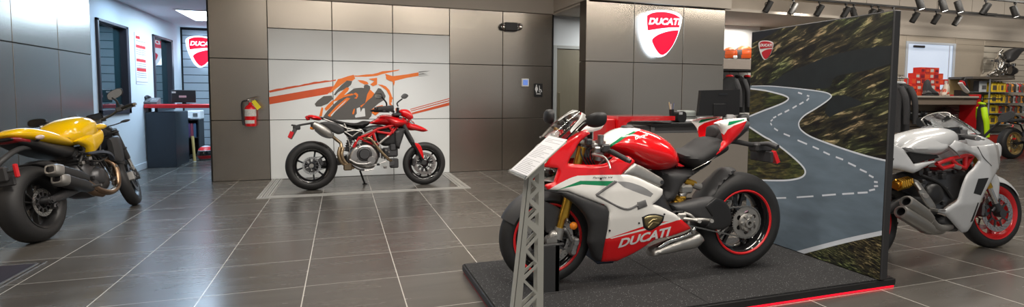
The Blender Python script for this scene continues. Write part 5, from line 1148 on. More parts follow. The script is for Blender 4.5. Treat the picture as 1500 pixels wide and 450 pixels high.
# ---- shield emblem
SH_W = '10,60 60,28 140,18 230,25 300,48 326,82! 318,140 295,220 255,310 200,385 165,408 135,412 108,395 70,340 30,240 8,150 2,92!'
SH_U = '38,65! 90,42 170,36 250,52 307,82! 308,110 300,165! 240,165 180,170 120,178 44,190! 38,130'
SH_L = '295,188! 285,230 250,310 205,370 165,396! 135,382 100,330 78,280! 85,258 130,225 200,200 260,190'
def shield(root, mp, d, thick, m_w, m_r, m_l, names=('sign_body', 'sign_face', 'lettering')):
    """mp(u,v) -> world point on the sign plane; d = unit vector towards the viewer"""
    d = Vector(d); q = lambda t: [mp(p[0]/330, p[1]/415) for p in curve2(pts(t), 5)]
    def slab(P, a, b):
        g = MB(); k = len(P); g.add([p+d*a for p in P]+[p+d*b for p in P], [tuple(range(k)), tuple(range(2*k-1, k-1, -1))]+[(i, i+k, (i+1) % k+k, (i+1) % k) for i in range(k)], 0, False); return g
    b = loc(slab(q(SH_W), 0, thick).build(names[0], m_w, root), root)
    for t in (SH_U, SH_L): loc(slab(q(t), thick*.5, thick+.004).build(names[1], m_r, root), root)
    g = MB(); A, Bv, T = mp(48/330, 142/415), mp(300/330, 146/415), mp(62/330, 84/415); put_text(g, 'DUCATI', A, Bv, T-A, bold=.045, space=.98, off=d*(thick+.006)); loc(g.build(names[2], m_l, root), root)
M_SW = mat('lit_white_acrylic', (.8, .85, .9), .4, noise=0, emit=(.72, .84, 1), es=1.25); M_SR = mat('lit_red_acrylic', (.7, .0, .03), .3, noise=0, emit=(.80, .004, .035), es=.8); M_SL = mat('lit_white_letters', (.85, .88, .92), .4, noise=0, emit=(.85, .9, 1), es=.95)
YS = 6.93
sg1 = thing('shield_sign', 'glowing red and white shield sign high on the steel pillar behind the counter', 'sign', at_y(968, 50, YS), 'glowing shield signs'); bpy.context.view_layer.update()
shield(sg1, lambda u, v: at_y(938.5+u*58.6, 12+v*72.5, YS), (0, -1, 0), .05, M_SW, M_SR, M_SL)
YS2 = 12.42
c0 = at_y(272, 50, YS2); hgt = (c0-at_y(272, 99, YS2)).length; wdt = hgt*.82
sg2 = thing('shield_sign', 'glowing red and white shield sign on the office slat wall', 'sign', c0+Vector((wdt/2, 0, -hgt/2)), 'glowing shield signs'); bpy.context.view_layer.update()
shield(sg2, lambda u, v: c0+Vector((u*wdt, 0, -v*hgt)), (0, -1, 0), .05, M_SW, M_SR, M_SL)
for s_, y in ((sg1, 6.985), (sg2, 12.49)):
    o = s_.location; l = area('sign_glow', (o.x, y-.015, o.z), .55, 5, (.6, .78, 1), (math.radians(-90), 0, 0), .6)
em = [(u, v) for u, v in ()]
shield(PS, lambda u, v: at_x(1111+u*22.5, 58+v*30, PXX-.001), (-1, 0, 0), .001, mat('print_shield_white', (.55, .55, .55), .4, noise=.02), mat('print_shield_red', (.38, .01, .02), .4, noise=.02), mat('print_letters', (.6, .6, .6), .4, noise=.02), ('printed_shield', 'printed_shield_field', 'printed_lettering'))

# ---- wheel chock
CK = thing('wheel_chock', 'black folded steel chock holding the front wheel on the stage', 'wheel chock', (1.22, 2.9, PZ)); bpy.context.view_layer.update()
a = at_y(795, 361, 2.86); c = at_y(824, 361, 2.86)
g = MB(); g.box((a.x-.01, 2.855, PZ+.002), (c.x-.02, 2.872, a.z), .003); g.box((c.x-.05, 2.855, PZ+.002), (c.x-.02, 2.888, a.z), .003); g.box((a.x-.01, 2.855, a.z-.004), (c.x+.012, 2.888, a.z+.006), .003); LB(g, 'near_upright', M_CARBON, CK)
g = MB(); g.box((a.x-.02, 3.19, PZ+.002), (c.x, 3.205, a.z), .003); LB(g, 'far_upright', M_CARBON, CK)
g = MB(); g.box((a.x-.02, 2.853, PZ+.001), (c.x+.03, 2.93, PZ+.006), .002); g.box((a.x-.02, 3.14, PZ+.001), (c.x+.03, 3.207, PZ+.006), .002); g.box((a.x-.03, 2.853, PZ+.001), (a.x-.022, 3.207, PZ+.012), .002); LB(g, 'base_plate', M_CARBON, CK)

# ---- data stand with tilted sheet
YI = 2.2
IS = thing('information_stand', 'pale grey truss stand holding a tilted specification sheet', 'stand', at_y(768, 554, YI)); bpy.context.view_layer.update()
IS.location.z = 0; bpy.context.view_layer.update()
M_TRUSS = mat('pale_grey_enamel', (.44, .44, .40), .4, noise=.03)
yq = lambda t: [(lambda q: (q.x, q.z))(at_y(p[0], p[1], YI)) for p, c in pts(t)]
out = yq('776,240 797.5,229 795,554 741,554'); hl = [yq(t) for t in ('780,263 789,254 789,269.5', '778,266 786.6,276 777,285.5', '789,281 789,300.6 778.6,291.7', '775,296 786,307.7 774,320', '789,311 789,331 777,322', '773,330 786.7,344 770.7,362', '788,349 788,384 773,365.5', '771,370 787,387 768,404', '787,391 787,428 769,410', '767,414 786,432 764,452', '786,437 786,480 767,458', '764,463 784,484 760,506', '784,489 784,534 763,510')]
def plate(o, h, y, name):
    W, F, MI, Bq = triang(o, .04, (), (), h); n = len(W); g = MB(); cnt = {}
    for f in F:
        for i in range(3): e = tuple(sorted((f[i], f[(i+1) % 3]))); cnt[e] = cnt.get(e, 0)+1
    fs = list(F)+[(f[2]+n, f[1]+n, f[0]+n) for f in F]
    for f in F:
        for i in range(3):
            if cnt[tuple(sorted((f[i], f[(i+1) % 3])))] == 1: fs.append((f[i], f[i]+n, f[(i+1) % 3]+n, f[(i+1) % 3]))
    g.add([(x, y, z) for x, z in W]+[(x, y+.004, z) for x, z in W], fs, 0, False); return LB(g, name, M_TRUSS, IS)
plate(out, hl, YI, 'truss_plate'); plate(out, hl, YI+.045, 'truss_plate')
g = MB(); P = yq('776,240 741,554'); g.add([(P[0][0]-.001, YI, P[0][1]), (P[0][0]-.001, YI+.049, P[0][1]), (P[1][0]-.001, YI+.049, P[1][1]), (P[1][0]-.001, YI, P[1][1]), (P[0][0]+.003, YI, P[0][1]), (P[0][0]+.003, YI+.049, P[0][1]), (P[1][0]+.003, YI+.049, P[1][1]), (P[1][0]+.003, YI, P[1][1])], [(0, 1, 2, 3), (7, 6, 5, 4), (0, 4, 5, 1), (3, 2, 6, 7), (0, 3, 7, 4), (1, 5, 6, 2)], 0, False); LB(g, 'side_plate', M_TRUSS, IS)
g = MB(); q = at_y(768, 554, YI); g.box((q.x-.16, YI-.13, .0), (q.x+.16, YI+.17, .012), .004); LB(g, 'foot_plate', M_TRUSS, IS)
Q = [at_y(744, 252, 2.32), at_y(804, 198, 2.32), at_y(829, 208, 2.10), at_y(769, 263, 2.10)]
nq = (Q[1]-Q[0]).cross(Q[3]-Q[0]).normalized(); nq = nq if nq.z > 0 else -nq
def quad(Q, a, b, m, name, root):
    g = MB(); g.add([p+nq*a for p in Q]+[p+nq*b for p in Q], [(3, 2, 1, 0), (4, 5, 6, 7), (0, 1, 5, 4), (1, 2, 6, 5), (2, 3, 7, 6), (3, 0, 4, 7)], 0, False); return LB(g, name, m, root)
hd = quad(Q, -.004, 0, M_TRUSS, 'tray', IS)
mx_ = lambda u, v: Q[0]+(Q[1]-Q[0])*v+(Q[3]-Q[0])*u
quad([mx_(.04, .03), mx_(.04, .98), mx_(.96, .98), mx_(.96, .03)], .0002, .001, mat('white_paper', (.72, .72, .74), .6, noise=.02), 'sheet', IS)
g = MB(); M_INK = mat('grey_print', (.30, .30, .32), .6, noise=.05)
for r in range(24):
    v = .92-.035*r
    if r in (3, 4, 14): continue
    rr = random.Random(r); u0 = .12; u1 = .40+.5*rr.random() if r % 3 else .88
    g.add([mx_(u0, v)+nq*.0012, mx_(u1, v)+nq*.0012, mx_(u1, v-.009)+nq*.0012, mx_(u0, v-.009)+nq*.0012], [(0, 1, 2, 3)], 0, False)
LB(g, 'printed_lines', M_INK, IS)
quad([mx_(0, 0), mx_(0, .06), mx_(1, .06), mx_(1, 0)], .001, .006, M_CLEAR, 'clear_lip', IS)

# ---- trim frame on the floor round the supermoto
FR = thing('floor_frame', 'ridged pale metal frame set on the floor round the red supermoto', 'floor frame', (.33, 7.6, 0)); bpy.context.view_layer.update()
M_TRIM = mat('ridged_aluminium', (.56, .56, .54), .42, .5, noise=.06, scale=40)
fx0, fx1, fy0, fy1 = -1.004, 1.657, 6.845, 8.355
def ridge(mb, P0, P1, inw, w=.15, n=5):
    P0, P1, inw = Vector(P0), Vector(P1), Vector(inw); s = w/n
    for i in range(n):
        t0, t1 = i*s, i*s+s*.78; hgt_ = .006+.003*(i % 2)
        e = (P1-P0).normalized()
        a = [P0+inw*t0+e*t0, P1+inw*t0-e*t0, P1+inw*t1-e*t1, P0+inw*t1+e*t1]
        mb.add([v+Vector((0, 0, z)) for z in (0, hgt_) for v in a], [(3, 2, 1, 0), (4, 5, 6, 7), (0, 1, 5, 4), (1, 2, 6, 5), (2, 3, 7, 6), (3, 0, 4, 7)], 0, False)
g = MB(); ridge(g, (fx0, fy0, 0), (fx1, fy0, 0), (0, 1, 0)); LB(g, 'front_trim', M_TRIM, FR)
for x, s_ in ((fx0, 1), (fx1, -1)):
    g = MB()
    for i in range(5): t = i*.03; g.box((x+s_*t, fy0+t+.012, 0), (x+s_*(t+.023), fy1, .006+.003*(i % 2)), .001)
    LB(g, 'side_trim', M_TRIM, FR)

# ---- mural
MU = thing('wall_mural', 'orange and grey racing rider graphic on the white wall panels', 'mural', (.2, YB, 1.3)); bpy.context.view_layer.update()
CM = [mat('vinyl_orange', (.86, .20, .03), .4, noise=.05), mat('vinyl_rust_red', (.66, .10, .03), .4, noise=.12, scale=8), mat('vinyl_grey', (.115, .108, .10), .4, noise=.05), mat('vinyl_white', (.74, .75, .74), .4, noise=.02), M_JOINT]
ART = [(1, '70,262 300,222 530,182 540,185 525,215 500,240 470,245 300,275 75,315'), (1, '70,215 130,200 165,197 200,188 260,178 290,176 330,165 365,160 400,150 440,148 480,140 520,141 560,132 560,142 480,154 400,166 330,179 200,204 75,229'),
 (0, '690,103 720,104 780,96 830,93 870,83 900,72 960,68 1025,60 1020,67 960,79 900,93 860,106 780,113 700,112'), (0, '920,90 950,100 980,108 1080,95 1165,80 1166,106 1080,120 990,143 930,122'), (2, '1165,76 1210,71 1255,69 1210,76 1168,82'), (2, '1166,92 1200,90 1235,98 1200,95 1168,98'), (2, '1165,104 1250,103 1168,108'), (2, '1170,88 1235,84 1172,91'),
 (1, '1105,349 1390,269 1390,275 1105,354'), (1, '1108,362 1390,284 1390,291 1108,367'), (1, '1110,378 1390,300 1390,322 1115,390'),
 (0, '510,235 530,200 555,165 575,130 600,125 650,108 690,98 702,125 680,142 640,141 600,170 560,200 530,225'), (2, '545,245 560,220 600,175 640,142 680,145 672,170 650,190 600,215 560,250'),
 (2, '470,402 500,360 560,300 600,265 650,230 690,200 740,192 765,195 765,175 790,170 810,182 812,200 805,215 840,240 870,195 890,200 910,225 925,255 915,280 870,310 830,345 820,400 800,422 560,428 470,412'), (2, '405,312 425,288 470,255 530,250 538,275 500,310 450,330 415,330'),
 (3, '690,150 730,140 800,165 770,172 760,192 700,196 662,186'), (0, '545,285 590,235 620,205 640,190 658,195 650,215 620,245 680,235 690,245 620,262 570,287 548,292'), (0, '500,397 560,330 640,265 666,270 620,315 560,365 520,407'), (0, '478,345 500,320 530,290 550,283 540,310 510,345 488,362'), (0, '685,240 705,228 722,240 722,256 712,274 693,270 712,258 704,245'),
 (0, '775,305 790,240 810,205 842,235 825,262 795,285 770,312 745,337 738,326'), (0, '868,168 900,172 925,182 952,210 968,250 970,300 956,302 950,250 930,212 900,188'), (0, '950,262 965,250 978,270 960,300 972,325 950,315'), (0, '820,352 860,330 900,320 922,345 905,362 880,370 850,397 825,380'), (0, '720,136 760,140 790,150 800,166 770,170 735,152'), (0, '800,128 862,120 862,168 832,182 812,168 842,145'), (0, '925,115 985,130 992,150 985,180 975,150 930,130'),
 (3, '712,345 735,335 742,372 755,345 771,343 776,402 704,412 699,400 713,382'), (4, '845,250 870,236 892,235 907,255 885,276 855,272'), (0, '438,402 455,335 468,342 458,402'), (0, '690,350 700,345 695,380 685,390 680,380'), (3, '556,250 575,228 600,212 590,228 566,252'), (3, '520,395 600,315 640,280 625,300 560,362 528,402')]
for k, (ci, t) in enumerate(ART):
    P = [at_y(380+p[0]/5, 90+p[1]/5, YB) for p, c in pts(t)]; P2 = [(p.x, p.z) for p in P]
    W, F, MI, _ = triang(P2, .12); y = YB-.0012-.00025*k; g = MB(); g.add([(x, y, z) for x, z in W], F, 0, False); LB(g, ('orange_shape', 'stripe', 'grey_shape', 'white_shape', 'dark_shape')[ci], CM[ci], MU)

# ---- small things on the back wall
YW = YB-.001
def on_wall(px, py, d=0): v = at_y(px, py, YB); return Vector((v.x, YB-d, v.z))
EX = thing('fire_extinguisher', 'red fire extinguisher with yellow tag on the steel wall', 'fire extinguisher', on_wall(368, 186, .09)); bpy.context.view_layer.update()
a = on_wall(369, 184.5, .09); t = on_wall(367.5, 152, .09); ht = t.z-a.z; rr_ = .078
g = MB(); g.lathe([(1e-4, 0), (rr_*.9, 0), (rr_, .015), (rr_, ht*.78), (rr_*.85, ht*.88), (rr_*.45, ht*.95), (.022, ht), (.022, ht+.02), (1e-4, ht+.02)], a, (0, 0, 1), 32); LB(g, 'cylinder', M_RED, EX)
def band(z0, z1, a0, a1, m, name):
    vs = []; n = 12
    for i in range(n+1):
        q = math.radians(a0+(a1-a0)*i/n)
        for z in (z0, z1):
            for r in (rr_+.0005, rr_+.0015): vs.append((a.x+r*math.sin(q), a.y-r*math.cos(q), a.z+z))
    fs = []
    for i in range(n): o = i*4; fs += [(o+1, o+5, o+7, o+3), (o, o+2, o+6, o+4), (o, o+4, o+5, o+1), (o+2, o+3, o+7, o+6)]
    g = MB(); g.add(vs, fs, 0, True); LB(g, name, m, EX)
M_LAB = mat('printed_label', (.62, .60, .56), .5, noise=.5, scale=70)
band(ht*.45, ht*.76, -70, 75, M_LAB, 'label'); band(ht*.13, ht*.28, -60, 45, M_LAB, 'label')
g = MB(); g.tube([t+Vector((0, 0, .02)), t+Vector((0, 0, .06))], .02); g.tube([t+Vector((-.06, 0, .05)), t+Vector((0, 0, .075)), t+Vector((.11, 0, .105))], .009); g.tube([t+Vector((-.05, 0, .03)), t+Vector((.05, 0, .045)), t+Vector((.10, 0, .05))], .008); g.ball(t+Vector((-.02, -.02, .06)), .018); LB(g, 'valve', M_CHROME, EX)
g = MB(); g.tube([t+Vector((-.02, 0, .05)), t+Vector((-.10, 0, .02)), a+Vector((-.11, 0, ht*.6)), a+Vector((-.10, -.01, ht*.25)), a+Vector((-.085, -.02, .02))], [.012, .012, .012, .014, .017]); LB(g, 'hose', M_RUB, EX)
T0 = [on_wall(*p, .165) for p in ((371, 149), (376, 146), (385, 156.5), (379.5, 161))]; g = MB(); g.add(T0+[v+Vector((0, .002, 0)) for v in T0], [(0, 1, 2, 3), (7, 6, 5, 4), (0, 4, 5, 1), (1, 5, 6, 2), (2, 6, 7, 3), (3, 7, 4, 0)], 0, False); g.tube([t+Vector((.02, -.02, .05)), T0[0].lerp(T0[1], .5)], .003, 6); LB(g, 'tag', mat('yellow_tag', (.80, .66, .02), .5, noise=.08), EX)
g = MB(); g.box((a.x-.03, YB-.02, a.z+ht*.3), (a.x+.03, YB, a.z+ht*.95), .004); LB(g, 'wall_mount', M_DALU, EX)
EL = thing('emergency_light', 'black twin head emergency light high on the steel wall', 'emergency light', on_wall(747, 39.5, .04)); bpy.context.view_layer.update()
a, c = on_wall(738, 45.5), on_wall(757, 34); g = MB(); g.box((a.x, YB-.075, a.z), (c.x, YB, c.z), .012); LB(g, 'housing', M_BLACK, EL)
for q in (735.5, 759.5):
    v = on_wall(q, 39.5, .05); g = MB(); g.lathe([(.052, .02), (.058, 0), (.06, -.03), (.045, -.05), (1e-4, -.055)], v, (0, -1, 0), 20); g.lathe([(.052, .02), (.03, .0), (1e-4, -.005)], v, (0, -1, 0), 20, mi=1); LB(g, 'lamp_head', [M_BLACK, M_CHROME], EL)
TH = thing('thermostat', 'small white thermostat with blue screen beside the restroom sign', 'thermostat', on_wall(768.5, 121.5, .02)); bpy.context.view_layer.update()
a, c = on_wall(763.5, 127), on_wall(774, 115.5); g = MB(); g.box((a.x, YB-.03, a.z), (c.x, YB, c.z), .006); LB(g, 'case', M_WHITE, TH); LB(MB().box((a.x+.015, YB-.002, a.z+.015), (c.x-.015, YB-.0005, c.z-.015)), 'wall_mount', M_GREYP, TH)
g = MB(); g.box((a.x+.022, YB-.033, a.z+.025), (c.x-.02, YB-.029, c.z-.02), .001); LB(g, 'screen', mat('blue_screen', (.12, .2, .5), .2, noise=.3, scale=30, emit=(.18, .3, .8), es=.5), TH)
RS = thing('restroom_sign', 'black sign with white woman and wheelchair symbols on the steel wall', 'sign', on_wall(788, 132, .01)); bpy.context.view_layer.update()
a, c = on_wall(782, 142), on_wall(794.5, 122.5); g = MB(); g.box((a.x, YB-.012, a.z), (c.x, YB, c.z), .002); LB(g, 'plaque', M_BLACK, RS)
w_, h_ = c.x-a.x, c.z-a.z; sp_ = lambda u, v: (a.x+u*w_, a.z+v*h_)
def flat(polys, name):
    g = MB()
    for P in polys: W, F, MI, _ = triang([sp_(*p) for p in P], .05); g.add([(x, YB-.0135, z) for x, z in W], F, 0, False)
    LB(g, name, M_WHITE, RS)
circ = lambda u, v, r: [(u+r*math.cos(2*PI*i/14), v+r*w_/h_*math.sin(2*PI*i/14)) for i in range(14)]
flat([circ(.27, .86, .07), [(.19, .79), (.35, .79), (.46, .55), (.40, .53), (.35, .66), (.42, .46), (.34, .46), (.34, .32), (.28, .32), (.27, .46), (.26, .32), (.20, .32), (.20, .46), (.12, .46), (.19, .66), (.14, .53), (.08, .55)]], 'woman_symbol')
ring = [(.72+.17*math.cos(t_), .44+.105*math.sin(t_)) for t_ in [math.radians(130+250*i/20) for i in range(21)]]; rin = [(.72+.11*math.cos(t_), .44+.068*math.sin(t_)) for t_ in [math.radians(380-250*i/20) for i in range(21)]]
flat([ring+rin, circ(.62, .80, .055), [(.58, .74), (.66, .74), (.68, .56), (.84, .56), (.94, .38), (.88, .35), (.78, .50), (.60, .50)]], 'wheelchair_symbol')
flat([[(.25, .20), (.78, .20), (.78, .255), (.25, .255)]], 'raised_strip')
# ---- door mat
a = at_z(64, 385); c = at_z(0, 423)
DM = thing('door_mat', 'dark purple entrance mat with metal edging on the tiled floor', 'mat', (-2.65, 4.2, 0)); bpy.context.view_layer.update()
g = MB(); g.box((-3.14, 3.5, 0), (-2.16, 4.66, .009), .003); LB(g, 'pile', mat('purple_black_pile', (.020, .017, .028), .95, noise=.5, scale=160, bump=.5), DM)
g = MB(); g.box((-2.16, 3.5, 0), (-2.14, 4.68, .011), .002); g.box((-3.14, 4.66, 0), (-2.14, 4.68, .011), .002); g.box((-2.125, 3.5, 0), (-2.11, 4.7, .006), .002); LB(g, 'metal_edging', M_ALU, DM)
# ================================================================ office on the left
def put(name, label, cat, loc_, group=None): o = thing(name, label, cat, loc_, group); bpy.context.view_layer.update(); return o
M_NAVY = mat('dark_navy_laminate', (.022, .032, .045), .45, noise=.08); M_LGREY = mat('light_grey_plastic', (.52, .54, .56), .45, noise=.03)
YD = 10.25
DK = put('office_desk', 'dark navy office desk with raised red counter top by the white wall', 'desk', (-2.9, 10.6, 0))
a, c = at_y(208, 164.5, YD), at_y(256, 164.5, YD); zt = a.z
LB(MB().box((-3.16, YD, .0), (c.x, YD+.04, zt), .004), 'front_panel', M_NAVY, DK)
LB(MB().box((c.x-.04, YD+.04, 0), (c.x, 11.05, zt), .004), 'end_panel', M_NAVY, DK)
LB(MB().box((-3.16, YD+.04, zt-.04), (c.x-.04, 11.05, zt), .003), 'desk_top', M_NAVY, DK)
b0, b1 = at_y(207, 158.5, YD), at_y(318, 153, YD)
LB(MB().box((-3.17, YD-.03, b0.z), (b1.x+.5, YD+.38, b1.z), .006), 'counter_top', M_REDS, DK)
for px in (216.5, 226): v = at_y(px, 161, YD); LB(MB().cyl((v.x, YD+.1, zt-.003), (v.x, YD+.1, b0.z+.002), .02, seg=12), 'counter_post', M_BLACK, DK)
v = at_y(318, 161, YD); LB(MB().box((v.x+.2, YD, 0), (v.x+.26, YD+.4, b0.z+.001), .004), 'end_support', M_NAVY, DK)
zc = b1.z
PH = put('desk_phone', 'grey desk phone on the red office counter', 'phone', (at_y(222, 152, YD+.1).x, YD+.12, zc)); a, c = at_y(213, 153, YD+.1), at_y(234, 141, YD+.1)
g = MB(); g.prism([(0, 0), (.22, 0), (.22, .04), (.03, .11), (0, .10)], (c.x-.02, YD+.22, zc+.001), (0, -1, 0), (0, 0, 1), (-1, 0, 0), 0, .24); LB(g, 'base', M_GREYP, PH)
g = MB(); g.tube([(a.x+.01, YD+.05, zc+.10), (a.x+.02, YD+.13, zc+.135), (a.x+.03, YD+.21, zc+.11)], [.03, .02, .03]); g.tube([(a.x+.09, YD+.03, zc+.06), (a.x+.02, YD, zc+.02), (a.x+.12, YD-.01, zc+.012)], .006, 6); LB(g, 'handset', M_BLACK, PH)
for i in range(4): LB(MB().box((a.x+.10+.03*(i % 2), YD+.08+.035*(i//2), zc+.055+.0*i), (a.x+.122+.03*(i % 2), YD+.10+.035*(i//2), zc+.088-.01*(1-i//2)), .002), 'key', M_LGREY, PH)
MO = put('computer_monitor', 'black monitor with stickers on the red office counter', 'monitor', (at_y(269, 152, YD+.2).x, YD+.2, zc)); a, c = at_y(251, 152, YD+.12), at_y(286, 132, YD+.12)
LB(MB().box((a.x, YD+.12, a.z+.02), (c.x, YD+.155, c.z), .008), 'screen_back', M_BLACK, MO); m_ = (a.x+c.x)/2
LB(MB().box((m_-.10, YD+.10, zc), (m_+.10, YD+.26, zc+.012), .004).box((m_-.03, YD+.15, zc+.01), (m_+.03, YD+.17, zc+.12), .004), 'stand', M_BLACK, MO)
pbox(g := MB(), 251.5, 136.5, 257.5, 134, YD+.1185, .002, 0); LB(g, 'sticker', M_LAB, MO); pbox(g := MB(), 262, 143, 273, 140, YD+.1185, .002, 0); LB(g, 'sticker', mat('pink_sticker', (.55, .35, .35), .5, noise=.3, scale=90), MO)
# shelf behind the desk, printer, folders
YF = 11.5
SHF = put('shelf_unit', 'low black shelf unit behind the navy office desk', 'shelf', (at_y(281, 240, YF).x, YF+.2, 0)); a, c = at_y(271, 176, YF), at_y(291, 176, YF); x0, x1, zt2 = a.x, c.x, at_y(280, 175, YF).z
for nm, A, Bb in (('side', (x0, YF, 0), (x0+.02, YF+.4, zt2)), ('side', (x1-.02, YF, 0), (x1, YF+.4, zt2)), ('shelf_board', (x0+.02, YF, zt2-.02), (x1-.02, YF+.4, zt2)), ('shelf_board', (x0+.02, YF, zt2*.52), (x1-.02, YF+.4, zt2*.52+.02)), ('shelf_board', (x0+.02, YF, .05), (x1-.02, YF+.4, .07)), ('back_board', (x0+.02, YF+.39, .07), (x1-.02, YF+.4, zt2-.02))): LB(MB().box(A, Bb, .002), nm, M_BLACK, SHF)
PRN = put('printer', 'white printer on the black shelf unit', 'printer', ((x0+x1)/2, YF+.2, zt2)); LB(MB().box((x0+.01, YF+.02, zt2), (x1+.02, YF+.36, zt2+.17), .015), 'body', M_WHITE, PRN); LB(MB().box((x1-.10, YF+.012, zt2+.05), (x1-.02, YF+.022, zt2+.12), .003), 'panel', M_GREYP, PRN); LB(MB().box((x0+.04, YF-.02, zt2+.02), (x1-.14, YF+.03, zt2+.035), .003), 'paper_tray', M_LGREY, PRN)
cols = [(.10, .06, .14), (.25, .05, .08), (.05, .09, .16)]; zs = zt2*.52+.021; xx = x0+.03
for i in range(3): FO = tag(MB().box((xx, YF+.03, zs), (xx+.045, YF+.3, zs+.27), .004).build('binder', mat('binder_%d' % i, cols[i], .5, noise=.1)), ('purple binder leftmost on the upper shelf behind the desk', 'dark red binder in the middle of the upper shelf', 'blue binder rightmost on the upper shelf behind the desk')[i], 'binder', 'binders on the office shelf'); xx += .05
v = at_y(275, 240, 10.9); RL = put('poster_roll', 'yellow cardboard roll leaning on the end of the navy desk', 'roll', (v.x, 10.9, 0)); e = at_y(270, 200, 11.0)
LB(MB().cyl((v.x+.09, 11.0, 0.01), (e.x+.12, 11.05, e.z), .025, seg=14), 'tube', mat('yellow_card', (.55, .40, .14), .6, noise=.08), RL); LB(MB().cyl((v.x+.09, 11.0, .0), (v.x+.09, 11.0, .012), .027, seg=14), 'end_plug', M_WHITE, RL)
v = at_y(298, 224, 11.3); HM = put('motorcycle_helmet', 'grey and red helmet on the office floor behind the wall end', 'helmet', (v.x+.02, 11.3, 0))
def helmet(root, c, r, m, m2, yaw=0, visor=M_BLACKG):
    A = Matrix.Translation(c) @ Matrix.Rotation(yaw, 4, 'Z') @ Matrix.Scale(r, 4); g = MB(A); rings = []
    for i in range(13):
        t = PI*.02+PI*.80*i/12; z = math.cos(t); s_ = math.sin(t); rings.append([(s_*1.14*math.cos(q)-.02, s_*.92*math.sin(q), z*1.0) for q in [2*PI*k/28 for k in range(28)]])
    g.loft(rings); b_ = LB(g, 'shell', m, root)
    def patch(z0, z1, q0, q1, k, mm, nm):
        g = MB(A); vs = []; n = 10
        for i in range(n+1):
            for j in range(n+1):
                z = z0+(z1-z0)*j/n; q = math.radians(q0+(q1-q0)*i/n); s_ = math.sqrt(max(0, 1-z*z)); vs.append((k*s_*1.14*math.cos(q)-.02, k*s_*.92*math.sin(q), z*k))
        g.add(vs, [(i*(n+1)+j, (i+1)*(n+1)+j, (i+1)*(n+1)+j+1, i*(n+1)+j+1) for i in range(n) for j in range(n)]); return LB(g, nm, mm, root)
    patch(-.18, .38, -75, 75, 1.02, visor, 'visor'); patch(-.62, -.2, -80, 80, 1.03, m2, 'chin_bar'); patch(.45, .85, -110, 110, 1.015, m2, 'graphic')
helmet(HM, Vector((v.x+.04, 11.3, .125)), .15, M_LGREY, M_REDS, math.radians(-100))
# papers on the wall
WP = put('wall_notice', 'white price chart with red headings on the office wall between the windows', 'notice', (X0+.002, 10.2, 1.4))
a, c = at_x(196.5, 47, X0), at_x(216, 126, X0); z0, z1 = 1.42, 2.26; y0_, y1_ = 9.94, 10.47
LB(MB().box((X0+.001, y0_, z0), (X0+.006, y1_, z1), .001), 'sheet', mat('white_paper', (.72, .72, .74), .6, noise=.02), WP)
for i, z in enumerate((2.19, 2.045, 1.82, 1.665)):
    LB(MB().box((X0+.006, y0_+.05, z-.028), (X0+.0075, y1_-(.3 if i == 0 else .06), z+.02)), 'red_heading', M_REDS, WP)
    g = MB()
    for k in range(1, 4 if i else 2): g.box((X0+.006, y0_+.05, z-.03-.034*k), (X0+.007, y1_-.05, z-.022-.034*k))
    LB(g, 'ruled_lines', M_GREYP, WP)
g = MB(); g.box((X0+.006, y0_, 1.455), (X0+.007, y1_, 1.463)); g.box((X0+.006, y0_+.005, z0), (X0+.007, y0_+.012, z1)); LB(g, 'border', M_GREYP, WP)
CL = put('ceiling_light', 'bright square panel light in the office ceiling', 'ceiling light', (-2.3, 10.1, 2.64))
P = [at_z(257, 14.5, 2.645), at_z(322, 13.5, 2.645), at_z(322, 29.5, 2.645), at_z(285, 29.5, 2.645)]
xa, xb, ya, yb = P[0].x, P[0].x+1.2, P[0].y, P[3].y
LB(MB().box((xa, ya, 2.642), (xb, yb, 2.652), .002), 'diffuser', mat('lit_diffuser', (.9, .93, .95), .5, noise=0, emit=(.60, .79, 1), es=15), CL)
g = MB(); t = .03
for A, Bb in (((xa-t, ya-t), (xb+t, ya)), ((xa-t, yb), (xb+t, yb+t)), ((xa-t, ya), (xa, yb)), ((xb, ya), (xb+t, yb))): g.box((A[0], A[1], 2.64), (Bb[0], Bb[1], 2.656), .001)
LB(g, 'frame', M_WHITE, CL)

# ================================================================ reception counter
YC = 5.0
M_RTOP = M_RED; M_CAB = mat('taupe_laminate', (.27, .245, .215), .5, noise=.04)
RC = put('reception_counter', 'taupe reception counter with a thick red lacquered ledge', 'counter', (4.0, 5.3, 0))
zA, zB = at_y(950, 177, YC).z, at_y(950, 170.5, YC).z; xl, xr = at_y(913, 174, YC).x, at_y(989, 174, YC).x
o = [(xl-.06, zB), (xr, zB), (xr, zA), (xl+.10, zA), (xl+.05, zA-.02), (xl+.03, zA-.06), (xl+.03, .0), (xl-.06, .0)]
g = MB(); g.prism(o, (0, YC, 0), (1, 0, 0), (0, 0, 1), (0, 1, 0), 0, .42); LB(g, 'red_ledge', M_RTOP, RC)
xa = at_y(886, 172, YC+.1).x; LB(MB().box((xa, YC+.06, 0), (xl-.06, YC+.5, zB-.03), .01), 'red_end_cabinet', M_REDS, RC)
zD = at_y(1000, 180, YC+.05).z; xe = at_y(1108, 180, YC).x
LB(MB().box((xl+.06, YC+.08, .08), (xe, YC+.1, zD-.12), .004), 'front_panel', M_CAB, RC); LB(MB().box((xl+.05, YC+.09, 0), (xe, YC+.13, .08), .002), 'plinth', M_BLACK, RC)
LB(MB().box((xl+.04, YC+.1, zD-.12), (xe, YC+.14, zD-.035), .003), 'recess', M_GREYP, RC)
LB(MB().box((at_y(958, 180, YC).x, YC+.04, zD-.035), (xe+.05, YC+.75, zD), .004), 'desk_top', M_BLACK, RC); LB(MB().box((xe-.03, YC+.14, 0), (xe, YC+.75, zD-.036), .004), 'side_panel', M_CAB, RC)
LB(MB().box((at_y(958.5, 185, YC).x, YC+.06, .08), (at_y(964, 185, YC).x, YC+.08, zD-.04), .004), 'front_post', M_GREYP, RC)
YM = YC+.30
MN = put('computer_monitor', 'large black monitor seen from behind on the reception counter', 'monitor', (at_y(1056, 178, YM).x, YM, zD))
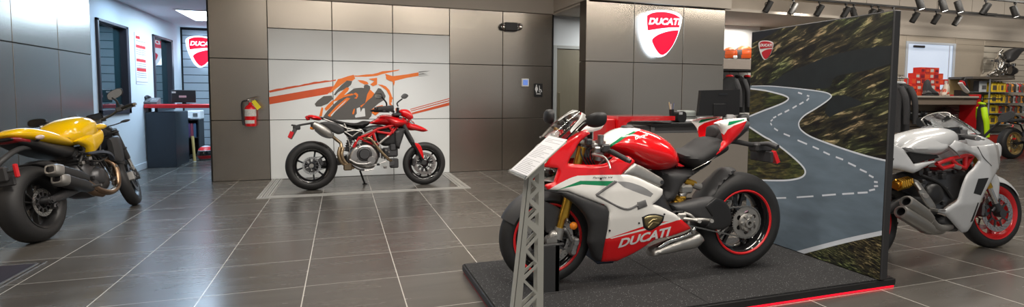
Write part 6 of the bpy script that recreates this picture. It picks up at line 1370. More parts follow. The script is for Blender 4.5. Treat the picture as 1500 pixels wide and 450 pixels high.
q = pm('1027,132.5 1084,131 1083,168.5 1023,170', YM); g = MB(); k = 4; g.add([p+Vector((0, d_, 0)) for d_ in (0, .045) for p in q], [(0, 1, 2, 3), (7, 6, 5, 4), (0, 4, 5, 1), (1, 5, 6, 2), (2, 6, 7, 3), (3, 7, 4, 0)], 0, False); LB(g, 'screen_back', M_BLACK, MN)
pbox(g := MB(), 1053, 139, 1066, 137, YM-.003, .004, .001); LB(g, 'vent', M_BLACKG, MN); pbox(g := MB(), 1046, 172, 1063, 152, YM-.012, .012, .004); g.box((at_y(1050, 176, YM).x, YM+.0, zD+.01), (at_y(1060, 176, YM).x, YM+.02, q[2].z+.05), .004); c_ = at_y(1055, 177, YM); g.box((c_.x-.12, YM-.08, zD+.0015), (c_.x+.12, YM+.12, zD+.0155), .005); LB(g, 'stand', M_BLACK, MN)
YQ = YC+.16
def small(px0, py0, px1, py1, Y, d, name, label, cat, m, group=None, z=None, bev=.008):
    a, c = at_y(px0, py1, Y), at_y(px1, py0, Y); zb = (zD if z is None else z)+.0015; h = max(.006, c.z-a.z); R_ = put(name, label, cat, ((a.x+c.x)/2, Y+d/2, zb), group); return R_, (a.x, Y, zb), (c.x, Y+d, zb+h)
R_, A, Bb = small(993, 163, 1006, 179, YQ, .16, 'card_terminal', 'black card terminal standing at the end of the red ledge', 'card terminal', M_BLACK)
g = MB(); n = 18; g.loft([[(A[0]+(Bb[0]-A[0])*(.5+.5*math.copysign(abs(math.cos(t))**.7, math.cos(t))), YQ+d_, A[2]+(Bb[2]-A[2])*(.5+.5*math.copysign(abs(math.sin(t))**.7, math.sin(t)))) for t in [2*PI*i/n for i in range(n)]] for d_ in (0, .02, .14, .16)]); LB(g, 'housing', M_BLACK, R_); pbox(g := MB(), 995, 168, 1000, 164.5, YQ-.004, .004, .001); LB(g, 'screen', M_LGREY, R_)
R_, A, Bb = small(1003, 162.5, 1021, 178, YC+.36, .2, 'receipt_printer', 'grey receipt printer behind the card terminal', 'printer', M_LGREY); LB(MB().box(A, Bb, .02), 'body', mat('green_grey_plastic', (.32, .35, .33), .4, noise=.04), R_); LB(MB().box((A[0]+.02, A[1]-.004, A[2]+.05), (Bb[0]-.02, A[1]+.002, A[2]+.06), .001), 'paper_slot', M_BLACK, R_)
R_, A, Bb = small(983, 164.5, 989.5, 170.5, YC+.2, .07, 'pen_cup', 'black pen cup full of pens on the red ledge', 'pen cup', M_BLACK, z=zB); r_ = (Bb[0]-A[0])/2; cx_ = (A[0]+Bb[0])/2
LB(MB().lathe([(1e-4, 0), (r_*.85, 0), (r_, .07), (r_*.9, .07), (r_*.75, .005), (1e-4, .005)], (cx_, YC+.235, zB), (0, 0, 1), 20), 'cup', M_BLACK, R_)
for i, cc in enumerate(((.7, .7, .7), (.1, .1, .12), (.6, .55, .3), (.72, .72, .72), (.12, .15, .3))): a_ = 2*PI*i/5; tag(MB().cyl((cx_+.008*math.cos(a_), YC+.235+.008*math.sin(a_), zB+.008), (cx_+.03*math.cos(a_), YC+.235+.03*math.sin(a_), zB+.135+.01*(i % 3)), .0045, seg=8).build('pen', mat('pen_%d' % i, cc, .4, noise=.02)), ('light grey pen leaning right in the pen cup', 'black pen at the back of the pen cup', 'ochre pen leaning left in the pen cup', 'white pen leaning left in front in the pen cup', 'dark blue pen at the front of the pen cup')[i], 'pen', 'pens in the cup')
R_, A, Bb = small(1004, 176, 1026, 179, YQ, .14, 'keyboard', 'pale keyboard lying on the counter beside the card terminal', 'keyboard', M_LGREY); LB(MB().box(A, (Bb[0], Bb[1], A[2]+.018), .004), 'base', M_LGREY, R_)
g = MB()
for i in range(12):
    for j in range(4): w_ = (Bb[0]-A[0])/12.6; g.box((A[0]+.01+i*w_, A[1]+.012+j*.03, A[2]+.016), (A[0]+.01+(i+.82)*w_, A[1]+.036+j*.03, A[2]+.024), .002)
LB(g, 'keys', M_WHITE, R_)
R_, A, Bb = small(1027, 173, 1044, 179, YQ+.02, .12, 'label_tray', 'tray of tangled cables and labels in front of the monitor', 'tray', M_GREYP); LB(MB().box(A, (Bb[0], Bb[1], A[2]+.03), .006), 'tray', M_CARBON, R_); g = MB(); rr = random.Random(2)
for i in range(5): g.tube([(rr.uniform(A[0], Bb[0]), rr.uniform(A[1]+.02, Bb[1]-.02), A[2]+.03+.02*rr.random()) for k in range(5)], .004, 6)
LB(g, 'cables', M_LGREY, R_)
R_, A, Bb = small(1068, 173.5, 1079, 178.5, YQ-.06, .1, 'white_mug', 'white mug lying near the monitor foot on the counter', 'mug', M_WHITE); cx_ = (A[0]+Bb[0])/2; LB(MB().lathe([(1e-4, 0), (.034, 0), (.04, .01), (.04, .085), (.036, .085), (.035, .008), (1e-4, .006)], (cx_, A[1]+.05, A[2]), (0, 0, 1), 24), 'cup', M_WHITE, R_); LB(MB().tube([(cx_+.038, A[1]+.05, A[2]+.07), (cx_+.07, A[1]+.05, A[2]+.065), (cx_+.07, A[1]+.05, A[2]+.03), (cx_+.038, A[1]+.05, A[2]+.02)], .006, 8), 'handle', M_WHITE, R_)
R_, A, Bb = small(1088, 170, 1103, 178.5, YQ-.10, .2, 'folded_cap', 'black and red cap resting on the right end of the counter', 'cap', M_BLACK); g = MB(); c_ = Vector(((A[0]+Bb[0])/2+.03, A[1]+.1, A[2])); g.lathe([(.09, 0), (.088, .03), (.07, .07), (.04, .09), (1e-4, .098)], c_, (0, 0, 1), 24); LB(g, 'crown', M_BLACK, R_); g = MB(); g.loft([[c_+Vector((-.06-.10*math.sin(PI*j/10)*k, .07*math.cos(PI*j/10), .006+.004*k)) for j in range(11)] for k in (0, 1)]+[[c_+Vector((-.06-.10*math.sin(PI*j/10)*k, .07*math.cos(PI*j/10), .012+.004*k)) for j in range(11)] for k in (1, 0)], cap=False); LB(g, 'peak', M_REDS, R_)

# ================================================================ lit niche with helmets and jackets
YN = 8.0
zs = at_y(1080, 86.5, YN).z; xa, xb = 6.72, 7.62
NS = put('wall_shelf', 'thick grey wall shelf carrying helmets beside the pillar', 'shelf', ((xa+xb)/2, 8.18, zs-.12)); a, c = at_y(1062, 101, YN), at_y(1101, 87, YN)
LB(MB().box((xa, YN, a.z), (xb, YB, zs), .005), 'board', mat('grey_wood', (.30, .26, .23), .5, noise=.1, scale=5, stretch=(1, 1, 12)), NS)
LB(MB().box((xa, YN+.02, a.z-.03), (xb, YN+.03, a.z-.004), .002), 'shadow_gap', M_JOINT, NS)
for i, (px, col) in enumerate(((1069, 0), (1089, 1))):
    v = at_y(px, 86, 8.16); r_ = (.135, .155)[i]; R_ = put('motorcycle_helmet', ('grey helmet with orange chin left on the lit shelf', 'larger grey helmet with orange front right on the lit shelf')[i], 'helmet', (v.x, 8.16, zs), 'helmets on the lit shelf')
    helmet(R_, Vector((v.x, 8.16, zs+r_*.79)), r_, M_GREYP, mat('bright_orange', (.85, .13, .02), .35, noise=.04), math.radians(-100+30*i), visor=mat('bright_orange', (.85, .13, .02), .35))
v = at_y(1077, 85, 8.0); BX = put('goggle_case', 'small white goggles between the two helmets on the lit shelf', 'goggles', (v.x, 8.05, zs)); g = MB(); g.ball((v.x-.02, 8.0, zs+.034), .032, (.8, .5, 1)); g.ball((v.x+.02, 8.0, zs+.034), .032, (.8, .5, 1)); LB(g, 'lenses', M_WHITE, BX); LB(MB().tube([(v.x-.04, 8.0, zs+.04), (v.x, 8.012, zs+.045), (v.x+.04, 8.0, zs+.04)], .008), 'strap', M_BLACK, BX)
def rail(name, label, A, Bb, r, m, drop=None):
    R_ = put(name, label, 'rail', A); LB(MB().cyl(A, Bb, r, seg=12), 'bar', m, R_); A, Bb = Vector(A), Vector(Bb)
    for p in (A, Bb): LB(MB().cyl(p, p+Vector(drop), r*.8, seg=10), 'bracket', m, R_)
    return R_
zr = at_y(1080, 105, YN+.15).z
rail('clothes_rail', 'black clothes rail under the grey helmet shelf', (xa+.02, YN+.16, zr), (xb-.02, YN+.16, zr), .013, M_BLACK, (0, 0, .07))
def jacket(label, X, Y, Zt, w, h, m, m2, yaw=0, th=.045, group=None, cat='jacket', name='jacket', arm=.9, m_arm=None):
    """jacket on a hanger: front seen along local -y"""
    A = Matrix.Translation((X, Y, Zt)) @ Matrix.Rotation(yaw, 4, 'Z'); R_ = put(name, label, cat, (X, Y, Zt-h), group); rings = []; n = 28
    for t, sx, sy in ((0, .16, .4), (.03, .28, .6), (.08, .47, .75), (.16, .52, .9), (.35, .47, 1), (.6, .45, 1), (.85, .47, 1.05), (1, .47, 1.0)):
        rings.append([A @ Vector((w*sx*math.copysign(abs(math.cos(q))**.8, math.cos(q)), th*sy*math.sin(q)*(1+.12*math.sin(5*q+9*t)), -.05-t*(h-.05))) for q in [2*PI*i/n for i in range(n)]])
    g = MB(); g.loft(rings); b_ = LB(g, 'body', m, R_)
    for sg in (1, -1):
        g = MB(); P = [A @ Vector(v) for v in ((sg*w*.40, 0, -.12), (sg*w*.56, -.01, -.26), (sg*w*.60, -.03, -.05-h*.5*arm), (sg*w*.58, -.05, -.05-h*.86*arm))]; g.tube(P, [.045, .044, .04, .036], 12); LB(g, 'sleeve', m_arm or m, R_)
    g = MB(); g.tube([A @ Vector((.075*math.cos(q), .035*math.sin(q), -.045+.01*math.sin(q))) for q in [2*PI*i/12 for i in range(13)]], .022, 8); LB(g, 'collar', m2, R_)
    g = MB(); g.box((-.006, -th-.006, -h+.02), (.006, -th+.004, -.08), .002, 0, A); LB(g, 'zip', M_BLACK, R_)
    for sg in (1, -1): g = MB(); g.box((-.06 if sg > 0 else -.05, 0, 0), (.06 if sg > 0 else .05, .012, .03), .003, 0, A @ Matrix.Translation((sg*w*.24, -th-.004, -.2))); LB(g, 'chest_patch', m2, R_)
    g = MB(); g.tube([A @ Vector(v) for v in ((-w*.38, 0, -.09), (0, 0, -.03), (w*.38, 0, -.09))], .012, 8, sp=False); g.tube([A @ Vector(v) for v in ((0, 0, -.03), (0, 0, .012), (.032, 0, .045), (0, 0, .077), (-.032, 0, .045))], .004, 6); LB(g, 'hanger', M_DALU, R_); return R_
M_JK = mat('charcoal_textile', (.045, .045, .048), .8, noise=.2, scale=40, bump=.2)
for i, (px, wv) in enumerate(((1069, .50), (1082, .46), (1095, .48))):
    v = at_y(px, 108, YN+.16); jacket(('charcoal riding jacket with red collar leftmost under the helmet shelf', 'charcoal riding jacket in the middle under the helmet shelf', 'charcoal riding jacket rightmost under the helmet shelf')[i], v.x, YN+.16, zr-.045, wv, .74, M_JK, (M_REDS, M_CARBON, M_REDS)[i], math.radians(82), group='jackets under the helmet shelf')

# ================================================================ display fixture with boxes and shoes
YT = 6.5
M_OAK = mat('grey_brown_oak', (.20, .155, .12), .55, noise=.12, scale=6, stretch=(1, 1, 10))
DF = put('display_fixture', 'tall oak display fixture holding red boxes and shoes', 'display fixture', (10.3, 6.8, 0))
xa, xb = at_y(1320, 150, YT).x, at_y(1436, 150, YT).x; zt = at_y(1380, 140.5, YT).z
LB(MB().box((xa, YT, zt-.035), (xb, YT+.62, zt-.002), .004), 'top', mat('pale_oak_top', (.42, .38, .33), .5, noise=.08), DF)
LB(MB().box((xa+.02, YT+.03, zt-.16), (xb-.03, YT+.05, zt-.036), .003), 'fascia', M_OAK, DF)
LB(MB().box((xa+.09, YT+.31, .1), (xb-.05, YT+.33, zt-.165), .003), 'back_panel', M_OAK, DF)
for z in (zt-.30, zt-.44, zt-.58, zt-.72, zt-.86): LB(MB().box((xa+.09, YT+.302, z), (xb-.05, YT+.312, z+.016), .001), 'slot', M_JOINT, DF)
LB(MB().box((xa, YT, 0), (xa+.11, YT+.6, zt-.036), .004), 'end_post', mat('taupe_oak', (.26, .22, .18), .5, noise=.1, scale=5, stretch=(6, 6, 1)), DF)
LB(MB().box((xb-.045, YT-.01, 0), (xb, YT+.6, zt+.03), .004), 'red_end_panel', M_REDS, DF)
LB(MB().box((xa+.11, YT+.02, 0), (xb-.045, YT+.6, .09), .003), 'plinth', M_OAK, DF)
# boxes
bw = (at_y(1350, 120, YT).x-at_y(1343, 120, YT).x); bh = at_y(1350, 106, YT).z-at_y(1350, 114.6, YT).z
M_BX = [mat('scarlet_card', (.78, .035, .02), .45, noise=.08), mat('orange_red_card', (.85, .10, .03), .45, noise=.08), mat('dark_red_card', (.42, .02, .03), .45, noise=.1)]
rows = ((1330, 8, 0), (1330, 8, 1), (1335.5, 8, 2), (1341, 6, 3), (1348, 4, 4)); nn_ = 0
rown = ('bottom', 'second', 'middle', 'fourth', 'top'); ordn = ('first', 'second', 'third', 'fourth', 'fifth', 'sixth', 'seventh', 'eighth')
proto = None
for px, cnt, lv in rows:
    x = at_y(px, 120, YT+.2).x
    for k in range(cnt):
        if lv < 2 and k >= 7: continue
        m = M_BX[(k*2+lv*3) % 3]; rr = random.Random(lv*10+k); X = x+k*bw*1.01; Z = zt+lv*bh
        R_ = thing('product_box', '%s red product box from the left in the %s row of the stack' % (ordn[k], rown[lv]), 'box', (X+bw/2, YT+.27, Z+.0008*(lv+1)), 'red product boxes on the oak fixture')
        MB().box((-bw/2+.001, -.07, 0), (bw/2-.001, .07, bh-.0015), .003).build('carton', m, R_)
        MB().box((-bw*.36, -.0712, bh*.2), (bw*.30, -.0702, bh*(.55+.25*rr.random())), 0).build('printed_label', (M_LAB, mat('maroon_print', (.20, .015, .03), .5, noise=.3, scale=90), M_BX[1])[(k+lv) % 3], R_)
        MB().box((-bw*.44, -.0712, bh*.80), (bw*.44, -.0702, bh*.94), 0).build('lid_edge', M_BX[(k*2+lv*3+1) % 3], R_)
# shoes
def shoe(label, X, Y, Z, yaw, L, m_up, m_sole, m_acc, tilt=0, high=.5, group='riding shoes on the oak fixture'):
    R_ = thing('riding_shoe', label, 'shoe', Matrix.Translation((X, Y, Z)) @ Matrix.Rotation(yaw, 4, 'Z') @ Matrix.Rotation(tilt, 4, 'Y'), group); k = L/.3
    g = MB(); body(g, [(-.15*k, 0, .028*k, .02*k), (-.14*k, 0, .03*k, .038*k), (-.05*k, .0, .028*k, .035*k), (.05*k, 0, .026*k, .046*k), (.12*k, 0, .024*k, .042*k), (.15*k, .006*k, .022*k, .018*k)], 18, 3); g.build('sole', m_sole, R_)
    g = MB(); body(g, [(-.145*k, .026*k, .06*k, .018*k), (-.135*k, .026*k, .12*k+high*.06*k, .034*k), (-.08*k, .024*k, .13*k+high*.08*k, .038*k), (-.03*k, .022*k, .115*k+high*.02*k, .036*k), (.03*k, .022*k, .088*k, .04*k), (.09*k, .02*k, .062*k, .04*k), (.145*k, .02*k, .034*k, .016*k)], 20, 2.5); g.build('upper', m_up, R_)
    g = MB(); body(g, [(-.148*k, .03*k, .075*k, .022*k), (-.12*k, .03*k, .085*k, .04*k), (-.07*k, .03*k, .07*k, .042*k), (-.04*k, .03*k, .05*k, .04*k)], 16, 2.6); g.build('heel_panel', m_acc, R_)
    g = MB()
    for i in range(5): x = (-.015+.02*i)*k; g.tube([(x, -.026*k, (.112-.0105*i)*k), (x+.004, 0, (.125-.0115*i)*k), (x, .026*k, (.112-.0105*i)*k)], .004*k, 6)
    g.build('laces', m_acc, R_); return R_
M_SG = mat('dark_grey_suede', (.05, .05, .055), .8, noise=.15, scale=60); M_SW_ = mat('cream_leather', (.68, .62, .52), .5, noise=.08, scale=20)
zt_ = zt; v = at_y(1362, 138, YT+.1); shoe('black high top riding shoe in front of the red boxes', v.x, YT+.08, zt_, 0, .36, M_SG, M_BLACK, M_GREYP, high=1.4)
v = at_y(1382, 138, YT+.1); shoe('cream and red riding shoe lying at the right of the boxes', v.x+.0, YT+.08, zt_, math.radians(205), .30, M_SW_, M_SW_, M_BX[1], high=1.2)
v = at_y(1391, 138, YT+.22); shoe('cream and red riding shoe behind its pair', v.x, YT+.36, zt_, math.radians(170), .30, M_SW_, M_SW_, M_BX[1], high=1.6)
v = at_y(1411, 136, YT+.1); R_ = shoe('black and red trainer propped on its heel beside the red end panel', v.x, YT+.1, zt_+.142, 0, .30, M_BLACK, M_WHITE, M_REDS, tilt=math.radians(38), high=.6)
g = MB(); g.prism([(-.12, 0), (.12, 0), (.12, .01), (-.12, .11)], (v.x-.02, YT+.17, zt), (1, 0, 0), (0, 0, 1), (0, -1, 0), 0, .12); tag(g.build('shoe_wedge', M_BLACK), 'black wedge holding up the black and red trainer', 'shoe rest')
v = at_y(1399, 137, YT+.5); shoe('second black and red trainer flat behind the propped one', at_y(1419, 137, YT).x-.06, YT+.52, zt, math.radians(185), .25, M_REDS, M_WHITE, M_BLACK)
# hanging goods under the fixture
jx = at_y(1388, 170, YT+.2)
TS_ = put('black_banner_shirt', 'black shirt with pale lettering hung on the oak fixture', 'shirt', (jx.x, YT+.27, zt-1.0)); n = 26; W2 = .34; rings = []
for t, sx in ((0, .25), (.05, .55), (.16, 1.0), (.3, .82), (.6, .78), (1, .8)): rings.append([Vector((jx.x+W2*sx*math.copysign(abs(math.cos(q))**.6, math.cos(q)), YT+.22+.03*math.sin(q), zt-.22-t*.8)) for q in [2*PI*i/n for i in range(n)]])
g = MB(); g.loft(rings); LB(g, 'cloth', M_BLACK, TS_)
g = MB(); A_, Bt, Ht = at_y(1386, 172, YT+.2), at_y(1402, 171.5, YT+.2), at_y(1386, 168, YT+.2); A_.y = Bt.y = Ht.y = YT+.185; put_text(g, 'DUC', A_, Bt, Ht-A_, bold=.03, shear=.2); LB(g, 'lettering', M_LGREY, TS_)
LB(MB().tube([(jx.x-.3, YT+.22, zt-.24), (jx.x, YT+.22, zt-.2), (jx.x+.3, YT+.22, zt-.24)], .01, 8, sp=False), 'hanger', M_DALU, TS_)
M_HV = mat('hi_vis_yellow', (.52, .85, .0), .6, noise=.08, scale=20)
v = at_y(1365, 178, YT+.2); PB = put('hi_vis_pouch', 'small lime yellow pouch hooked on the fixture panel', 'pouch', (v.x, YT+.27, v.z-.1)); a, c = at_y(1362.5, 188, YT+.2), at_y(1372.5, 172.5, YT+.2); g = MB(); g.loft([[((a.x+c.x)/2+(c.x-a.x)/2*s_*math.copysign(abs(math.cos(q))**.5, math.cos(q)), YT+.265+.035*math.sin(q), z) for q in [2*PI*i/20 for i in range(20)]] for z, s_ in ((a.z, .98), (a.z+.04, 1), (c.z-.06, .95), (c.z, .75))]); LB(g, 'pouch', M_HV, PB); LB(MB().tube([((a.x+c.x)/2-.03, YT+.265, c.z-.01), ((a.x+c.x)/2, YT+.265, c.z+.05), ((a.x+c.x)/2+.03, YT+.265, c.z-.01)], .006, 6), 'loop', M_HV, PB)
nm = ('first', 'second', 'third', 'fourth', 'fifth', 'sixth')
for i in range(5):
    v = at_y(1334.5+5.4*i, 163, YT+.25); ln = .16+.05*(i % 3); R_ = thing('glove', '%s black glove from the left on the fixture hooks' % nm[i], 'glove', (v.x, YT+.255, v.z-ln), 'black gloves on the fixture hooks'); g = MB(); g.loft([[(.038*s_*math.cos(q), .02*math.sin(q), z*ln) for q in [2*PI*k/14 for k in range(14)]] for z, s_ in ((.45, 1), (.7, .95), (.8, .8), (1, .9))]); g.build('palm', M_BLACK, R_)
    for f in range(4): g = MB(); g.tube([(-.03+.02*f, 0, .46*ln), (-.034+.0225*f, -.004, .2*ln), (-.036+.024*f, -.012, (.0 if f in (1, 2) else .06)*ln)], [.011, .0105, .009], 8); g.build('finger', M_BLACK, R_)
    g = MB(); g.tube([(.033, -.004, .62*ln), (.042, -.018, .45*ln), (.038, -.022, .3*ln)], [.012, .011, .009], 8); g.build('thumb', M_BLACK, R_)
    g = MB(); g.box((-.03, -.023, .74*ln), (.03, -.018, .86*ln), .002); g.build('cuff_patch', (M_LGREY, M_GREYP)[i % 2], R_); g = MB(); g.tube([(0, .03, ln*1.0), (0, -.004, ln*1.03), (0, -.012, ln*1.1)], .004, 6); g.build('hanger_hook', M_DALU, R_)
jacket('charcoal jacket with lime yellow sleeves beside the red end panel', at_y(1437, 158, YT-.33).x, YT-.34, at_y(1436, 152, YT).z+.05, .42, .74, M_JK, M_HV, math.radians(40), m_arm=M_HV)
rail('clothes_rail', 'short black rail carrying the lime yellow jacket', (at_y(1425, 152, YT-.15).x, YT-.34, at_y(1436, 152, YT).z+.092), (at_y(1449, 152, YT-.15).x, YT-.34, at_y(1436, 152, YT).z+.092), .012, M_BLACK, (0, .33, 0))
# jackets hanging left of the fixture
XJ2 = at_y(1316, 120, 6.2)
zj = at_y(1316, 118, 6.2).z; rail('clothes_rail', 'clothes rail left of the oak fixture', (XJ2.x-.5, 6.2, zj+.042), (XJ2.x+.22, 6.2, zj+.042), .012, M_ALU, (0, 0, -zj-.041))
for i in range(2): jacket(('black jacket with pale sleeve print half hidden by the poster stand', 'black jacket nearest the oak fixture on the left rail')[i], XJ2.x-.16+.2*i, 6.2, zj, .44, .85, M_JK, M_LGREY, math.radians(82), group='jackets left of the oak fixture')
v = at_y(1312, 200, 6.6); WC = put('storage_cabinet', 'low white storage cabinet at the left foot of the oak fixture', 'cabinet', (v.x, 6.75, 0)); zc_ = at_y(1312, 191, 6.6).z; LB(MB().box((v.x-.5, 6.6, .04), (xa-.02, 7.1, zc_), .006), 'body', M_WHITE, WC)
for i in range(2): wd_ = (xa-.03-v.x+.5)/2; xx = v.x-.495+i*wd_; LB(MB().box((xx, 6.585, .06), (xx+wd_-.01, 6.6, zc_-.03), .003), 'door', M_WHITE, WC); LB(MB().box((xx+wd_*.8, 6.575, zc_-.2), (xx+wd_*.8+.015, 6.586, zc_-.1), .002), 'handle', M_ALU, WC)
LB(MB().box((v.x-.48, 6.62, 0), (xa-.04, 7.08, .04), .002), 'plinth', M_BLACK, WC)

# ================================================================ stock wall on the far right
YR = 7.9
zsh = at_y(1460, 113, YR).z; xs0, xs1 = at_y(1424, 110, YR).x, at_y(1486, 110, YR).x
SU = put('stock_shelving', 'glass and steel stock shelving on the slat wall', 'shelving', ((xs0+xs1)/2, 8.1, 0))
LB(MB().box((xs0, YR-.02, zsh-.05), (xs1, YB, zsh), .004), 'top_shelf', mat('dark_taupe', (.10, .085, .07), .5, noise=.06), SU)
LB(MB().box((at_y(1421, 160, YR).x, YB-.03, .1), (at_y(1452, 160, YR).x, YB-.004, zsh-.05), .003), 'tan_back_panel', mat('tan_board', (.42, .29, .13), .55, noise=.08), SU)
xr0, xr1 = at_y(1451, 130, YR).x, at_y(1516, 130, YR).x
M_GL = mat('glass_shelf', (.80, .88, .86), .05, noise=0, trans=.7, ior=1.2)
zls = [at_y(1475, y, YR).z for y in (135, 151, 166, 182, 196)]
for z in zls: LB(MB().box((xr0-.3, YR, z-.010), (xr1, YB-.01, z), .002), 'glass_shelf', M_GL, SU)
for x in (xr0, xr1): LB(MB().box((x-.012, YR+.0, .0), (x+.012, YR+.03, zsh-.05), .003), 'upright', M_ALU, SU)
LB(MB().box((xr0+.1, YR+.02, .0), (xr1, YB-.02, zls[-1]-.02), .006), 'base_cabinet', mat('red_base_laminate', (.45, .03, .02), .5, noise=.06), SU)
M_YB = mat('yellow_plastic', (.85, .58, .02), .35, noise=.06, scale=14); M_OB = mat('orange_plastic', (.80, .30, .02), .35, noise=.06)
def bottle(label, X, Y, Z, w, d, h, m, cap, lab, group):
    R_ = thing('oil_can', label, 'oil can', (X, Y, Z), group); g = MB(); n = 22; rings = []
    for t, s_ in ((0, .94), (.03, 1), (.74, 1), (.84, .86), (.9, .45), (.93, .32)): rings.append([(w/2*s_*math.copysign(abs(math.cos(q))**.45, math.cos(q)), d/2*s_*math.copysign(abs(math.sin(q))**.45, math.sin(q)), t*h) for q in [2*PI*i/n for i in range(n)]])
    g.loft(rings); g.build('body', m, R_); MB().cyl((0, 0, h*.925), (0, 0, h), w*.17, seg=14).build('cap', cap, R_)
    MB().box((-w*.36, -d/2-.001, h*.18), (w*.36, -d/2+.004, h*.62), .001).build('label', lab, R_); return R_
M_LB2 = mat('ochre_label', (.55, .33, .03), .4, noise=.4, scale=60); M_LB3 = mat('dark_label', (.10, .08, .06), .4, noise=.4, scale=60)
for r_, zl in enumerate(zls[:4]):
    hh = (zsh-.05-zls[0] if r_ == 0 else zls[r_-1]-zl)*.86; x = at_y(1453, 130, 8.03).x; k = 0
    while x < xr1-.06:
        w_ = (.20, .085, .12, .085)[k] if k < 4 else .08; yel = k < (4 if r_ < 2 else 2)
        m = M_YB if yel else (M_GREYP, M_OB, M_BLACK, M_LGREY, M_REDS)[(k+r_) % 5]
        bottle('%s %s can from the left on the %s glass shelf' % (nm[k] if k < 6 else ('seventh', 'eighth', 'ninth', 'tenth', 'eleventh', 'twelfth', 'thirteenth')[min(k-6, 6)], 'yellow' if yel else 'small dark or coloured', ('uppermost', 'second', 'third', 'fourth')[r_]), x+w_/2, 8.12, zl+.0015, w_*.94, .18, hh*(1 if yel else .9), m, M_BLACK if yel else M_WHITE, (M_LB2 if yel else M_LB3) if k % 2 else M_LB3, 'cans on the glass shelves'); x += w_+.012; k += 1
v = at_y(1441, 128, 8.05); CB = put('boxed_gauge', 'grey and white boxed gauge standing left of the yellow cans', 'box', (v.x, 8.1, zls[0])); zls0 = zls[0]+.0015; a, c = at_y(1435, 135, 8.05), at_y(1446, 119, 8.05); LB(MB().box((a.x, 8.05, zls0), (c.x, 8.16, c.z), .004), 'carton', M_LGREY, CB); LB(MB().box((a.x-.01, 8.07, zls0), (a.x+.05, 8.18, c.z+.01), .003), 'dark_side', M_CARBON, CB); LB(MB().box((a.x+.07, 8.048, zls[0]+.06), (c.x-.02, 8.051, zls[0]+.15), .0), 'printed_label', M_GREYP, CB)
# chrome engine and exhaust display on the top shelf
v = at_y(1465, 100, 8.05); EN = put('engine_display', 'polished twin cylinder engine with black cover on the top stock shelf', 'engine', (v.x, 8.1, zsh))
q8 = lambda px, py, d=0: (lambda p: Vector((p.x, 8.08+d, p.z)))(at_y(px, py, 8.08))
g = MB(); a, c = q8(1441, 113), q8(1484, 105); g.box((a.x+.05, 8.0, zsh), (c.x-.05, 8.2, zsh+.07), .02); g.cyl(q8(1470, 103, -.12), q8(1470, 103, .1), .10, seg=24); g.cyl(q8(1458, 108, -.1), q8(1458, 108, .1), .075, seg=20); g.box(q8(1446, 112, -.06), q8(1456, 106, .08), .02); LB(g, 'crankcase', M_CHROME, EN)
for p0, p1, nm_ in ((q8(1462, 103), q8(1466, 84), 'rear_cylinder'), (q8(1470, 104), q8(1484, 104), 'front_cylinder')):
    g = MB(); d_ = (p1-p0); L_ = d_.length; d_.normalize(); g.cyl(p0, p1, .065, seg=18)
    for i in range(6): t_ = .2+.13*i; g.cyl(p0+d_*L_*t_, p0+d_*(L_*t_+.012), .105, seg=18)
    g.cyl(p1-d_*.03, p1+d_*.06, .09, .075, 16); LB(g, nm_, M_CHROME if nm_[0] == 'r' else M_DALU, EN)
LB(MB().tube([q8(1459, 100, -.1), q8(1461, 90, -.12), q8(1456, 80, -.1), q8(1462, 74, -.08)], .03, 12), 'exhaust_pipe', M_CHROME, EN); LB(MB().tube([q8(1442, 110, -.08), q8(1450, 106, -.12), q8(1462, 106, -.12), q8(1470, 96, -.1)], .028, 12), 'exhaust_pipe', M_CHROME, EN)
g = MB(); rr = random.Random(8)
for i in range(16): p = q8(rr.uniform(1455, 1478), rr.uniform(82, 110), rr.uniform(-.14, .05)); s_ = rr.uniform(.015, .035); g.box(p-Vector((s_, s_, s_)), p+Vector((s_, s_, s_)), .008, i % 3)
LB(g, 'fittings', [M_CHROME, M_DALU, M_BLACK], EN)
o = [(p.x, p.z) for p in (q8(*p_) for p_ in ((1471, 88), (1474, 78), (1481, 72), (1492, 70), (1497, 74), (1490, 80), (1484, 88), (1477, 92)))]; g = MB(); blob_geo(g, [(float(a_), float(b_)) for a_, b_ in spline([np.array(p_) for p_ in o], 4, True)], .10, 8.08, .06); LB(g, 'black_cover', M_CARBON, EN)
LB(MB().cyl(q8(1478, 92), q8(1474, 104), .02, seg=10), 'stay', M_DALU, EN)

# ================================================================ track lights
M_TRK = mat('black_track', (.008, .0075, .007), .6, noise=.05)
def track(label, Y, z, xa, xb):
    R_ = put('lighting_track', label, 'lighting track', (xa, Y, z)); LB(MB().box((xa, Y-.018, z), (xb, Y+.018, z+.035), .003), 'rail', M_TRK, R_); LB(MB().box((12.1, Y-.03, z-.01), (12.4, Y+.03, z+.04), .006), 'feed_box', M_TRK, R_)
    for x in np.linspace(xa+.3, xb-.3, 5): LB(MB().cyl((x, Y, z+.035), (x, Y, 3.7), .006, seg=8), 'hanger', M_TRK, R_)
zt1 = at_y(1400, 18.3, 6.95).z; track('black lighting track nearest the back wall', 6.95, zt1, 6.0, 15.5); zt2_ = at_y(1475, 2.5, 5.85).z; track('black lighting track nearer the room', 5.85, zt2_, 9.0, 13.5)
M_LAMP = mat('lit_lamp_face', (1, .97, .9), .4, noise=0, emit=(1, .95, .85), es=6)
heads = [(1125, 8, 6.95, 0), (1162, 9.5, 6.95, 0), (1200, 11.5, 6.95, 0), (1239, 13.5, 6.95, 0), (1250.5, 15.5, 6.95, 1), (1276.5, 15.5, 6.95, 0), (1287, 14.5, 6.95, 0), (1308.5, 17, 6.95, 0), (1340, 23.5, 6.95, 0), (1371, 26.5, 6.95, 0), (1402, 29, 6.95, 0), (1348, 1, 5.85, 1), (1382, 4.5, 5.85, 1), (1405, 6, 5.85, 1), (1443.5, 9.5, 5.85, 0), (1486.5, 15, 5.85, 2)]
lab = ['first', 'second', 'third', 'fourth', 'fifth', 'sixth', 'seventh', 'eighth', 'ninth', 'tenth', 'eleventh', 'first', 'second', 'third', 'fourth', 'fifth']
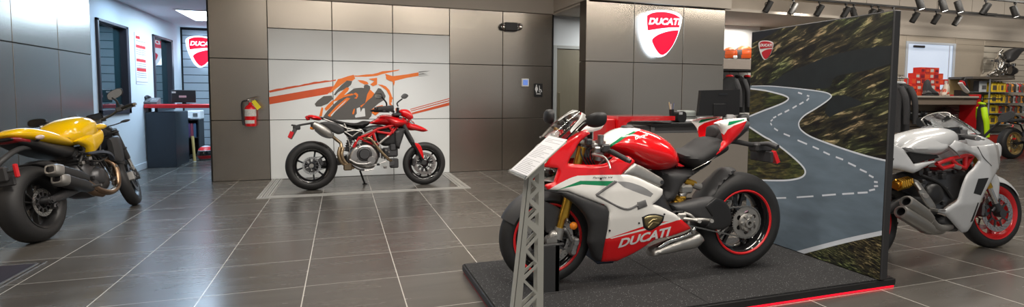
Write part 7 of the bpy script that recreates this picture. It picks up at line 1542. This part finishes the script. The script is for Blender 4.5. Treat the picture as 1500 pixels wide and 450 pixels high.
for i, (px, py, Y, on) in enumerate(heads):
    zr_ = zt1 if Y > 6.5 else zt2_; v = at_y(px, py, Y); R_ = thing('track_spotlight', '%s %sspotlight from the left on the %s track' % (lab[i], 'lit ' if on else 'unlit black ', 'wall side' if Y > 6.5 else 'room side'), 'spotlight', (v.x, Y, zr_), 'spotlights on the ceiling tracks')
    dz = max(.155, zr_-v.z); d = Vector((-.35 if not on else .15, .35 if not on else -.25, -1)).normalized(); c = Vector((0, 0, -dz))
    g = MB(); g.cyl((0, 0, -.001), (0, 0, -.03), .022, seg=12); g.cyl((0, 0, -.03), (0, 0, -dz*.55), .008, seg=8); g.tube([(-.055, 0, -dz*1.0), (-.055, 0, -dz*.62), (0, 0, -dz*.52), (.055, 0, -dz*.62), (.055, 0, -dz*1.0)], .007, 6); g.build('yoke', M_TRK, R_)
    g = MB(); g.lathe([(1e-4, -.10), (.042, -.10), (.048, -.09), (.05, .09), (.044, .095), (.038, .06), (1e-4, .055)], c, d, 24); g.build('lamp_body', M_TRK, R_)
    if on: g = MB(); g.lathe([(1e-4, .088), (.043, .09), (.043, .086), (1e-4, .084)], c, d, 20); g.build('lamp_face', M_LAMP, R_)

# ================================================================ roadster at the far right edge
w0 = at_z(1481, 232.5); B = Bike('motorcycle', 'black motorcycle with gold spoked wheels at the far right edge', (w0.x, w0.y), (w0.x+1.44, w0.y-.08), 0, 4, -1); r0 = B.root; WB = 1.44
M_GRIM = mat('gold_rim_enamel', (.62, .47, .22), .3, .7, noise=.05); STR = Matrix.Identity(4)
wheel(B, 'rear_wheel', (0, .325), .325, .232, .17, 10, M_GRIM, discs=((-.06, .115),), thin=.6); wheel(B, 'front_wheel', (WB, .325), .325, .238, .12, 10, M_GRIM, discs=((.06, .15),), thin=.6)
front_end(B, r0, WB, .325, STR, M_BLACK, M_DALU, M_DALU)
g = MB(); body(g, [(-.03, .30, .35, .022, -.12), (.15, .315, .375, .026, -.12), (.36, .34, .43, .03, -.10), (.5, .35, .46, .03, -.08)], 14, 3); body(g, [(-.03, .30, .35, .022, .12), (.15, .315, .375, .026, .12), (.36, .34, .43, .03, .10), (.5, .35, .46, .03, .08)], 14, 3); g.box((.40, -.12, .36), (.48, .12, .44), .02); g.cyl((0, -.15, .325), (0, .15, .325), .03, seg=14); g.build('swingarm', M_BLACK, r0)
g = MB(); body(g, [(.0, .78, .82, .06), (.2, .77, .85, .12), (.45, .76, .84, .13), (.62, .78, .85, .10)], 20, 2.6); g.build('seat', M_SEAT, r0); g = MB(); body(g, [(.55, .78, .84, .08), (.62, .74, .93, .14), (.80, .74, .98, .16), (.95, .78, .95, .13), (1.02, .84, .90, .05)], 24, 2.5); g.build('fuel_tank', M_BLACKG, r0)
g = MB(); body(g, [(.45, .35, .55, .10), (.55, .25, .62, .14), (.75, .24, .60, .15), (.92, .28, .5, .12)], 18, 3); g.box((.60, -.10, .58), (.74, .10, .76), .03); g.box((.84, -.10, .38), (1.04, .10, .54), .03); g.cyl((.68, -.19, .42), (.68, -.1, .42), .09, seg=22); g.build('engine', M_DALU, r0)
g = MB()
for P in (((.05, .11, .78), (.5, .12, .72), (.62, .12, .50)), ((.62, .12, .72), (1.05, .05, .86)), ((.62, .12, .50), (.80, .13, .62), (1.05, .05, .80))):
    for s_ in (1, -1): g.tube([(p[0], p[1]*s_, p[2]) for p in P], .015, 8, sp=False)
g.build('frame', M_BLACK, r0); g = MB(); g.tube([(.9, -.1, .36), (.75, -.16, .26), (.5, -.17, .28), (.3, -.17, .36)], .028, 12); g.tube([(.42, -.17, .31), (.05, -.19, .42)], [.05, .05], 16, sp=False); g.build('exhaust_pipe', M_DALU, r0)
g = MB(); g.tube([(1.05, -.38, 1.03), (1.1, -.2, 1.07), (1.13, 0, 1.0), (1.1, .2, 1.07), (1.05, .38, 1.03)], .013); g.build('handlebar', M_BLACK, r0); g = MB(); g.lathe([(1e-4, -.08), (.06, -.07), (.09, 0), (.088, .03), (1e-4, .05)], (1.26, 0, .86), (1, 0, 0), 22); g.build('headlight', M_DALU, r0)
g = MB(); guard(g, (0, .325), .345, 40, 100, .09, .06); g.build('rear_mudguard', M_BLACK, r0); g = MB(); g.box((-.06, -.04, .48), (-.02, .04, .52), .01); g.box((-.05, -.12, .40), (-.03, -.05, .44), .01); g.tube([(-.04, 0, .5), (.08, 0, .72)], .014, sp=False); g.build('tail_light', M_TAILRED, r0)
g = MB(); g.tube([(.5, .1, .26), (.54, .2, .12), (.56, .28, .02)], .012, sp=False); g.build('side_stand', M_BLACK, r0)
# red bag behind it
v = at_z(1463, 215); RB = put('red_kit_bag', 'crumpled red kit bag on the floor behind the gold wheeled motorcycle', 'bag', (v.x+.2, v.y+.6, 0)); g = MB(); n = 26; rr = random.Random(6); rings = []
for t, s_ in ((0, .9), (.05, 1.0), (.3, 1.0), (.5, .86), (.66, .66), (.75, .3)): rings.append([Vector((v.x+.2+.30*s_*(1+.10*rr.uniform(-1, 1))*math.cos(q), v.y+.6+.2*s_*math.sin(q)*(1+.1*rr.uniform(-1, 1)), t*.9)) for q in [2*PI*i/n for i in range(n)]])
g.loft(rings); LB(g, 'bag', M_REDS, RB); LB(MB().tube([(v.x+.05, v.y+.6, .62), (v.x+.2, v.y+.58, .82), (v.x+.35, v.y+.6, .62)], .015), 'handle', M_REDS, RB)
